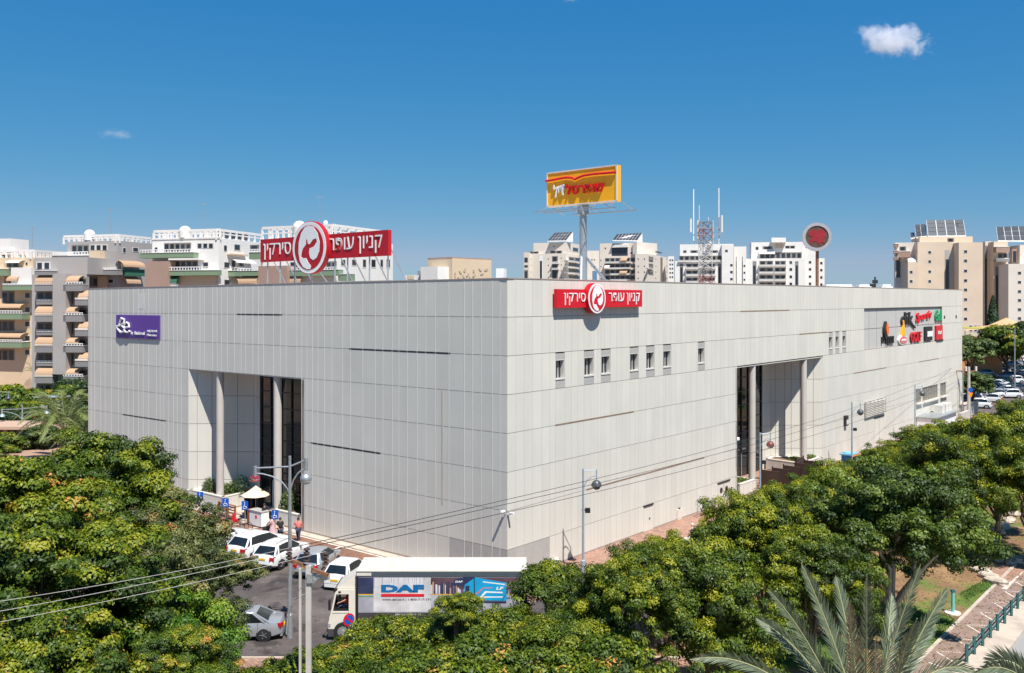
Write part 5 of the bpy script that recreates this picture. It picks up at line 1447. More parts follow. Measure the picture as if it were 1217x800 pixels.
MB().fpoly(TF,px([(397.2,706.8),(398.0,706.8),(394.0,727.5),(393.0,727.5)]),CW+0.08,-0.14).build('windscreen',M['glass'],trk)
MB().fbox(TF,tx(395.5),tx(420),tz(727.4),tz(725.5),CW+0.1,-0.14).build('cab_floor',M['black'],trk)
MB().fpoly(TF,px([(398.5,700.5),(424.5,683.5),(424,700.5)]),CW+0.1,-0.15).build('wind_deflector',M['cab'],trk)
MB().fpoly(TF,px([(396,702.5),(400.5,699.5),(400.8,701.5),(396.5,705)]),CW,-0.05).build('sun_visor',M['black'],trk)
MB().fpoly(TF,px([(389.2,748),(398,748),(399.5,752),(398,757),(390,757),(388.7,753)]),CW,-0.03).build('bumper',M['p_dark'],trk)
MB().fbox(TF,tx(389.3),tx(392.5),tz(745.5),tz(741.5),-0.5,-0.04).build('headlight',M['head'],trk)
MB().fbox(TF,tx(400),tx(414),tz(756.5),tz(740),-0.9,-0.08).build('wheel_arch',M['black'],trk)
MB().fbox(TF,tx(414.3),tx(421),tz(752),tz(748),-0.4,-0.05).build('step',M['black'],trk)
MB().fpoly(TF,px([(413.7,727.6),(414.0,727.6),(414.3,742),(414.0,742)]),-0.065,-0.052).fpoly(TF,px([(394.5,729),(413.9,729),(413.9,729.4),(394.5,729.4)]),-0.065,-0.052).build('door_gap',M['p_dark'],trk)
MB().fbox(TF,tx(410.2),tx(413),tz(733.2),tz(732.2),-0.06,-0.02).build('door_handle',M['black'],trk)
MB().fbox(TF,tx(402),tx(405),tz(704.6),tz(703.2),-0.06,-0.03).build('roof_lamp',M['black'],trk)
MB().bar((tx(395),TY+0.02,tz(710)),(tx(393.5),TY-0.35,tz(711)),0.03).box((tx(393.5),TY-0.38,tz(716)),(0.10,0.22,0.5)).build('mirror',M['black'],trk)
MB().bar((tx(395),TY+2.1,tz(710)),(tx(393.5),TY+2.6,tz(711)),0.03).box((tx(393.5),TY+2.62,tz(716)),(0.10,0.22,0.5)).build('mirror',M['black'],trk)
MB().tube([(tx(399),TY+0.9,tz(721)),(tx(399.7),TY+0.9,tz(719.5))],0.2,16).build('steering_wheel',M['black'],trk)
MB().box((tx(415.5),TY+0.55,tz(720)),(0.15,0.5,0.9)).build('seat_back',M['p_dark'],trk)
def bigwheel(xc,near):
    y0=TY+0.12 if near else TY+TW-0.12; s=-1 if near else 1
    wh=MB().tube([(xc,y0-s*0.15,0.47),(xc,y0+s*0.10,0.47),(xc,y0+s*0.12,0.47)],[0.47,0.47,0.43],24).build('wheel',M['rubber'],trk)
    MB().tube([(xc,y0+s*0.10,0.47),(xc,y0+s*0.14,0.47)],0.27,18).build('rim',M['rim'],wh)
    MB().tube([(xc,y0+s*0.13,0.47),(xc,y0+s*0.20,0.47)],0.11,12).build('hub',M['steel'],wh)
for xc in (tx(407.3),tx(590)):
    for near in (True,False): bigwheel(xc,near)
MB().fbox(TF,X1,X1+0.04,1.0,3.30,-TW+0.05,-0.05).build('rear_door',M['offwhite'],trk)

# ---------------------------------------------------------------- people
def skinobj(name, J, E, m, parent, root, sub=1):
    me=bpy.data.meshes.new(name); names=list(J)
    me.from_pydata([J[n][0] for n in names],[],[]) if not E else me.from_pydata([J[n][0] for n in names],[(names.index(a),names.index(b)) for a,b in E],[])
    o=bpy.data.objects.new(name,me); col.objects.link(o); o.parent=parent; me.materials.append(m)
    md=o.modifiers.new('skin','SKIN'); md.use_smooth_shade=True
    for i,n in enumerate(names):
        r_=J[n][1]; me.skin_vertices[0].data[i].radius = r_ if hasattr(r_,'__len__') else (r_,r_)
        me.skin_vertices[0].data[i].use_root = (n==root)
    s_=o.modifiers.new('sub','SUBSURF'); s_.levels=sub; s_.render_levels=sub
    return o
def person(label, p, face, shirt, trousers, armL=(0.12,0.0,0.0), armR=(0.12,0.0,0.0), stride=0.0, robe=False, hat=None, hair='hair', lean=0.0, scale=1.0, sit=False, longsleeve=True, group=None):
    """faces +x; arms are hand targets relative to the shoulder"""
    T=thing('person',label,'person',p,rz=face,group=group); T.scale=(scale,)*3
    hip=0.92; s=stride
    if sit: hip=0.55
    J={}
    def V(*a): return a
    ln=lean
    J['pel']=((0,0,hip),(0.12,0.15)); J['bel']=((0.02+ln*0.3,0,hip+0.16),(0.105,0.14)); J['che']=((0.02+ln*0.6,0,hip+0.36),(0.115,0.165)); J['nec']=((0.0+ln,0,hip+0.55),(0.055,0.055)); J['chin']=((0.025+ln,0,hip+0.62),(0.058,0.056)); J['hea']=((0.035+ln,0,hip+0.70),(0.092,0.078)); J['cro']=((0.02+ln,0,hip+0.78),(0.075,0.068))
    E=[('pel','bel'),('bel','che'),('che','nec'),('nec','chin'),('chin','hea'),('hea','cro')]
    hands={}
    for sd,nm,hd in ((1,'L',armL),(-1,'R',armR)):
        sh=Vector((ln*0.9,sd*0.18,hip+0.49)); d=Vector((hd[0],sd*hd[1],-0.52+hd[2])); hp=sh+d
        el=(sh+hp)/2+Vector((-0.07 if d.x>0.15 else -0.02,sd*0.04,-0.03))
        J['sh'+nm]=(tuple(sh),0.062); J['el'+nm]=(tuple(el),0.043); J['wr'+nm]=(tuple(hp),0.029)
        dn=(hp-el).normalized(); pm=hp+dn*0.07; J['pa'+nm]=(tuple(pm),(0.036,0.02))
        E+=[('che','sh'+nm),('sh'+nm,'el'+nm),('el'+nm,'wr'+nm),('wr'+nm,'pa'+nm)]
        side=dn.cross(Vector((0,sd,0.2))).normalized()
        for q,(off,ln_) in enumerate(((-0.028,0.065),(-0.010,0.08),(0.010,0.075),(0.027,0.055))):
            a=pm+dn*0.03+side*off; b=a+dn*ln_+Vector((0,-sd*0.015,0)); J['f%d%s'%(q,nm)]=(tuple(b),0.010); E.append(('pa'+nm,'f%d%s'%(q,nm)))
        th=pm-dn*0.02+side*0.055+dn*0.02; J['th'+nm]=(tuple(th),0.012); E.append(('pa'+nm,'th'+nm))
    for sd,nm,st_ in ((1,'L',s),(-1,'R',-s)):
        h=(0.0,sd*0.09,hip-0.06)
        if sit: kn=(0.42,sd*0.12,hip-0.02); an=(0.45,sd*0.12,hip-0.45)
        else:
            kn=(st_*0.5+0.03,sd*0.10,0.49); an=(st_-0.02-(0.06 if st_<0 else 0),sd*0.10,0.08+(0.05 if st_<0 else 0))
        J['hp'+nm]=(h,0.095); J['kn'+nm]=(kn,0.062); J['an'+nm]=(an,0.040); J['toe'+nm]=((an[0]+0.17,an[1]+sd*0.02,max(an[2]-0.045,0.03)),(0.035,0.04))
        E+=[('pel','hp'+nm),('hp'+nm,'kn'+nm),('kn'+nm,'an'+nm),('an'+nm,'toe'+nm)]
    b=skinobj('body',J,E,M['skin'],T,'pel')
    def sub(keys,grow,extra=None):
        K={k:(J[k][0],tuple(x*grow+0.006 for x in (J[k][1] if hasattr(J[k][1],'__len__') else (J[k][1],)*2))) for k in keys}
        return K,[e for e in E if e[0] in K and e[1] in K]
    ks=['pel','bel','che','shL','elL','shR','elR']+(['wrL','wrR'] if longsleeve else [])
    K,E2=sub(ks,1.38); skinobj('shirt',K,E2,M[shirt],T,'che')
    if robe:
        n=16; MB().lathe([(0.34,0.12),(0.27,0.5),(0.18,hip),(0.17,hip+0.3)],(0,0,0),n).build('robe',M[trousers],T,smooth=True)
    else:
        K,E2=sub(['pel','hpL','knL','anL','hpR','knR','anR'],1.28); skinobj('trousers',K,E2,M[trousers],T,'pel')
    for nm in 'LR':
        a=J['an'+nm][0]; t_=J['toe'+nm][0]
        MB().tube([(a[0]-0.05,a[1],a[2]-0.03),(a[0]+0.05,a[1],a[2]-0.035),(t_[0]+0.02,t_[1],t_[2])],[0.045,0.05,0.035],8).build('shoe',M['black'],T,smooth=True)
    hc=J['hea'][0]
    MB().ball((hc[0]-0.022,hc[1],hc[2]+0.03),0.108,12,8,sz=(1,0.86,1.0)).build('hair' if not hat else 'hat',M[hat or hair],T,smooth=True)
    MB().ball((hc[0]+0.105,0,hc[2]-0.03),0.016,6,5).build('nose',M['skin'],T,smooth=True)
    for sd in (-1,1):
        MB().ball((hc[0]+0.088,sd*0.03,hc[2]+0.0),0.010,6,5).build('eye',M['black'],T); MB().ball((hc[0]+0.0,sd*0.082,hc[2]-0.015),0.022,6,5,sz=(1,0.5,1.4)).build('ear',M['skin'],T,smooth=True)
    return T
def gpz(x,y,z=0.016): q=gp(x,y,z); return (q.x,q.y,z)
person('man in black with one arm stretched out beside the guard counter', gpz(314,625,0.05), R(-20),'c_black','c_black',armL=(0.45,0.15,0.38),armR=(0.05,0.06,0.0),stride=0.05)
person('man in coral pink shirt and dark blue trousers walking along the mall wall', gpz(354.5,643.5), R(-95),'c_pink','c_jean',armL=(-0.10,0.10,0.05),armR=(0.22,0.22,0.16),stride=0.16,longsleeve=False)
person('person in a pale rose robe pushing a dark stroller', gpz(324,640.5), R(175),'c_rose','c_rose',armL=(0.35,-0.02,0.12),armR=(0.35,-0.02,0.12),robe=True,hair='c_white')
person('man in black shirt and cap standing at his bicycle behind the blue sign', gpz(333,643.5), R(-60),'c_black','c_jean',armL=(0.3,0.0,0.12),armR=(0.25,0.0,0.12),hat='black',stride=0.08,longsleeve=False)
person('truck driver in a red shirt with an arm on the open window', (tx(411.5),TY+0.55,tz(727.5)-0.35), R(180),'c_red','c_jean',armL=(0.34,0.22,0.28),armR=(0.40,0.0,0.22),sit=True,longsleeve=False)
def bicycle(label,p,rz,acc='frame_dark',seatbox=False):
    b=thing('bicycle',label,'bicycle',p,rz=rz,group='bicycles at the entrance')
    fr=M[acc]
    for x in (-0.52,0.52):
        w_=MB().tube([(x+0.33*math.cos(a),0,0.34+0.33*math.sin(a)) for a in [2*PI*k/20 for k in range(21)]],0.022,6).build('wheel',M['rubber'],b)
        sp=MB()
        for k in range(6): a=PI*k/6; sp.bar((x-0.31*math.cos(a),0,0.34-0.31*math.sin(a)),(x+0.31*math.cos(a),0,0.34+0.31*math.sin(a)),0.006)
        sp.build('spokes',M['steel'],w_)
    MB().tube([(-0.52,0,0.34),(-0.08,0,0.32),(-0.22,0,0.82),(-0.52,0,0.34)],0.018,6).tube([(-0.08,0,0.32),(0.38,0,0.78),(-0.20,0,0.76)],0.02,6).tube([(0.52,0,0.34),(0.36,0,0.95)],0.02,6).build('frame',fr,b)
    MB().box((-0.22,0,0.90),(0.26,0.14,0.06)).bar((-0.22,0,0.8),(-0.22,0,0.9),0.03).build('saddle',M['black'],b)
    MB().tube([(0.28,-0.28,1.02),(0.38,-0.1,1.0),(0.38,0.1,1.0),(0.28,0.28,1.02)],0.016,6).build('handlebar',M['black'],b)
    MB().tube([(-0.08,-0.03,0.32),(-0.08,0.05,0.32)],0.09,12).build('chainring',M['steel'],b)
    if seatbox:
        MB().prism([(-0.72,-0.17),(-0.34,-0.17),(-0.34,0.17),(-0.72,0.17)],0.72,0.84).prism([(-0.75,-0.17),(-0.66,-0.17),(-0.66,0.17),(-0.75,0.17)],0.84,1.25).build('child_seat',M['red_sign'] if seatbox=='red' else M['black'],b)
    return b
bicycle('dark bicycle leaning at the blue sign left of the wooden barriers', gpz(264,629), R(-20),seatbox=True)
bicycle('dark bicycle with red child seat below the parasol', gpz(288,631), R(-12),seatbox='red')
bicycle('black bicycle held by the man in the cap', gpz(338,648), R(-35))
st_=thing('stroller','black baby stroller pushed ahead of the rose robed person','stroller',gpz(318.5,638),rz=R(175))
for a in (-0.3,0.3):
    for b in (-0.24,0.24): MB().tube([(a,b-0.02,0.12),(a,b+0.02,0.12)],0.12,14).build('wheel',M['rubber'],st_)
MB().bar((-0.3,-0.24,0.12),(0.35,-0.22,0.7),0.025).bar((-0.3,0.24,0.12),(0.35,0.22,0.7),0.025).bar((0.3,-0.24,0.12),(-0.5,-0.22,1.0),0.025).bar((0.3,0.24,0.12),(-0.5,0.22,1.0),0.025).bar((-0.5,-0.22,1.0),(-0.5,0.22,1.0),0.03).build('frame',M['frame_dark'],st_)
MB().prism([(-0.25,-0.2),(0.35,-0.2),(0.35,0.2),(-0.25,0.2)],0.42,0.66).build('seat',M['c_black'],st_)
MB().tube([(-0.22,-0.2,0.62),(-0.26,-0.2,0.9),(-0.1,-0.2,1.05),(0.12,-0.2,0.98)],0.02,5).ball((-0.10,0,0.78),0.26,12,8,sz=(1,0.8,1)).build('hood',M['c_black'],st_,smooth=True)
MB().prism([(-0.2,-0.18),(0.25,-0.18),(0.25,0.18),(-0.2,0.18)],0.2,0.34).build('basket',M['c_grey'],st_)
# white van roof, yard shed and walls at the far end of the mall
p=gp(1144.5,520); p=at(1144.5,118)
car('white van seen over the tree crowns at the far end of the street', (p.x,p.y,0.012), R(50),'white','suv',scale=1.25,name='parked_van')
t0,t1=pxr(FR,1089,1116.5)
sh=thing('yard_shed','white lean-to shed with corrugated roof in front of the service doors','shed',FR.w(t0,0.1,0),world=True)
zs=FR.z(1100,499,1.6)
for i in range(14):
    a=t0+(t1-t0)*i/14; b=t0+(t1-t0)*(i+1)/14
    MB().fbox(FR,a+0.02,b-0.02,0.12,zs,2.1,2.16).build('wall_sheet',M['white'],sh)
for a in (t0+0.02,t1-0.08): MB().fbox(FR,a,a+0.06,0.12,zs,0.06,2.1).build('end_wall',M['white'],sh)
MB().fbox(FR,t0-0.1,t1+0.1,zs,zs+0.12,0.06,2.5).build('roof',M['steel'],sh)
for a_,w_ in ((0.62,1.2),(0.80,1.6),(0.93,1.5)):
    t=t0+(t1-t0)*a_; MB().fbox(FR,t-w_/2,t+w_/2,zs+0.12,zs+1.15,0.5,1.6).build('air_conditioner',M['offwhite'],sh)
t0,t1=pxr(FR,1118,1124); 
MB().fbox(FR,t0,t1,0.1,zb_-0.25,0.003,0.05).build('shutter_door',M['joint_warm'],mall)
lp=thing('ramp_wall','low concrete ramp wall at the far corner of the mall','wall',FR.w(104,0.1,0),world=True)
MB().fbox(FR,103.2,112,0.0,1.9,-9,0.6).build('platform',M['concrete'],lp)
MB().fbox(FR,103.1,112.1,1.9,2.0,-9.1,0.7).build('capping',M['kerb'],lp)
MB().fbox(FR,98,103,0.0,1.3,1.2,1.6).build('ramp_parapet',M['concrete'],lp)
# coloured round traffic signs by the far pole
p=at(1153.6,128,0)
ts=thing('traffic_sign','round blue over orange traffic signs behind the far power pole','sign',(p.x,p.y,0))
f=Face((0,0),(1,0),(0,-1)); zc=zat(463.5,128)
def disc(z,r): return [(r*math.cos(2*PI*k/20),z+r*math.sin(2*PI*k/20)) for k in range(20)]
MB().fpoly(f,disc(zc,0.34),0,0.03).build('blue_disc',M['blue_sign'],ts)
MB().fpoly(f,[(-0.34,zc-0.38),(0.34,zc-0.38),(0.1,zc-1.0),(-0.1,zc-1.0)],0,0.03).build('orange_plate',mat('orange_sign',(0.8,0.25,0.02),0.5),ts)
MB().tube([(0,0.03,0),(0,0.03,zc)],0.04,8).build('pole',M['steel'],ts)
# blue kiosk awning behind the tree tops
t_=FR.t(1009,2.3); p=FR.w(t_,0.12,2.3)
kk=thing('kiosk','small blue roofed kiosk with orange fascia against the street front','kiosk',p,rz=rzR); kk.scale=(0.5,0.5,0.62)
MB().prism([(-1.6,-1.0),(1.6,-1.0),(1.6,1.0),(-1.6,1.0)],0,2.3).build('body',mat('kiosk_blue',(0.02,0.20,0.45),0.5),kk)
MB().prism([(-1.9,-1.3),(1.9,-1.3),(1.9,1.3),(-1.9,1.3)],2.3,2.5).build('roof',mat('kiosk_roof',(0.15,0.42,0.60),0.5),kk)
MB().prism([(-1.92,-1.34),(1.92,-1.34),(1.92,-1.31),(-1.92,-1.31)],2.1,2.35).build('fascia',bpy.data.materials['orange_sign'],kk)
# ================================================================ BUILDINGS BEHIND
def bm_(n,c,r=0.8,**k): return mat(n,c,r,var=0.05,vscale=0.25,**k)
M['b_white']=bm_('white_render',(0.74,0.71,0.67),dirt=0.12,dirtc=(0.45,0.42,0.38)); M['b_grey']=bm_('grey_beige_render',(0.36,0.335,0.32),dirt=0.15); M['b_cream']=bm_('cream_render',(0.62,0.48,0.33),dirt=0.15,dirtc=(0.45,0.33,0.22))
M['b_green']=bm_('green_parapet_render',(0.19,0.27,0.17)); M['b_dgrey']=bm_('dark_grey_parapet',(0.23,0.22,0.22)); M['b_brown']=bm_('pinkish_brown_render',(0.36,0.24,0.19)); M['b_stone']=bm_('warm_stone_cladding',(0.66,0.52,0.39),dirt=0.2,dirtc=(0.45,0.33,0.25)); M['b_stone2']=bm_('pale_stone_cladding',(0.70,0.62,0.53),dirt=0.15,dirtc=(0.45,0.38,0.32))
M['b_shade_brown']=bm_('loggia_shade_brown',(0.20,0.175,0.15)); M['awn_o']=bm_('orange_awning',(0.44,0.285,0.175)); M['awn_g']=bm_('green_awning',(0.03,0.13,0.08))  # the brown paints in loggia shade; also plain colour of frames and leaf relief
M['solar']=mat('solar_panel',(0.05,0.055,0.065),0.25,spec=0.6,rnd=0.2); M['b_glass']=M['glass_far']
def rot2(a): return (math.cos(a),math.sin(a))
class Block:
    """a box building seen on its corner: cx the corner's px, D its distance, lx/rx the px where its two fronts end"""
    def __init__(s, parent, lx, cx, rx, D, ytop, m, alpha=17, z0=0.0, ybot=None, name='wall', d_=0.0):
        a=R(alpha); P=at(cx,D); s.parent=parent; s.D=D
        s.L=Face((P.x,P.y),(-math.cos(a),math.sin(a)),(-math.sin(a),-math.cos(a)))
        s.R=Face((P.x,P.y),(math.sin(a),math.cos(a)),(math.cos(a),-math.sin(a)))
        s.tl=s.L.t(lx) if lx<cx-0.5 else 1.0; s.tr=min(s.R.t(rx),60) if rx>cx+1 else 8.0
        if s.tr<0: s.tr=8
        s.zt=zat(ytop,D); s.z0=zat(ybot,D) if ybot else z0
        a0=s.L.w(0,0); a1=s.R.w(s.tr,0); a2=s.R.w(s.tr,0)+ (s.L.w(s.tl,0)-a0); a3=s.L.w(s.tl,0)
        s.o=MB().prism([a0[:2],a1[:2],a2[:2],a3[:2]],s.z0,s.zt).build(name,m,parent)
        s.poly=[a0,a1,a2,a3]
    def box(s,f,x0,x1,y0,y1,d0,d1,name,m,par=None):
        fc=s.L if f=='L' else s.R
        t0,t1=sorted((fc.t(x0,d1),fc.t(x1,d1))); xm=(x0+x1)/2
        return MB().fbox(fc,t0,t1,fc.z(xm,y1,d1),fc.z(xm,y0,d1),d0,d1).build(name,m,par or s.parent)
    def win(s,f,x0,x1,y0,y1,fm=None):
        w_=s.box(f,x0,x1,y0,y1,0.0,0.05,'window',fm or M['frame_white'])
        e=(x1-x0)*0.12; g=(y1-y0)*0.12
        s.box(f,x0+e,x1-e,y0+g,y1-g,0.05,0.07,'pane',M['b_glass'],w_); return w_
    def dark(s,f,x0,x1,y0,y1,m='b_shade_brown',name='loggia_shade'):  # flat wall panel; dark colours paint in the shade of loggias and recesses
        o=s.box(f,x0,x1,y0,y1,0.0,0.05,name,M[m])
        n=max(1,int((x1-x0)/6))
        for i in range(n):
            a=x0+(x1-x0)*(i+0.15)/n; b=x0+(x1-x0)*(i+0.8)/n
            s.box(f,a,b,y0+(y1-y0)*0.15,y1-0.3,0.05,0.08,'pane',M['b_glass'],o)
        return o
    def par(s,f,x0,x1,y0,y1,m,d=1.3,rail=0):
        o=s.box(f,x0,x1,y0,y1,0.0,d,'balcony',M[m])
        s.box(f,x0,x1,y0-0.5,y0,-0.0,d+0.08,'coping',M['b_white'],o)
        if rail:
            n=max(2,int((x1-x0)/3.2))
            s.box(f,x0,x1,y0-rail,y0-rail+0.9,d-0.12,d,'rail',M['white'],o)
            for i in range(n+1):
                x=x0+(x1-x0)*i/n; s.box(f,max(x-0.4,x0),min(x+0.4,x1),y0-rail+0.9,y0-0.5,d-0.10,d-0.02,'rail_post',M['white'],o)
        return o
    def awn(s,f,x0,x1,y0,y1,m,d=1.5):
        fc=s.L if f=='L' else s.R
        t0,t1=sorted((fc.t(x0,d),fc.t(x1,d))); xm=(x0+x1)/2; z1=fc.z(xm,y0,0); z0=fc.z(xm,y1,d)
        mb=MB(); k=5
        for i in range(k):
            a0,a1=PI/2*i/k,PI/2*(i+1)/k
            mb.add([fc.w(t,z0+(z1-z0)*math.cos(a),d*math.sin(a)+0.02) for a in (a0,a1) for t in (t0,t1)],[(0,1,3,2)])
        return mb.build('awning',M[m],s.parent)
    def pergola(s,ytop,ybot,lx,cx,rx,n=9,m='b_white'):
        for f,x0,x1,k in (('L',lx,cx,n),('R',cx,rx,max(3,int(n*0.7)))):
            fc=s.L if f=='L' else s.R
            t0,t1=fc.t(x0,0),fc.t(x1,0); zt=zat(ytop,s.D); zb=zat(ybot,s.D)
            for dd in (-0.3,-3.0):
                if dd<-1: a,b=(t0 if f=='L' else 3.0,t1) if f=='R' else (t0,3.0)
                else: a,b=t0,t1
                a,b=sorted((a,b))
                MB().fbox(fc,a,b,zt-0.45,zt,dd-0.3,dd).build('pergola_beam',M[m],s.parent)
                for i in range(k+1):
                    t=a+(b-a)*i/k
                    MB().fbox(fc,t-0.2,t+0.2,zb-0.3,zt-0.45,dd-0.3,dd-0.02).build('pergola_post',M[m],s.parent)
            MB().fbox(fc,min(t0,t1),max(t0,t1),(zt+zb)/2-0.1,(zt+zb)/2+0.12,-0.55,-0.35).build('pergola_beam',M[m],s.parent)
    def dome(s,x,y0,y1,wpx,D=None,m='b_white'):
        D=D or s.D+3; p=at(x,D); z0=zat(y1,D); h=zat(y0,D)-z0; r_=wpx/2*D/F
        MB().tube([(p.x,p.y,z0-1.2),(p.x,p.y,z0)],r_,18).lathe([(r_,0),(r_*0.93,h*0.4),(r_*0.7,h*0.72),(r_*0.35,h*0.94),(0.02,h)],(p.x,p.y,z0),18).build('dome',M[m],s.parent,smooth=True)
def bthing(label,cx,D,cat='apartment block',name='apartment_building',group='apartment blocks behind the mall'):
    P=at(cx,D); return thing(name,label,cat,(P.x,P.y,0),world=True,group=group)
def aerial(label,x,y0,y1,D):
    p=at(x,D,zat(y1,D)); t=thing('television_aerial',label,'aerial',p,group='rooftop aerials'); h=zat(y0,D)-p.z
    MB().tube([(0,0,0),(0,0,h)],0.045,5).build('mast',M['steel'],t)
    m_=MB()
    for k,(z,w_) in enumerate(((0.98,0.9),(0.93,0.6),(0.6,0.7),(0.35,0.8))): m_.bar((-w_,0,h*z),(w_,0,h*z),0.05)
    m_.build('elements',M['steel'],t)

# C white block between the grey block and the red sign
b=bthing('white apartment block with green balconies left of the red roof sign',260,165)
B=Block(b,181,260,312,165,283,M['b_white'])
B.pergola(271.5,283,181,260,312,11); B.dome(220,268.5,275,14)
MB().fbox(B.L,-0.1,B.tl,B.zt-0.05,B.zt+0.25,-0.3,0.12).build('cornice',M['b_white'],b)
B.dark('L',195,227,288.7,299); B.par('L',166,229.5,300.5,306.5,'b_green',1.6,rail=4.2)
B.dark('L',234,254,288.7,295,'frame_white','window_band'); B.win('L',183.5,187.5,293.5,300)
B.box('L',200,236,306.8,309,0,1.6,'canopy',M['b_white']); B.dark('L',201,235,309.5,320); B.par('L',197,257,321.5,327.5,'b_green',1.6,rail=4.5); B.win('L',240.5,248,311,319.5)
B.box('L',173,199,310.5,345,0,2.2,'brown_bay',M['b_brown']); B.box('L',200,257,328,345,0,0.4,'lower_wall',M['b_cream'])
B.dark('L',183,192,329,340); B.win('L',218,225,332,339,M['b_shade_brown']); B.win('L',248,255,332,339,M['b_shade_brown'])
B.awn('L',192,210,328,336,'awn_g'); B.par('L',192,209,338,345,'white',1.4,rail=2)
for x0,x1,y0,y1 in ((266,270,291,299),(278,286,290,298),(266,273.5,311,319),(275,280,309,318),(283.5,290,310,317),(266,274,332,339)): B.win('R',x0,x1,y0,y1)
B.box('R',274,295,302,303.5,0,0.8,'ledge',M['b_cream']); B.par('R',279,307,322.5,329,'b_green',1.4,rail=4); B.awn('R',281,305,309.5,313,'b_white'); B.awn('R',283,308,328.5,337,'awn_o')
sp_=MB()
for i in range(5): sp_.fbox(B.R,2.0+2.1*i,3.6+2.1*i,B.zt+0.3,B.zt+1.5,-1.6,-1.5)
sp_.build('solar_collectors',M['solar'],b)
aerial('television aerial on the white block left of the red roof sign',242,241,271,168)
# B grey block
b=bthing('grey beige apartment block with orange awnings behind the left end of the mall',140,176)
B=Block(b,80,140,181,176,286,M['b_grey'])
B.pergola(278,287,74,140,181,10); B.dome(106.5,273,278.5,12.5)
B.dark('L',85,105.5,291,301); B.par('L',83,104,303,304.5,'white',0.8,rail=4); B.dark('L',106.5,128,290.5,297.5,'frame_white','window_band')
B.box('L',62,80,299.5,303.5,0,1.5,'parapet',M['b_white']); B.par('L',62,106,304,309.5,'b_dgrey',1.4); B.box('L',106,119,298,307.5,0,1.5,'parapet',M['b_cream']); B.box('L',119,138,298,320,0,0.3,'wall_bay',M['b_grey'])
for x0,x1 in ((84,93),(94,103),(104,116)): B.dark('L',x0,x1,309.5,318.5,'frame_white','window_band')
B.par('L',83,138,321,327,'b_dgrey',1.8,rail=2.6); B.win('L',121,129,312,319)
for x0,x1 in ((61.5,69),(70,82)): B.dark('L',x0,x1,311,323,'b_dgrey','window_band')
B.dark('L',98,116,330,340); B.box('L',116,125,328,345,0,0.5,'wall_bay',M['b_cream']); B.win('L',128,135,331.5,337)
for x0,x1,y0,y1 in ((146,150,294,301),(157.5,165,294,299.5)): B.win('R',x0,x1,y0,y1)
B.box('R',146,166,312,330,0,0.4,'wall_bay',M['b_white']); B.awn('R',147,173,310.5,317.5,'awn_o',2.0); B.box('R',149,172,320,328,0.4,1.6,'balcony',M['awn_g']); B.awn('R',151,168,329,337,'awn_o',1.6)
# its lower part on the left with stacked balconies
B2=Block(b,38,103,106,170,326,M['b_grey'],alpha=8)
B2.box('L',62.5,78,325,445,0,1.9,'pier',M['b_grey'])
B2.box('L',41,104,306,326,-8,0,'upper_wall',M['b_grey'])
for k,y in enumerate((311,)): B2.dark('L',43,60,y,y+9,'frame_white','window_band'); B2.par('L',41,62,y+11,y+16,'b_dgrey',1.5)
for k in range(4):
    y=327+36.5*k
    B2.awn('L',41,62,y,y+10.5,'awn_o',1.7); B2.par('L',41,62,y+11.5,y+19,'b_dgrey',1.7,rail=2.2)
    B2.dark('L',44,61.5,y+20,y+30); B2.par('L',43,62,y+31,y+35,'b_dgrey',0.8,rail=2.5)
for k in range(4):
    y=328+36.5*k
    B2.awn('L',76,93,y,y+7,'awn_o',1.9); B2.par('L',75,98,y+10,y+18,'b_dgrey',1.9,rail=3)
    B2.dark('L',79,88,y+19,y+33); B2.awn('L',92,104,y+17,y+28,'awn_o',2.4); B2.par('L',89,104,y+28,y+35,'b_dgrey',2.4,rail=2)
    B2.dark('L',93,104,y+2,y+14)
aerial('television aerial on the grey block above the purple sign',131.5,247,277,178)
# A cream block
b=bthing('cream apartment block with green balconies at the left picture edge',39,182)
B=Block(b,-70,39,75,182,306,M['b_cream'],alpha=14)
B.pergola(296.5,306,-40,39,75,12)
B.box('L',-40,12,284,303,-6,-1,'stair_house',M['b_white']); B.dome(14.5,294.5,300,9)
B.box('L',13,37,318,338,0,1.2,'white_bay',M['b_white']); B.box('L',-30,5,311,340,0,0.6,'wall_bay',M['b_cream'])
B.dark('L',7,22,311,317.5); B.awn('L',6,23,309.5,312.5,'b_white'); B.win('L',30,33,311.5,315.5)
B.par('L',3,38,339,345,'b_green',2.2,rail=2); B.par('L',-30,7,320,328,'b_green',2.0)
for y in (347.5,364.5,381.5,398.5,415): B.win('L',29,36,y,y+7.5)
B.dark('L',2,17,346,360); B.par('L',-30,26,372.5,379.5,'b_green',2.2,rail=3.5); B.awn('L',-30,24,360.5,366,'awn_o',2.2); B.dark('L',-5,17,381,393); B.par('L',-30,26,406.5,413,'b_green',2.2,rail=3); B.awn('L',-30,24,395,401,'awn_o',2.2); B.dark('L',-5,17,415,428)
B.awn('L',7,20,327,334,'awn_o',1.8); B.dark('L',10,20,334,338)
aerial('television aerial at the far left over the cream block',38.5,270,295,184)
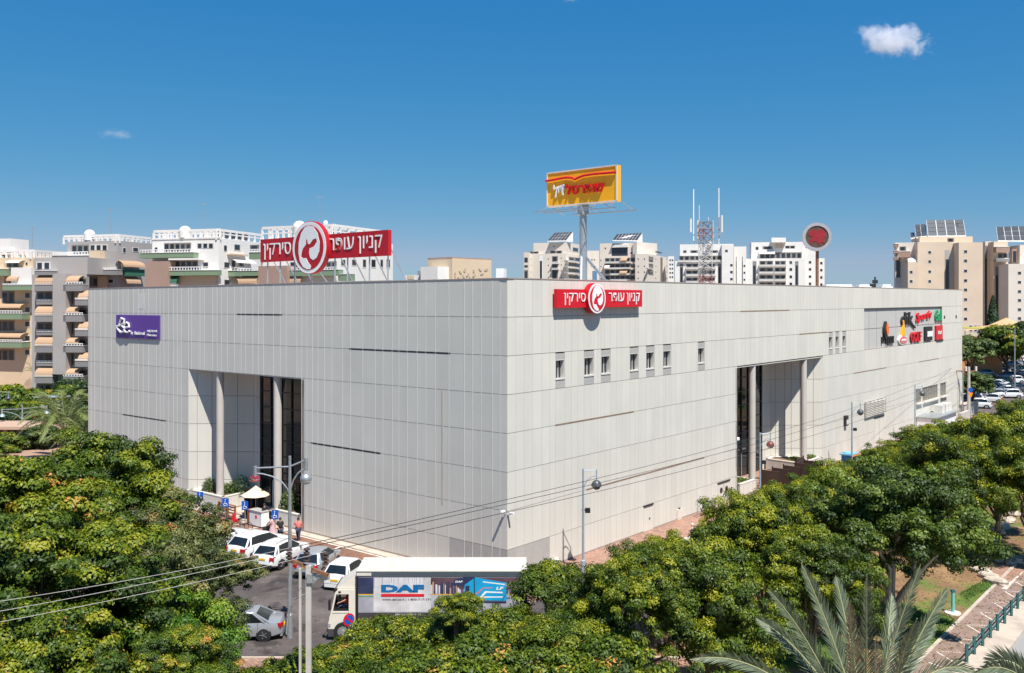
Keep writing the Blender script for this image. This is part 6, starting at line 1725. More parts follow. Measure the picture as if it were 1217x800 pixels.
# D white block behind the red sign
b=bthing('white apartment block with roof pergola directly behind the red roof sign',397,158)
B=Block(b,310,397,467,158,283,M['b_white'],alpha=24)
B.pergola(266,283,310,397,462,10); B.dome(356,262.5,270,16); B.dome(387,262,266,6)
B.par('L',296,309,300,308,'b_green',1.2,rail=4); B.dark('L',297,308,291,298); B.par('L',343,402,321,328,'b_green',1.5,rail=3.5); B.dark('L',345,400,311,320)
B.box('L',307,341,316,340,0,2.2,'brown_bay',M['b_brown']); B.awn('L',332,357,326,337,'awn_o'); B.awn('L',283,306,328,337,'awn_o')
B.par('L',283,306,322,328,'b_green',1.4,rail=3); B.par('L',402,418,326,334,'b_green',1.0)
for x0,x1 in ((431,435.5),(441,447),(452,455.5),(459,464)):
    for y in (307.5,): B.win('R',x0,x1,y,y+11)
for x0,x1 in ((405,411),(418,424)): B.win('R',x0,x1,290,298); B.win('R',x0,x1,308,316)
sp_=MB()
for i in range(4): sp_.fbox(B.R,1.5+2.2*i,3.1+2.2*i,B.zt+0.3,B.zt+1.6,-1.6,-1.5)
sp_.build('solar_collectors',M['solar'],b)
aerial('tall television aerial rising behind the round emblem of the red sign',380,233,265,160)

# building with the leaf relief
b=bthing('cream hall with a relief of brown leaves on its wall',537.5,170,'hall','hall_building',None)
B=Block(b,508.5,537.5,584,170,307,M['b_cream'],alpha=40)
MB().prism([(p.x*1.004,p.y*1.0) for p in B.poly],B.zt,B.zt+0.25).build('roof_slab',M['b_brown'],b)
B.box('L',500,520,317,345,0,3,'white_annex',M['b_white'])
def leaf(cx_,cy_,ln,wd,ang):
    pts=[]
    for k in range(14):
        a=2*PI*k/14; x=ln*math.cos(a)/2; y=wd*math.sin(a)/2*(1-0.3*math.cos(a))
        pts.append((cx_+x*math.cos(ang)-y*math.sin(ang),cy_-(x*math.sin(ang)+y*math.cos(ang))))
    return pts
for cx_,cy_,ln,wd,ang in ((547,324,5,1.8,2.2),(552.5,321.5,5.5,2,1.2),(556,327,6,2,1.0),(563,322.5,4.5,1.8,1.6),(563.5,328,5,2,0.8),(570.5,321,4.5,2.2,2.3),(578,321,5,2.6,0.6),(546,331,5,2,2.8),(551,329.5,5,1.8,2.0),(559,331,5,2,1.9),(573,326,4,2,0.3),(541,325,3,1.2,1.5),(541,329,3,1.2,1.6)):
    MB().fpoly(B.R,[(B.R.t(x,0.05),B.R.z(x,y,0.05)) for x,y in leaf(cx_,cy_,ln,wd,ang)],0.0,0.07).build('leaf_relief',M['b_shade_brown'],b)
    MB().fpoly(B.R,[(B.R.t(x,0.05),B.R.z(x,y,0.05)) for x,y in leaf(cx_,cy_,ln*0.7,wd*0.5,ang)],0.07,0.10).build('leaf_infill',M['b_cream'],b)
b=bthing('low white house with dark louvres beside the cream hall',500,200,'house','house',None)
B=Block(b,481,500,509,200,327,M['b_white'],alpha=20); B.box('R',501,504.5,322.5,324,0,1,'louvre',M['b_dgrey']); B.box('R',501,504.5,325,327,0,1,'louvre',M['b_dgrey'])
B.box('L',484,492,327.5,332,0,0.05,'window',M['b_cream'])
b=bthing('small white chimney block between the cream hall and the stepped towers',594,150,'chimney','chimney_block',None)
B=Block(b,589.5,598.5,602,150,319,M['white'],alpha=12)

# cream stepped towers
def rows(B,f,x0,x1,ys,h,fm=None):
    for y in ys: B.win(f,x0,x1,y,y+h,fm)
def solar(b,pts,D,label=None,nx=6,ny=3):
    """tilted array given by its four px corners (left bottom, left top, right top, right bottom)"""
    q=[at(x,D+(4 if i in (1,2) else 0),0) for i,(x,y) in enumerate(pts)]
    for i,(x,y) in enumerate(pts): q[i].z=zat(y,q[i].y)
    fr=MB().add([v for v in q]+[v-Vector((0,0,0.4)) for v in q],MB.BF).build('array_frame',M['b_white'],b)
    for i in range(nx):
        for j in range(ny):
            def P(u,v): return (q[0].lerp(q[3],u)).lerp(q[1].lerp(q[2],u),v)+Vector((0,-0.05,0.12))
            u0,u1,v0,v1=(i+.04)/nx,(i+.96)/nx,(j+.04)/ny,(j+.96)/ny
            MB().add([P(u0,v0),P(u1,v0),P(u1,v1),P(u0,v1)],[(0,1,2,3)]).build('solar_panel',M['solar'],fr)
    MB().add([q[3]-Vector((0,0,0.5)),q[2],Vector((q[2].x,q[2].y,q[3].z-0.5)),q[3]+Vector((0,0.2,0.1))],[(0,1,2),(0,3,1)]).build('array_side',M['white'],b)
b=bthing('left cream stepped tower with solar array, behind the yellow sign pole',673,445)
B=Block(b,628,673,691,445,301,M['b_stone2'],alpha=22)
T=Block(b,634,673,689.5,447,288,M['b_stone2'],alpha=22,ybot=302); U=Block(b,622.5,629,632,450,300,M['b_stone2'],alpha=22)
for x in (630.7,651.7): rows(B,'L',x-0.8,x+0.8,(307,314.5,322.5,329),1.6)
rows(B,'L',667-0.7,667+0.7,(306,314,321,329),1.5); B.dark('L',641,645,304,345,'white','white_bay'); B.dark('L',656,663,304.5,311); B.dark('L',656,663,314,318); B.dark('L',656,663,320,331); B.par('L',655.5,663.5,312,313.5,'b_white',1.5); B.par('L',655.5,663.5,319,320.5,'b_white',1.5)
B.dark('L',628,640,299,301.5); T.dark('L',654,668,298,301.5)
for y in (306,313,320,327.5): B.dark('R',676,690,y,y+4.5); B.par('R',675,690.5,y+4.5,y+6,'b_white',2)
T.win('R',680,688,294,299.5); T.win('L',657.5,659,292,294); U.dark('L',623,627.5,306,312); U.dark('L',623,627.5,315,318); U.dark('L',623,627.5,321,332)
solar(b,[(650.5,286.5),(659,277),(681,275.5),(673,286)],447)
b=bthing('low cream link block with a square opening between the two stepped towers',706,452,group=None)
B=Block(b,698,712,714,452,298,M['b_stone2'],alpha=5); B.win('L',702.5,704.5,308,309.5); B.win('L',705.5,707.5,308,309.5); B.win('L',702.5,704.5,315.5,317); B.win('L',705.5,707.5,315.5,317); B.box('L',704,709.5,322,340,0,0.05,'opening',mat('sky_seen_through',(0.12,0.22,0.36),0.4))
b=bthing('right cream stepped tower with solar array, beside the lattice mast',757,445)
B=Block(b,713,757,772,445,288.5,M['b_stone2'],alpha=22); T=Block(b,752,757,781,443,287.5,M['b_stone2'],alpha=42,ybot=302); U=Block(b,755,770,795,436,301.5,M['b_stone2'],alpha=22)
rows(B,'L',713.5,715,(308.5,316,323,330),1.6); B.box('L',727,746,292,304,0,0.06,'blue_glazing',M['b_glass']); B.box('L',727,746,291,294,0,1.2,'canopy',M['b_white'])
for y in (306.5,313.5,320.5,327.5): B.dark('L',719,755,y,y+4.8); B.par('L',718 if y<318 else 725,749,y+4.8,y+6.2,'b_white',2)
B.awn('L',737,745,306.5,310,'awn_o',3); B.awn('L',736,745,321.5,325,'awn_o',3); B.awn('L',718,724,315,319,'b_white',3)
B.win('L',718.5,720.5,294,296); B.win('L',753.5,755,292,294); B.win('L',749,752,299.5,302)
for x in (758.5,766): rows(U,'L',x-0.8,x+0.8,(307,315.5,322.5,330),1.8)
U.dark('R',771,776.5,305,311.5); U.dark('R',771,776.5,313.5,318.5); U.dark('R',771,776.5,321,327); U.par('R',770.5,777,319,320,'b_white',1)
for x in (779.5,792.5): rows(U,'R',x-0.5,x+0.5,(307,315.5,322.5,330),1.4)
U.box('R',785,787.5,306,345,0,0.05,'painted_shade_strip',M['b_shade_brown']); U.dark('R',779,787,299,301)  # dark strip on the flat wall, painted in place of vertical shading
solar(b,[(728,285.5),(733,278.5),(763.5,277),(757.5,286)],447,nx=8)
# white towers
b=bthing('white apartment tower directly behind the lattice mast',872,417)
B=Block(b,802,872,873,417,310,M['b_white'],alpha=9); T=Block(b,808,871,872,421,290,M['b_white'],alpha=9,ybot=312); U=Block(b,858,872,873,415,290.5,M['b_white'],alpha=9,ybot=345); X2=Block(b,872.5,887,888,419,293,M['b_white'],alpha=9)
for x0,x1 in ((812,816),(820.5,829.5),(843.5,853.7)): T.dark('L',x0,x1,297.5,300.5,'b_dgrey','window')
U.win('L',861.5,865.3,296.5,300); B.dark('L',807,858,304,310); B.par('L',806,870,309.5,311,'b_white',1.0)
for x0,x1,y1_ in ((808,812,336),(853.2,857,336)): B.dark('L',x0,x1,313.5,y1_+6,'b_dgrey','window_strip')
for y in (313.5,321.7,330): B.dark('L',815.5,830,y,y+5); B.par('L',815,830.5,y+4.4,y+6,'b_white',1.6); B.dark('L',834,850,y,y+5); B.par('L',833,851,y+4.4,y+6,'b_white',1.6); U.win('L',867.5,871.2,y,y+3.5); X2.win('L',883.5,886,y+1,y+4)
for x in (875,882.3): X2.dark('L',x-0.5,x+0.5,305,345,'b_dgrey','window_strip')
MB().prism([at(842,419)[:2],at(846,419)[:2],at(846,425)[:2],at(842,425)[:2]],zat(291,419),zat(287,419)).build('lift_house',M['b_white'],b)
b=bthing('white apartment tower behind the round sign on the rusty pole',955,417)
B=Block(b,886.5,957,958,417,307,M['b_white'],alpha=9); T=Block(b,893,955,956,421,287.5,M['b_white'],alpha=9,ybot=310); X2=Block(b,955,970,971,422,289,M['b_white'],alpha=9); X3=Block(b,968,980,981,424,307,M['b_white'],alpha=9)
T.dark('L',898,901.6,293.3,297,'b_dgrey','window'); T.dark('L',906.3,918,292.7,296.3,'b_dgrey','window'); T.dark('L',933,945,292,295.3,'b_dgrey','window'); X2.win('L',957,961,291.3,295)
for x0,x1 in ((922,925),(927,930.5)): T.box('L',x0,x1,290.5,295,0,0.6,'air_conditioner',M['b_cream'])
B.box('L',903,958,297.5,299,0,2.0,'canopy',M['b_white']) if False else None
T.dark('L',903,953,300,307); T.awn('L',902,921,299,302,'b_white',2)
for x0,x1 in ((894.5,899),(945,949)): B.dark('L',x0,x1,310.5,345,'b_dgrey','window_strip')
for y in (310,318.3,327,335.5): B.dark('L',902.5,919,y,y+5.5); B.par('L',902,919.5,y+5,y+6.6,'b_white',1.6); B.dark('L',921,934,y,y+5.5); B.par('L',920.5,935,y+5,y+6.6,'b_white',1.6); B.win('L',938,941.8,y,y+4); X2.win('L',961,964.5,y,y+3.6); X3.win('L',974.5,977.8,y+1,y+4.6)
MB().prism([at(917,420)[:2],at(934,420)[:2],at(934,428)[:2],at(917,428)[:2]],zat(288,420),zat(282.5,420)).build('lift_house',M['b_white'],b)
b=bthing('slim white tower block with rows of dark windows between cream and white towers',800,460,group=None)
B=Block(b,794,801,804,460,304.5,M['b_white'],alpha=9)
for y in (308,313,318,323,328): B.win('L',795.5,797.5,y,y+2.6); B.win('L',798.2,800.2,y,y+2.6)
# right beige towers
b=bthing('warm beige stone tower with large solar arrays at the right end of the mall',1139,285)
B=Block(b,1090.5,1139,1146,288,287.5,M['b_stone'],alpha=6); W=Block(b,1139.5,1168,1170,283,288,M['b_stone'],alpha=6); K=Block(b,1064,1090,1092,292,288,M['b_stone2'],alpha=20); S_=Block(b,1079,1091,1093,286,311.5,M['b_stone'],alpha=6)
T=Block(b,1093,1156,1158,290,281,M['b_stone'],alpha=6,ybot=289)
B.dark('L',1123,1128.8,297,372,'grey_panel','stair_window'); B.dark('L',1133.5,1139,290,372,'b_brown','recess')
rows(B,'L',1103,1107,(298,309,321,332.5,344,355.5,367),3.8); rows(S_,'L',1091,1091.1,(),3)
rows(S_,'L',1081,1085,(321.5,332.5,344,355),3.8)
rows(W,'L',1145.3,1150,(297,308,320,331.5,342.5,354,365.5,377),4)
for x in (1152,1157.5,1162): W.win('L',x,x+4,386,395)
K.dark('L',1069,1077,293,298); K.par('L',1066,1082,299,306,'b_brown',1.8); K.dark('L',1065,1070,307,330,'b_shade_brown'); K.dark('L',1073,1079,313,345,'b_dgrey','recess'); K.awn('L',1079,1091,306,311.5,'b_white',2.5)
for y in (290,298,306): K.par('L',1062,1068,y,y+3,'b_brown',2.4)
T.dark('L',1126,1134,283,287.5)
solar(b,[(1103,280.5),(1101,262),(1145,261.5),(1148,280)],292,nx=4,ny=4); solar(b,[(1089,282),(1087,267.5),(1100,266.5),(1101.5,280.5)],293,nx=2,ny=3); solar(b,[(1082.5,283),(1081.5,277),(1086.5,276.5),(1087.5,282)],294,nx=1,ny=2)
aerial('thin aerial on top of the warm beige tower',1143,252,262,293)
b=bthing('second beige stone tower with solar array cut by the right picture edge',1200,280)
V_=Block(b,1171,1181,1184,290,287,M['b_stone2'],alpha=6); B=Block(b,1181,1198,1200,286,287,M['b_stone'],alpha=6); W=Block(b,1198.5,1240,1245,278,313.5,M['b_stone2'],alpha=6); T=Block(b,1212,1240,1245,284,291,M['b_stone2'],alpha=6)
V_.dark('L',1170.3,1173.3,292,395,'b_shade_brown','recess'); V_.dark('L',1176,1180,300,395,'b_dgrey','window_strip')
B.par('L',1184,1200,293.5,300,'b_brown',2.2); B.dark('L',1186,1198,301,306.5); B.par('L',1184,1200,308,311,'b_dgrey',2.2); B.dark('L',1183,1187,317,385,'b_dgrey','recess'); B.dark('L',1203,1209,296,312,'b_brown','recess')
rows(W,'L',1209.5,1214,(322.5,333.5,344.5,355,366,376.5),4); rows(W,'L',1222,1226,(322.5,333.5,344.5),4)
solar(b,[(1186,286),(1184,270),(1219,269),(1222,286)],287,nx=4,ny=3)
# beige shade tent and low wall beyond the car park
p=at(1196,232,0)
tn=thing('shade_tent','orange beige pointed shade canopy between trees below the beige towers','canopy',(p.x,p.y,0))
zt=zat(377.5,232); ze=zat(393,232)
n=8; V0=[]; 
for k in range(n):
    a=2*PI*k/n; r_=10.5 if k%2==0 else 8.5; V0.append((r_*math.cos(a),r_*math.sin(a),ze+(0.0 if k%2==0 else 0.8)))
mid=[(v[0]*0.45,v[1]*0.45,ze+(zt-ze)*0.38) for v in V0]
MB().add([(0,0,zt)]+mid+V0,[(0,1+k,1+(k+1)%n) for k in range(n)]+[(1+k,1+n+k,1+n+(k+1)%n,1+(k+1)%n) for k in range(n)]).build('fabric',mat('tent_fabric',(0.60,0.36,0.18),0.9,var=0.1,vscale=0.5),tn)
for k in range(0,n,2): MB().tube([(V0[k][0],V0[k][1],0),V0[k]],0.12,6).build('pole',M['steel'],tn)
p=at(1160,215,0)
t2=thing('shade_tent','flat yellow green shade sail at the foot of the warm beige tower','canopy',(p.x,p.y,0))
z_=zat(391,215)
MB().add([(-5.5,0,z_+.3),(6,0,z_-.2),(7,5,z_+.2),(-5.5,5,z_+.5)],[(0,1,2,3)]).add([(-5.5,0,z_+.25),(6,0,z_-.25),(7,5,z_+.15),(-5.5,5,z_+.45)],[(3,2,1,0)]).build('fabric',mat('yellow_green_fabric',(0.35,0.32,0.05),0.8),t2)
for x in (-5.4,0.5,6): MB().tube([(x,0,0),(x,0,z_)],0.1,6).build('pole',M['steel'],t2)
p=at(1160,210,0)
t3=thing('orange_wall','low orange terrace wall under the yellow green shade sail','wall',(p.x,p.y,0))
MB().box((0,0,zat(400,210)/2),(12,0.4,zat(400,210))).build('wall',mat('orange_wall_paint',(0.55,0.25,0.10),0.8),t3)
MB().box((0,0,zat(400,210)+0.1),(12.2,0.5,0.2)).build('capping',M['b_cream'],t3)
# plaza furniture at left
double_lamp('double armed street lamp at left over the plaza', at(26.5,118,0), zat(481,118), 24*118/F, 29*118/F, globe=False)
def bluelamp(x,yb_,yt,label,side=-1):
    p=gp(x,yb_); return globe_lamp(label,(p.x,p.y,0),zat(yt,p.y),side=side,size=1.6,floods=False,group='blue plaza lamps')
bluelamp(25,456,436,'blue lamp behind the plaza trees, highest in the picture at left')
bluelamp(-1,498,465,'blue lamp cut by the left picture edge',side=1)
bluelamp(93.5,490,478,'blue lamp against the left mall edge above the palm',side=1)
bluelamp(94,456,441,'small blue lamp high beside the left edge of the mall',side=1)
p=gp(20,520)
pv=thing('pavilion','low beige roofed pavilion with open sides on the plaza','pavilion',(p.x,p.y,0.02))
z_=zat(507,p.y)
MB().prism([(-9,-3),(5.2,-3),(7.5,3),(-9,3)],z_,z_+0.35).build('roof',mat('pavilion_roof',(0.46,0.31,0.22),0.8),pv)
for x in (-8,-4,0,4.5): MB().box((x,-2.6,z_/2),(0.3,0.3,z_)).build('post',M['b_brown'],pv)
MB().box((-2,2.6,z_/2),(12,0.3,z_)).build('back_wall',M['b_brown'],pv)
p=gp(64,487)
bs=thing('shelter','slim grey bench shelter on the plaza path','shelter',(p.x,p.y,0.02)); z_=zat(471,p.y)
MB().prism([(-2.8,-1),(2.2,-1),(2.2,1),(-2.8,1)],z_-0.15,z_).build('roof',M['bluegrey'],bs)
for x in (-2.5,1.9): MB().box((x,0.6,z_/2),(0.15,0.15,z_)).build('post',M['bluegrey'],bs)
for x_,y_,c_,lb in ((57,493,'steelblue','blue grey car parked by the plaza hedge'),(6,498,'grey','dark car at the left edge of the plaza')):
    g=gp(x_,y_); car(lb,(g.x,g.y,0.03),R(175),c_,'hatch',detail=False,scale=0.9)
# light pole in the far car park
p=gp(1206,470); L_=thing('car_park_lamp','tall grey car park lamp pole near the right picture edge','street lamp',(p.x,p.y,0)); h=zat(391,p.y)
MB().tube([(0,0,0),(0,0,h)],[0.14,0.08],8).build('pole',M['steel'],L_)
MB().bar((-1.2,0,h),(1.2,0,h),0.1).box((-1.1,0,h-0.1),(0.7,0.3,0.15)).box((1.1,0,h-0.1),(0.7,0.3,0.15)).build('lamp_head',M['frame_dark'],L_)
# ================================================================ TREES
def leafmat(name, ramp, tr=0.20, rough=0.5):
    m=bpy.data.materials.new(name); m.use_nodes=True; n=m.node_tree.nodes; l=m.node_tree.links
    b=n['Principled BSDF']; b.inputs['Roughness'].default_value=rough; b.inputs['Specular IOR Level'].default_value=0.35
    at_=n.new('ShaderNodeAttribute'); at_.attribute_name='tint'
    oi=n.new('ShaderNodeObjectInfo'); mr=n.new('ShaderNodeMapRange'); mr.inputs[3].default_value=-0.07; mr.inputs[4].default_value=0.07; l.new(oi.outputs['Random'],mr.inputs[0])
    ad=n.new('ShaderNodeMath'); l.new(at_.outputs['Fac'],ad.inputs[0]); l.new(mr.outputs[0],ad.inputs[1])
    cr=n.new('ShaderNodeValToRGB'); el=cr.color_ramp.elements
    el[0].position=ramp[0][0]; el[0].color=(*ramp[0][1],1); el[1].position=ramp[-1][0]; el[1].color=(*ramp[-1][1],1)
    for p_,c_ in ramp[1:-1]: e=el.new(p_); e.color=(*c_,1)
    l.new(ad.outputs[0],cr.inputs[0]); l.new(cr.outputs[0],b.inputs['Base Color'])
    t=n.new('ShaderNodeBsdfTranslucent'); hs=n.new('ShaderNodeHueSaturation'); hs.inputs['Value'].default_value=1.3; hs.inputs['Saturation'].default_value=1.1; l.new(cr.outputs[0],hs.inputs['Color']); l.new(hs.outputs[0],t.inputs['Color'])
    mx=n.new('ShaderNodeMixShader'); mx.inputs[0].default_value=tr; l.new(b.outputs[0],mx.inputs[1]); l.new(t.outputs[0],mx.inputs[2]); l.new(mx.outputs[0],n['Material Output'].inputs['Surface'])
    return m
LM={}
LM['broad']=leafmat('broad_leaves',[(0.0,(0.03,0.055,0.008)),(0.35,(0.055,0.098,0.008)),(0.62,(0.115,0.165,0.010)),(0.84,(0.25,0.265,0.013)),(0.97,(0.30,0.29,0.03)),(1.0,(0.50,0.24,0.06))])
LM['tipu']=leafmat('feathery_leaves',[(0.0,(0.03,0.05,0.007)),(0.35,(0.062,0.105,0.008)),(0.62,(0.135,0.18,0.010)),(0.84,(0.30,0.30,0.012)),(1.0,(0.34,0.33,0.02))])
LM['ficus']=leafmat('glossy_leaves',[(0.0,(0.03,0.055,0.010)),(0.4,(0.08,0.125,0.014)),(0.75,(0.15,0.205,0.022)),(1.0,(0.27,0.30,0.06))],rough=0.5)
LM['dark']=leafmat('dark_leaves',[(0.0,(0.015,0.035,0.012)),(0.5,(0.03,0.065,0.018)),(1.0,(0.07,0.11,0.025))])
LM['olive']=leafmat('pale_leaves',[(0.0,(0.04,0.07,0.02)),(0.5,(0.09,0.13,0.03)),(1.0,(0.17,0.20,0.06))])
LM['fresh']=leafmat('fresh_green_leaves',[(0.0,(0.02,0.06,0.008)),(0.4,(0.06,0.14,0.012)),(0.7,(0.12,0.22,0.018)),(1.0,(0.25,0.30,0.03))])
LM['tired']=leafmat('dull_leaves',[(0.0,(0.03,0.045,0.012)),(0.4,(0.075,0.10,0.025)),(0.7,(0.16,0.175,0.05)),(0.93,(0.30,0.27,0.10)),(1.0,(0.50,0.22,0.06))])
M['bark']=mat('bark',(0.11,0.085,0.065),0.9,var=0.3,vscale=4,bump=0.6,bscale=12); M['palebark']=mat('pale_bark',(0.36,0.32,0.27),0.85,var=0.25,vscale=4,bump=0.4,bscale=12)

def leafmesh(name, C, N, ln, wd, tint, droop=0.0):
    """one rhombus per leaf: centres C, facing N"""
    n=len(C)
    N=N/np.linalg.norm(N,axis=1,keepdims=True)
    r_=rng.normal(size=(n,3)); U=np.cross(N,r_); U/=np.linalg.norm(U,axis=1,keepdims=True)+1e-9; V=np.cross(N,U)
    a=(ln*(0.7+0.6*rng.random(n)))[:,None]*0.5; b=(wd*(0.7+0.6*rng.random(n)))[:,None]*0.5
    P=np.empty((n,4,3)); P[:,0]=C-U*a; P[:,1]=C+V*b-U*a*0.1+N*b*0.25; P[:,2]=C+U*a-N*a*droop; P[:,3]=C-V*b-U*a*0.1+N*b*0.25
    me=bpy.data.meshes.new(name); me.vertices.add(n*4); me.vertices.foreach_set('co',P.reshape(-1))
    me.loops.add(n*4); me.loops.foreach_set('vertex_index',np.arange(n*4,dtype=np.int32))
    me.polygons.add(n); me.polygons.foreach_set('loop_start',np.arange(0,n*4,4,dtype=np.int32)); me.polygons.foreach_set('loop_total',np.full(n,4,dtype=np.int32))
    at_=me.attributes.new('tint','FLOAT','FACE'); at_.data.foreach_set('value',np.clip(tint,0,1).astype(np.float32))
    me.update(); me.validate()
    return me
def unit(n):
    v=rng.normal(size=(n,3)); return v/np.linalg.norm(v,axis=1,keepdims=True)
def crown(name, Rr, Hh, nl, npf, nlf, pr_, ln, wd, flat=0.75, up=0.35):
    """crown of radius Rr, half height Hh round the origin: lobes > puffs > leaves"""
    C=[];N=[];Tn=[]; lobes=[]
    for i in range(nl):
        d=unit(1)[0]; 
        if d[2]<-0.35: d[2]=-d[2]
        k=rng.uniform(0.45,0.72)
        lobes.append((d*np.array([Rr*k,Rr*k,Hh*k]), rng.uniform(0.30,0.46)*Rr))
    lobes.append((np.array([0,0,Hh*0.25]),0.5*Rr))
    for i in range(7):
        d=unit(1)[0]; d[2]=abs(d[2])*0.8
        k=rng.uniform(0.82,1.02); lobes.append((d*np.array([Rr*k,Rr*k,Hh*k]), rng.uniform(0.10,0.18)*Rr))
    for lc,lr in lobes:
        lt_=rng.uniform(-0.10,0.10); npf_=npf if lr>0.2*Rr else 4
        d=unit(npf_); d[:,2]=np.where(d[:,2]<-0.5,-d[:,2],d[:,2])
        pc=lc+d*np.array([lr,lr,lr*flat])*rng.uniform(0.62,1.22,(npf_,1))
        for j in range(npf_):
            r_=pr_*rng.uniform(0.6,1.3); m=int(nlf*(r_/pr_)**1.6)
            dd=unit(m); dd[:,2]=np.where((dd[:,2]<0)&(rng.random(m)<0.55),-dd[:,2],dd[:,2])
            rad=rng.random(m)**0.45
            pos=pc[j]+dd*rad[:,None]*np.array([r_,r_,r_*0.62])
            nn=dd*1.0+d[j]*0.35+np.array([0,0,up])+rng.normal(size=(m,3))*0.36
            pt=rng.normal(0.40,0.21)+lt_
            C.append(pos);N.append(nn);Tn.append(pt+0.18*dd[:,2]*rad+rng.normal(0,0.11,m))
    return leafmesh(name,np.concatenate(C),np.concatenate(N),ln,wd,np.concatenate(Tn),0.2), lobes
CR={}
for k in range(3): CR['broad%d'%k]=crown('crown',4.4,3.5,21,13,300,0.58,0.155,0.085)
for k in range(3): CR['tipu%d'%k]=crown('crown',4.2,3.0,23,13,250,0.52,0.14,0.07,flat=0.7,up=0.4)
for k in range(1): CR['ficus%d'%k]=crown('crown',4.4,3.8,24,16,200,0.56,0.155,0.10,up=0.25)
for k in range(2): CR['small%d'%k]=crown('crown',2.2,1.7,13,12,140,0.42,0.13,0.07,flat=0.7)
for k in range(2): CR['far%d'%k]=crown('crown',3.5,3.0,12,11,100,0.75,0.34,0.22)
def limb(mb,a,b,r0,r1,seed):
    rr=random.Random(seed); pts=[];n=6
    for i in range(n+1):
        u=i/n; p=a.lerp(b,u); s_=0.12*(b-a).length*math.sin(PI*u)
        pts.append(p+Vector((rr.uniform(-s_,s_)*0.5,rr.uniform(-s_,s_)*0.5,s_*0.5)))
    mb.tube(pts,[r0+(r1-r0)*i/n for i in range(n+1)],7)
TID=[0]
def tree(label, px_, D, ytop, rad, kind='tipu', lm=None, name='broadleaf_tree', bark='bark', group=None, hfac=None, base_z=0.08, cat='tree', X=None):
    TID[0]+=1; i=TID[0]
    nv={'broad':3,'tipu':3,'ficus':1,'small':2,'far':2}[kind]
    me,lobes=CR['%s%d'%(kind,i%nv)]
    R0,H0={'broad':(4.4,3.5),'tipu':(4.2,3.0),'ficus':(4.4,3.8),'small':(2.2,1.7),'far':(3.5,3.0)}[kind]
    s=rad/R0; sz=s*(hfac or 1.0)
    p=at(px_,D,base_z)
    if X is not None: p.x=X
    zt=zat(ytop,D); zc=zt-H0*sz*0.98-base_z
    T=thing(name,label,cat,p,rz=0,group=group)
    tk=MB(); rz=(i*2.399)%6.28
    r0=0.16*s*(1.3 if kind in('broad','ficus') else 1.0)+0.04
    fork=Vector((0.1*math.cos(i),0.1*math.sin(i),max(zc-H0*sz*0.75,0.5)))
    tk.tube([(0,0,0),(0,0,0.15),(0.05*math.cos(i),0.05*math.sin(i),fork.z*0.5),fork],[r0*1.5,r0*1.1,r0,r0*0.85],9)
    tr_=tk.build('trunk',M[bark],T,smooth=True)
    ca,sa=math.cos(rz),math.sin(rz)
    for j,(lc,lr) in enumerate(lobes[:8 if kind!='small' else 5]):
        q=Vector((lc[0]*s,lc[1]*s,lc[2]*sz)); q=Vector((q.x*ca-q.y*sa,q.x*sa+q.y*ca,q.z+zc))
        mb=MB(); limb(mb,fork,q,r0*0.5,r0*0.13,i*31+j)
        mb.build('limb',M[bark],tr_,smooth=True)
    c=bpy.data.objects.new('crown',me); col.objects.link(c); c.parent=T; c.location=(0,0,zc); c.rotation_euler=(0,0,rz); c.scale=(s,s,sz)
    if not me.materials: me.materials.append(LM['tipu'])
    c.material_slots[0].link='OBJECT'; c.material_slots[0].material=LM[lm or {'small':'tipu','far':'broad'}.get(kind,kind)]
    return T
# big trees at the left, on this side of the car park
G1='large trees at the left edge of the car park'
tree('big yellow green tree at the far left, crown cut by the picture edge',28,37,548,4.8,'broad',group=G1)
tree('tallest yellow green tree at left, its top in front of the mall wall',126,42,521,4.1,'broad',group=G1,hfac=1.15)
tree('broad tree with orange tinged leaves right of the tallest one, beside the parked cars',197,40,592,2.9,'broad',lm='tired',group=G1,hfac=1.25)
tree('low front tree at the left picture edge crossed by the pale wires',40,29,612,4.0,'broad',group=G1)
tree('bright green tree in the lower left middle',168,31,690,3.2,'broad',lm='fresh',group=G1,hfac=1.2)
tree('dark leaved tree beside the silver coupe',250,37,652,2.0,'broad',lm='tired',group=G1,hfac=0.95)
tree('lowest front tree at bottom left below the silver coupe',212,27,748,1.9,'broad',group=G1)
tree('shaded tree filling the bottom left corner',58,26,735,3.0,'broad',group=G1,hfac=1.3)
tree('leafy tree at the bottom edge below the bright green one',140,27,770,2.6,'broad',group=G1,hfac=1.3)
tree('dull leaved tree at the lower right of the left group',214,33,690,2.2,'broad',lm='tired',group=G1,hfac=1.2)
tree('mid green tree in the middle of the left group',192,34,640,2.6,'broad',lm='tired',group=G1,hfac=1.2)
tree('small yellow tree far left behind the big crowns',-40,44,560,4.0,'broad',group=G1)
# crowns in front of the truck
G2='low trees in front of the truck'
for x,D,y,r,k,lb in ((392,35,765,1.7,'small','small crown at the foot of the concrete power pole'),(447,40,738,2.1,'small','low round crown below the truck cab'),(505,40.5,736,2.2,'small','low crown below the lettering of the truck'),
   (545,38,704,1.1,'small','slim young tree poking up before the truck side'),(560,39,730,2.2,'small','low crown below the pictured blue truck'),(612,40,722,2.0,'small','crown at the right rear corner of the truck'),(655,42,672,2.3,'small','taller dark crown right of the truck rear'),(585,33,760,2.6,'small','lowest crown at the bottom middle'),(505,33,770,2.4,'small','wide crown at the bottom edge left of the middle'),(715,32,768,2.6,'small','low crown at the bottom edge right of the full crown'),(668,35,735,3.2,'tipu','full crown at the bottom edge right of the middle'),(330,33,782,1.8,'small','crown at the bottom edge left of the power pole')):
    tree(lb,x,D,y,r,k,group=G2,lm='broad' if D<36 else 'tipu',name='small_tree')
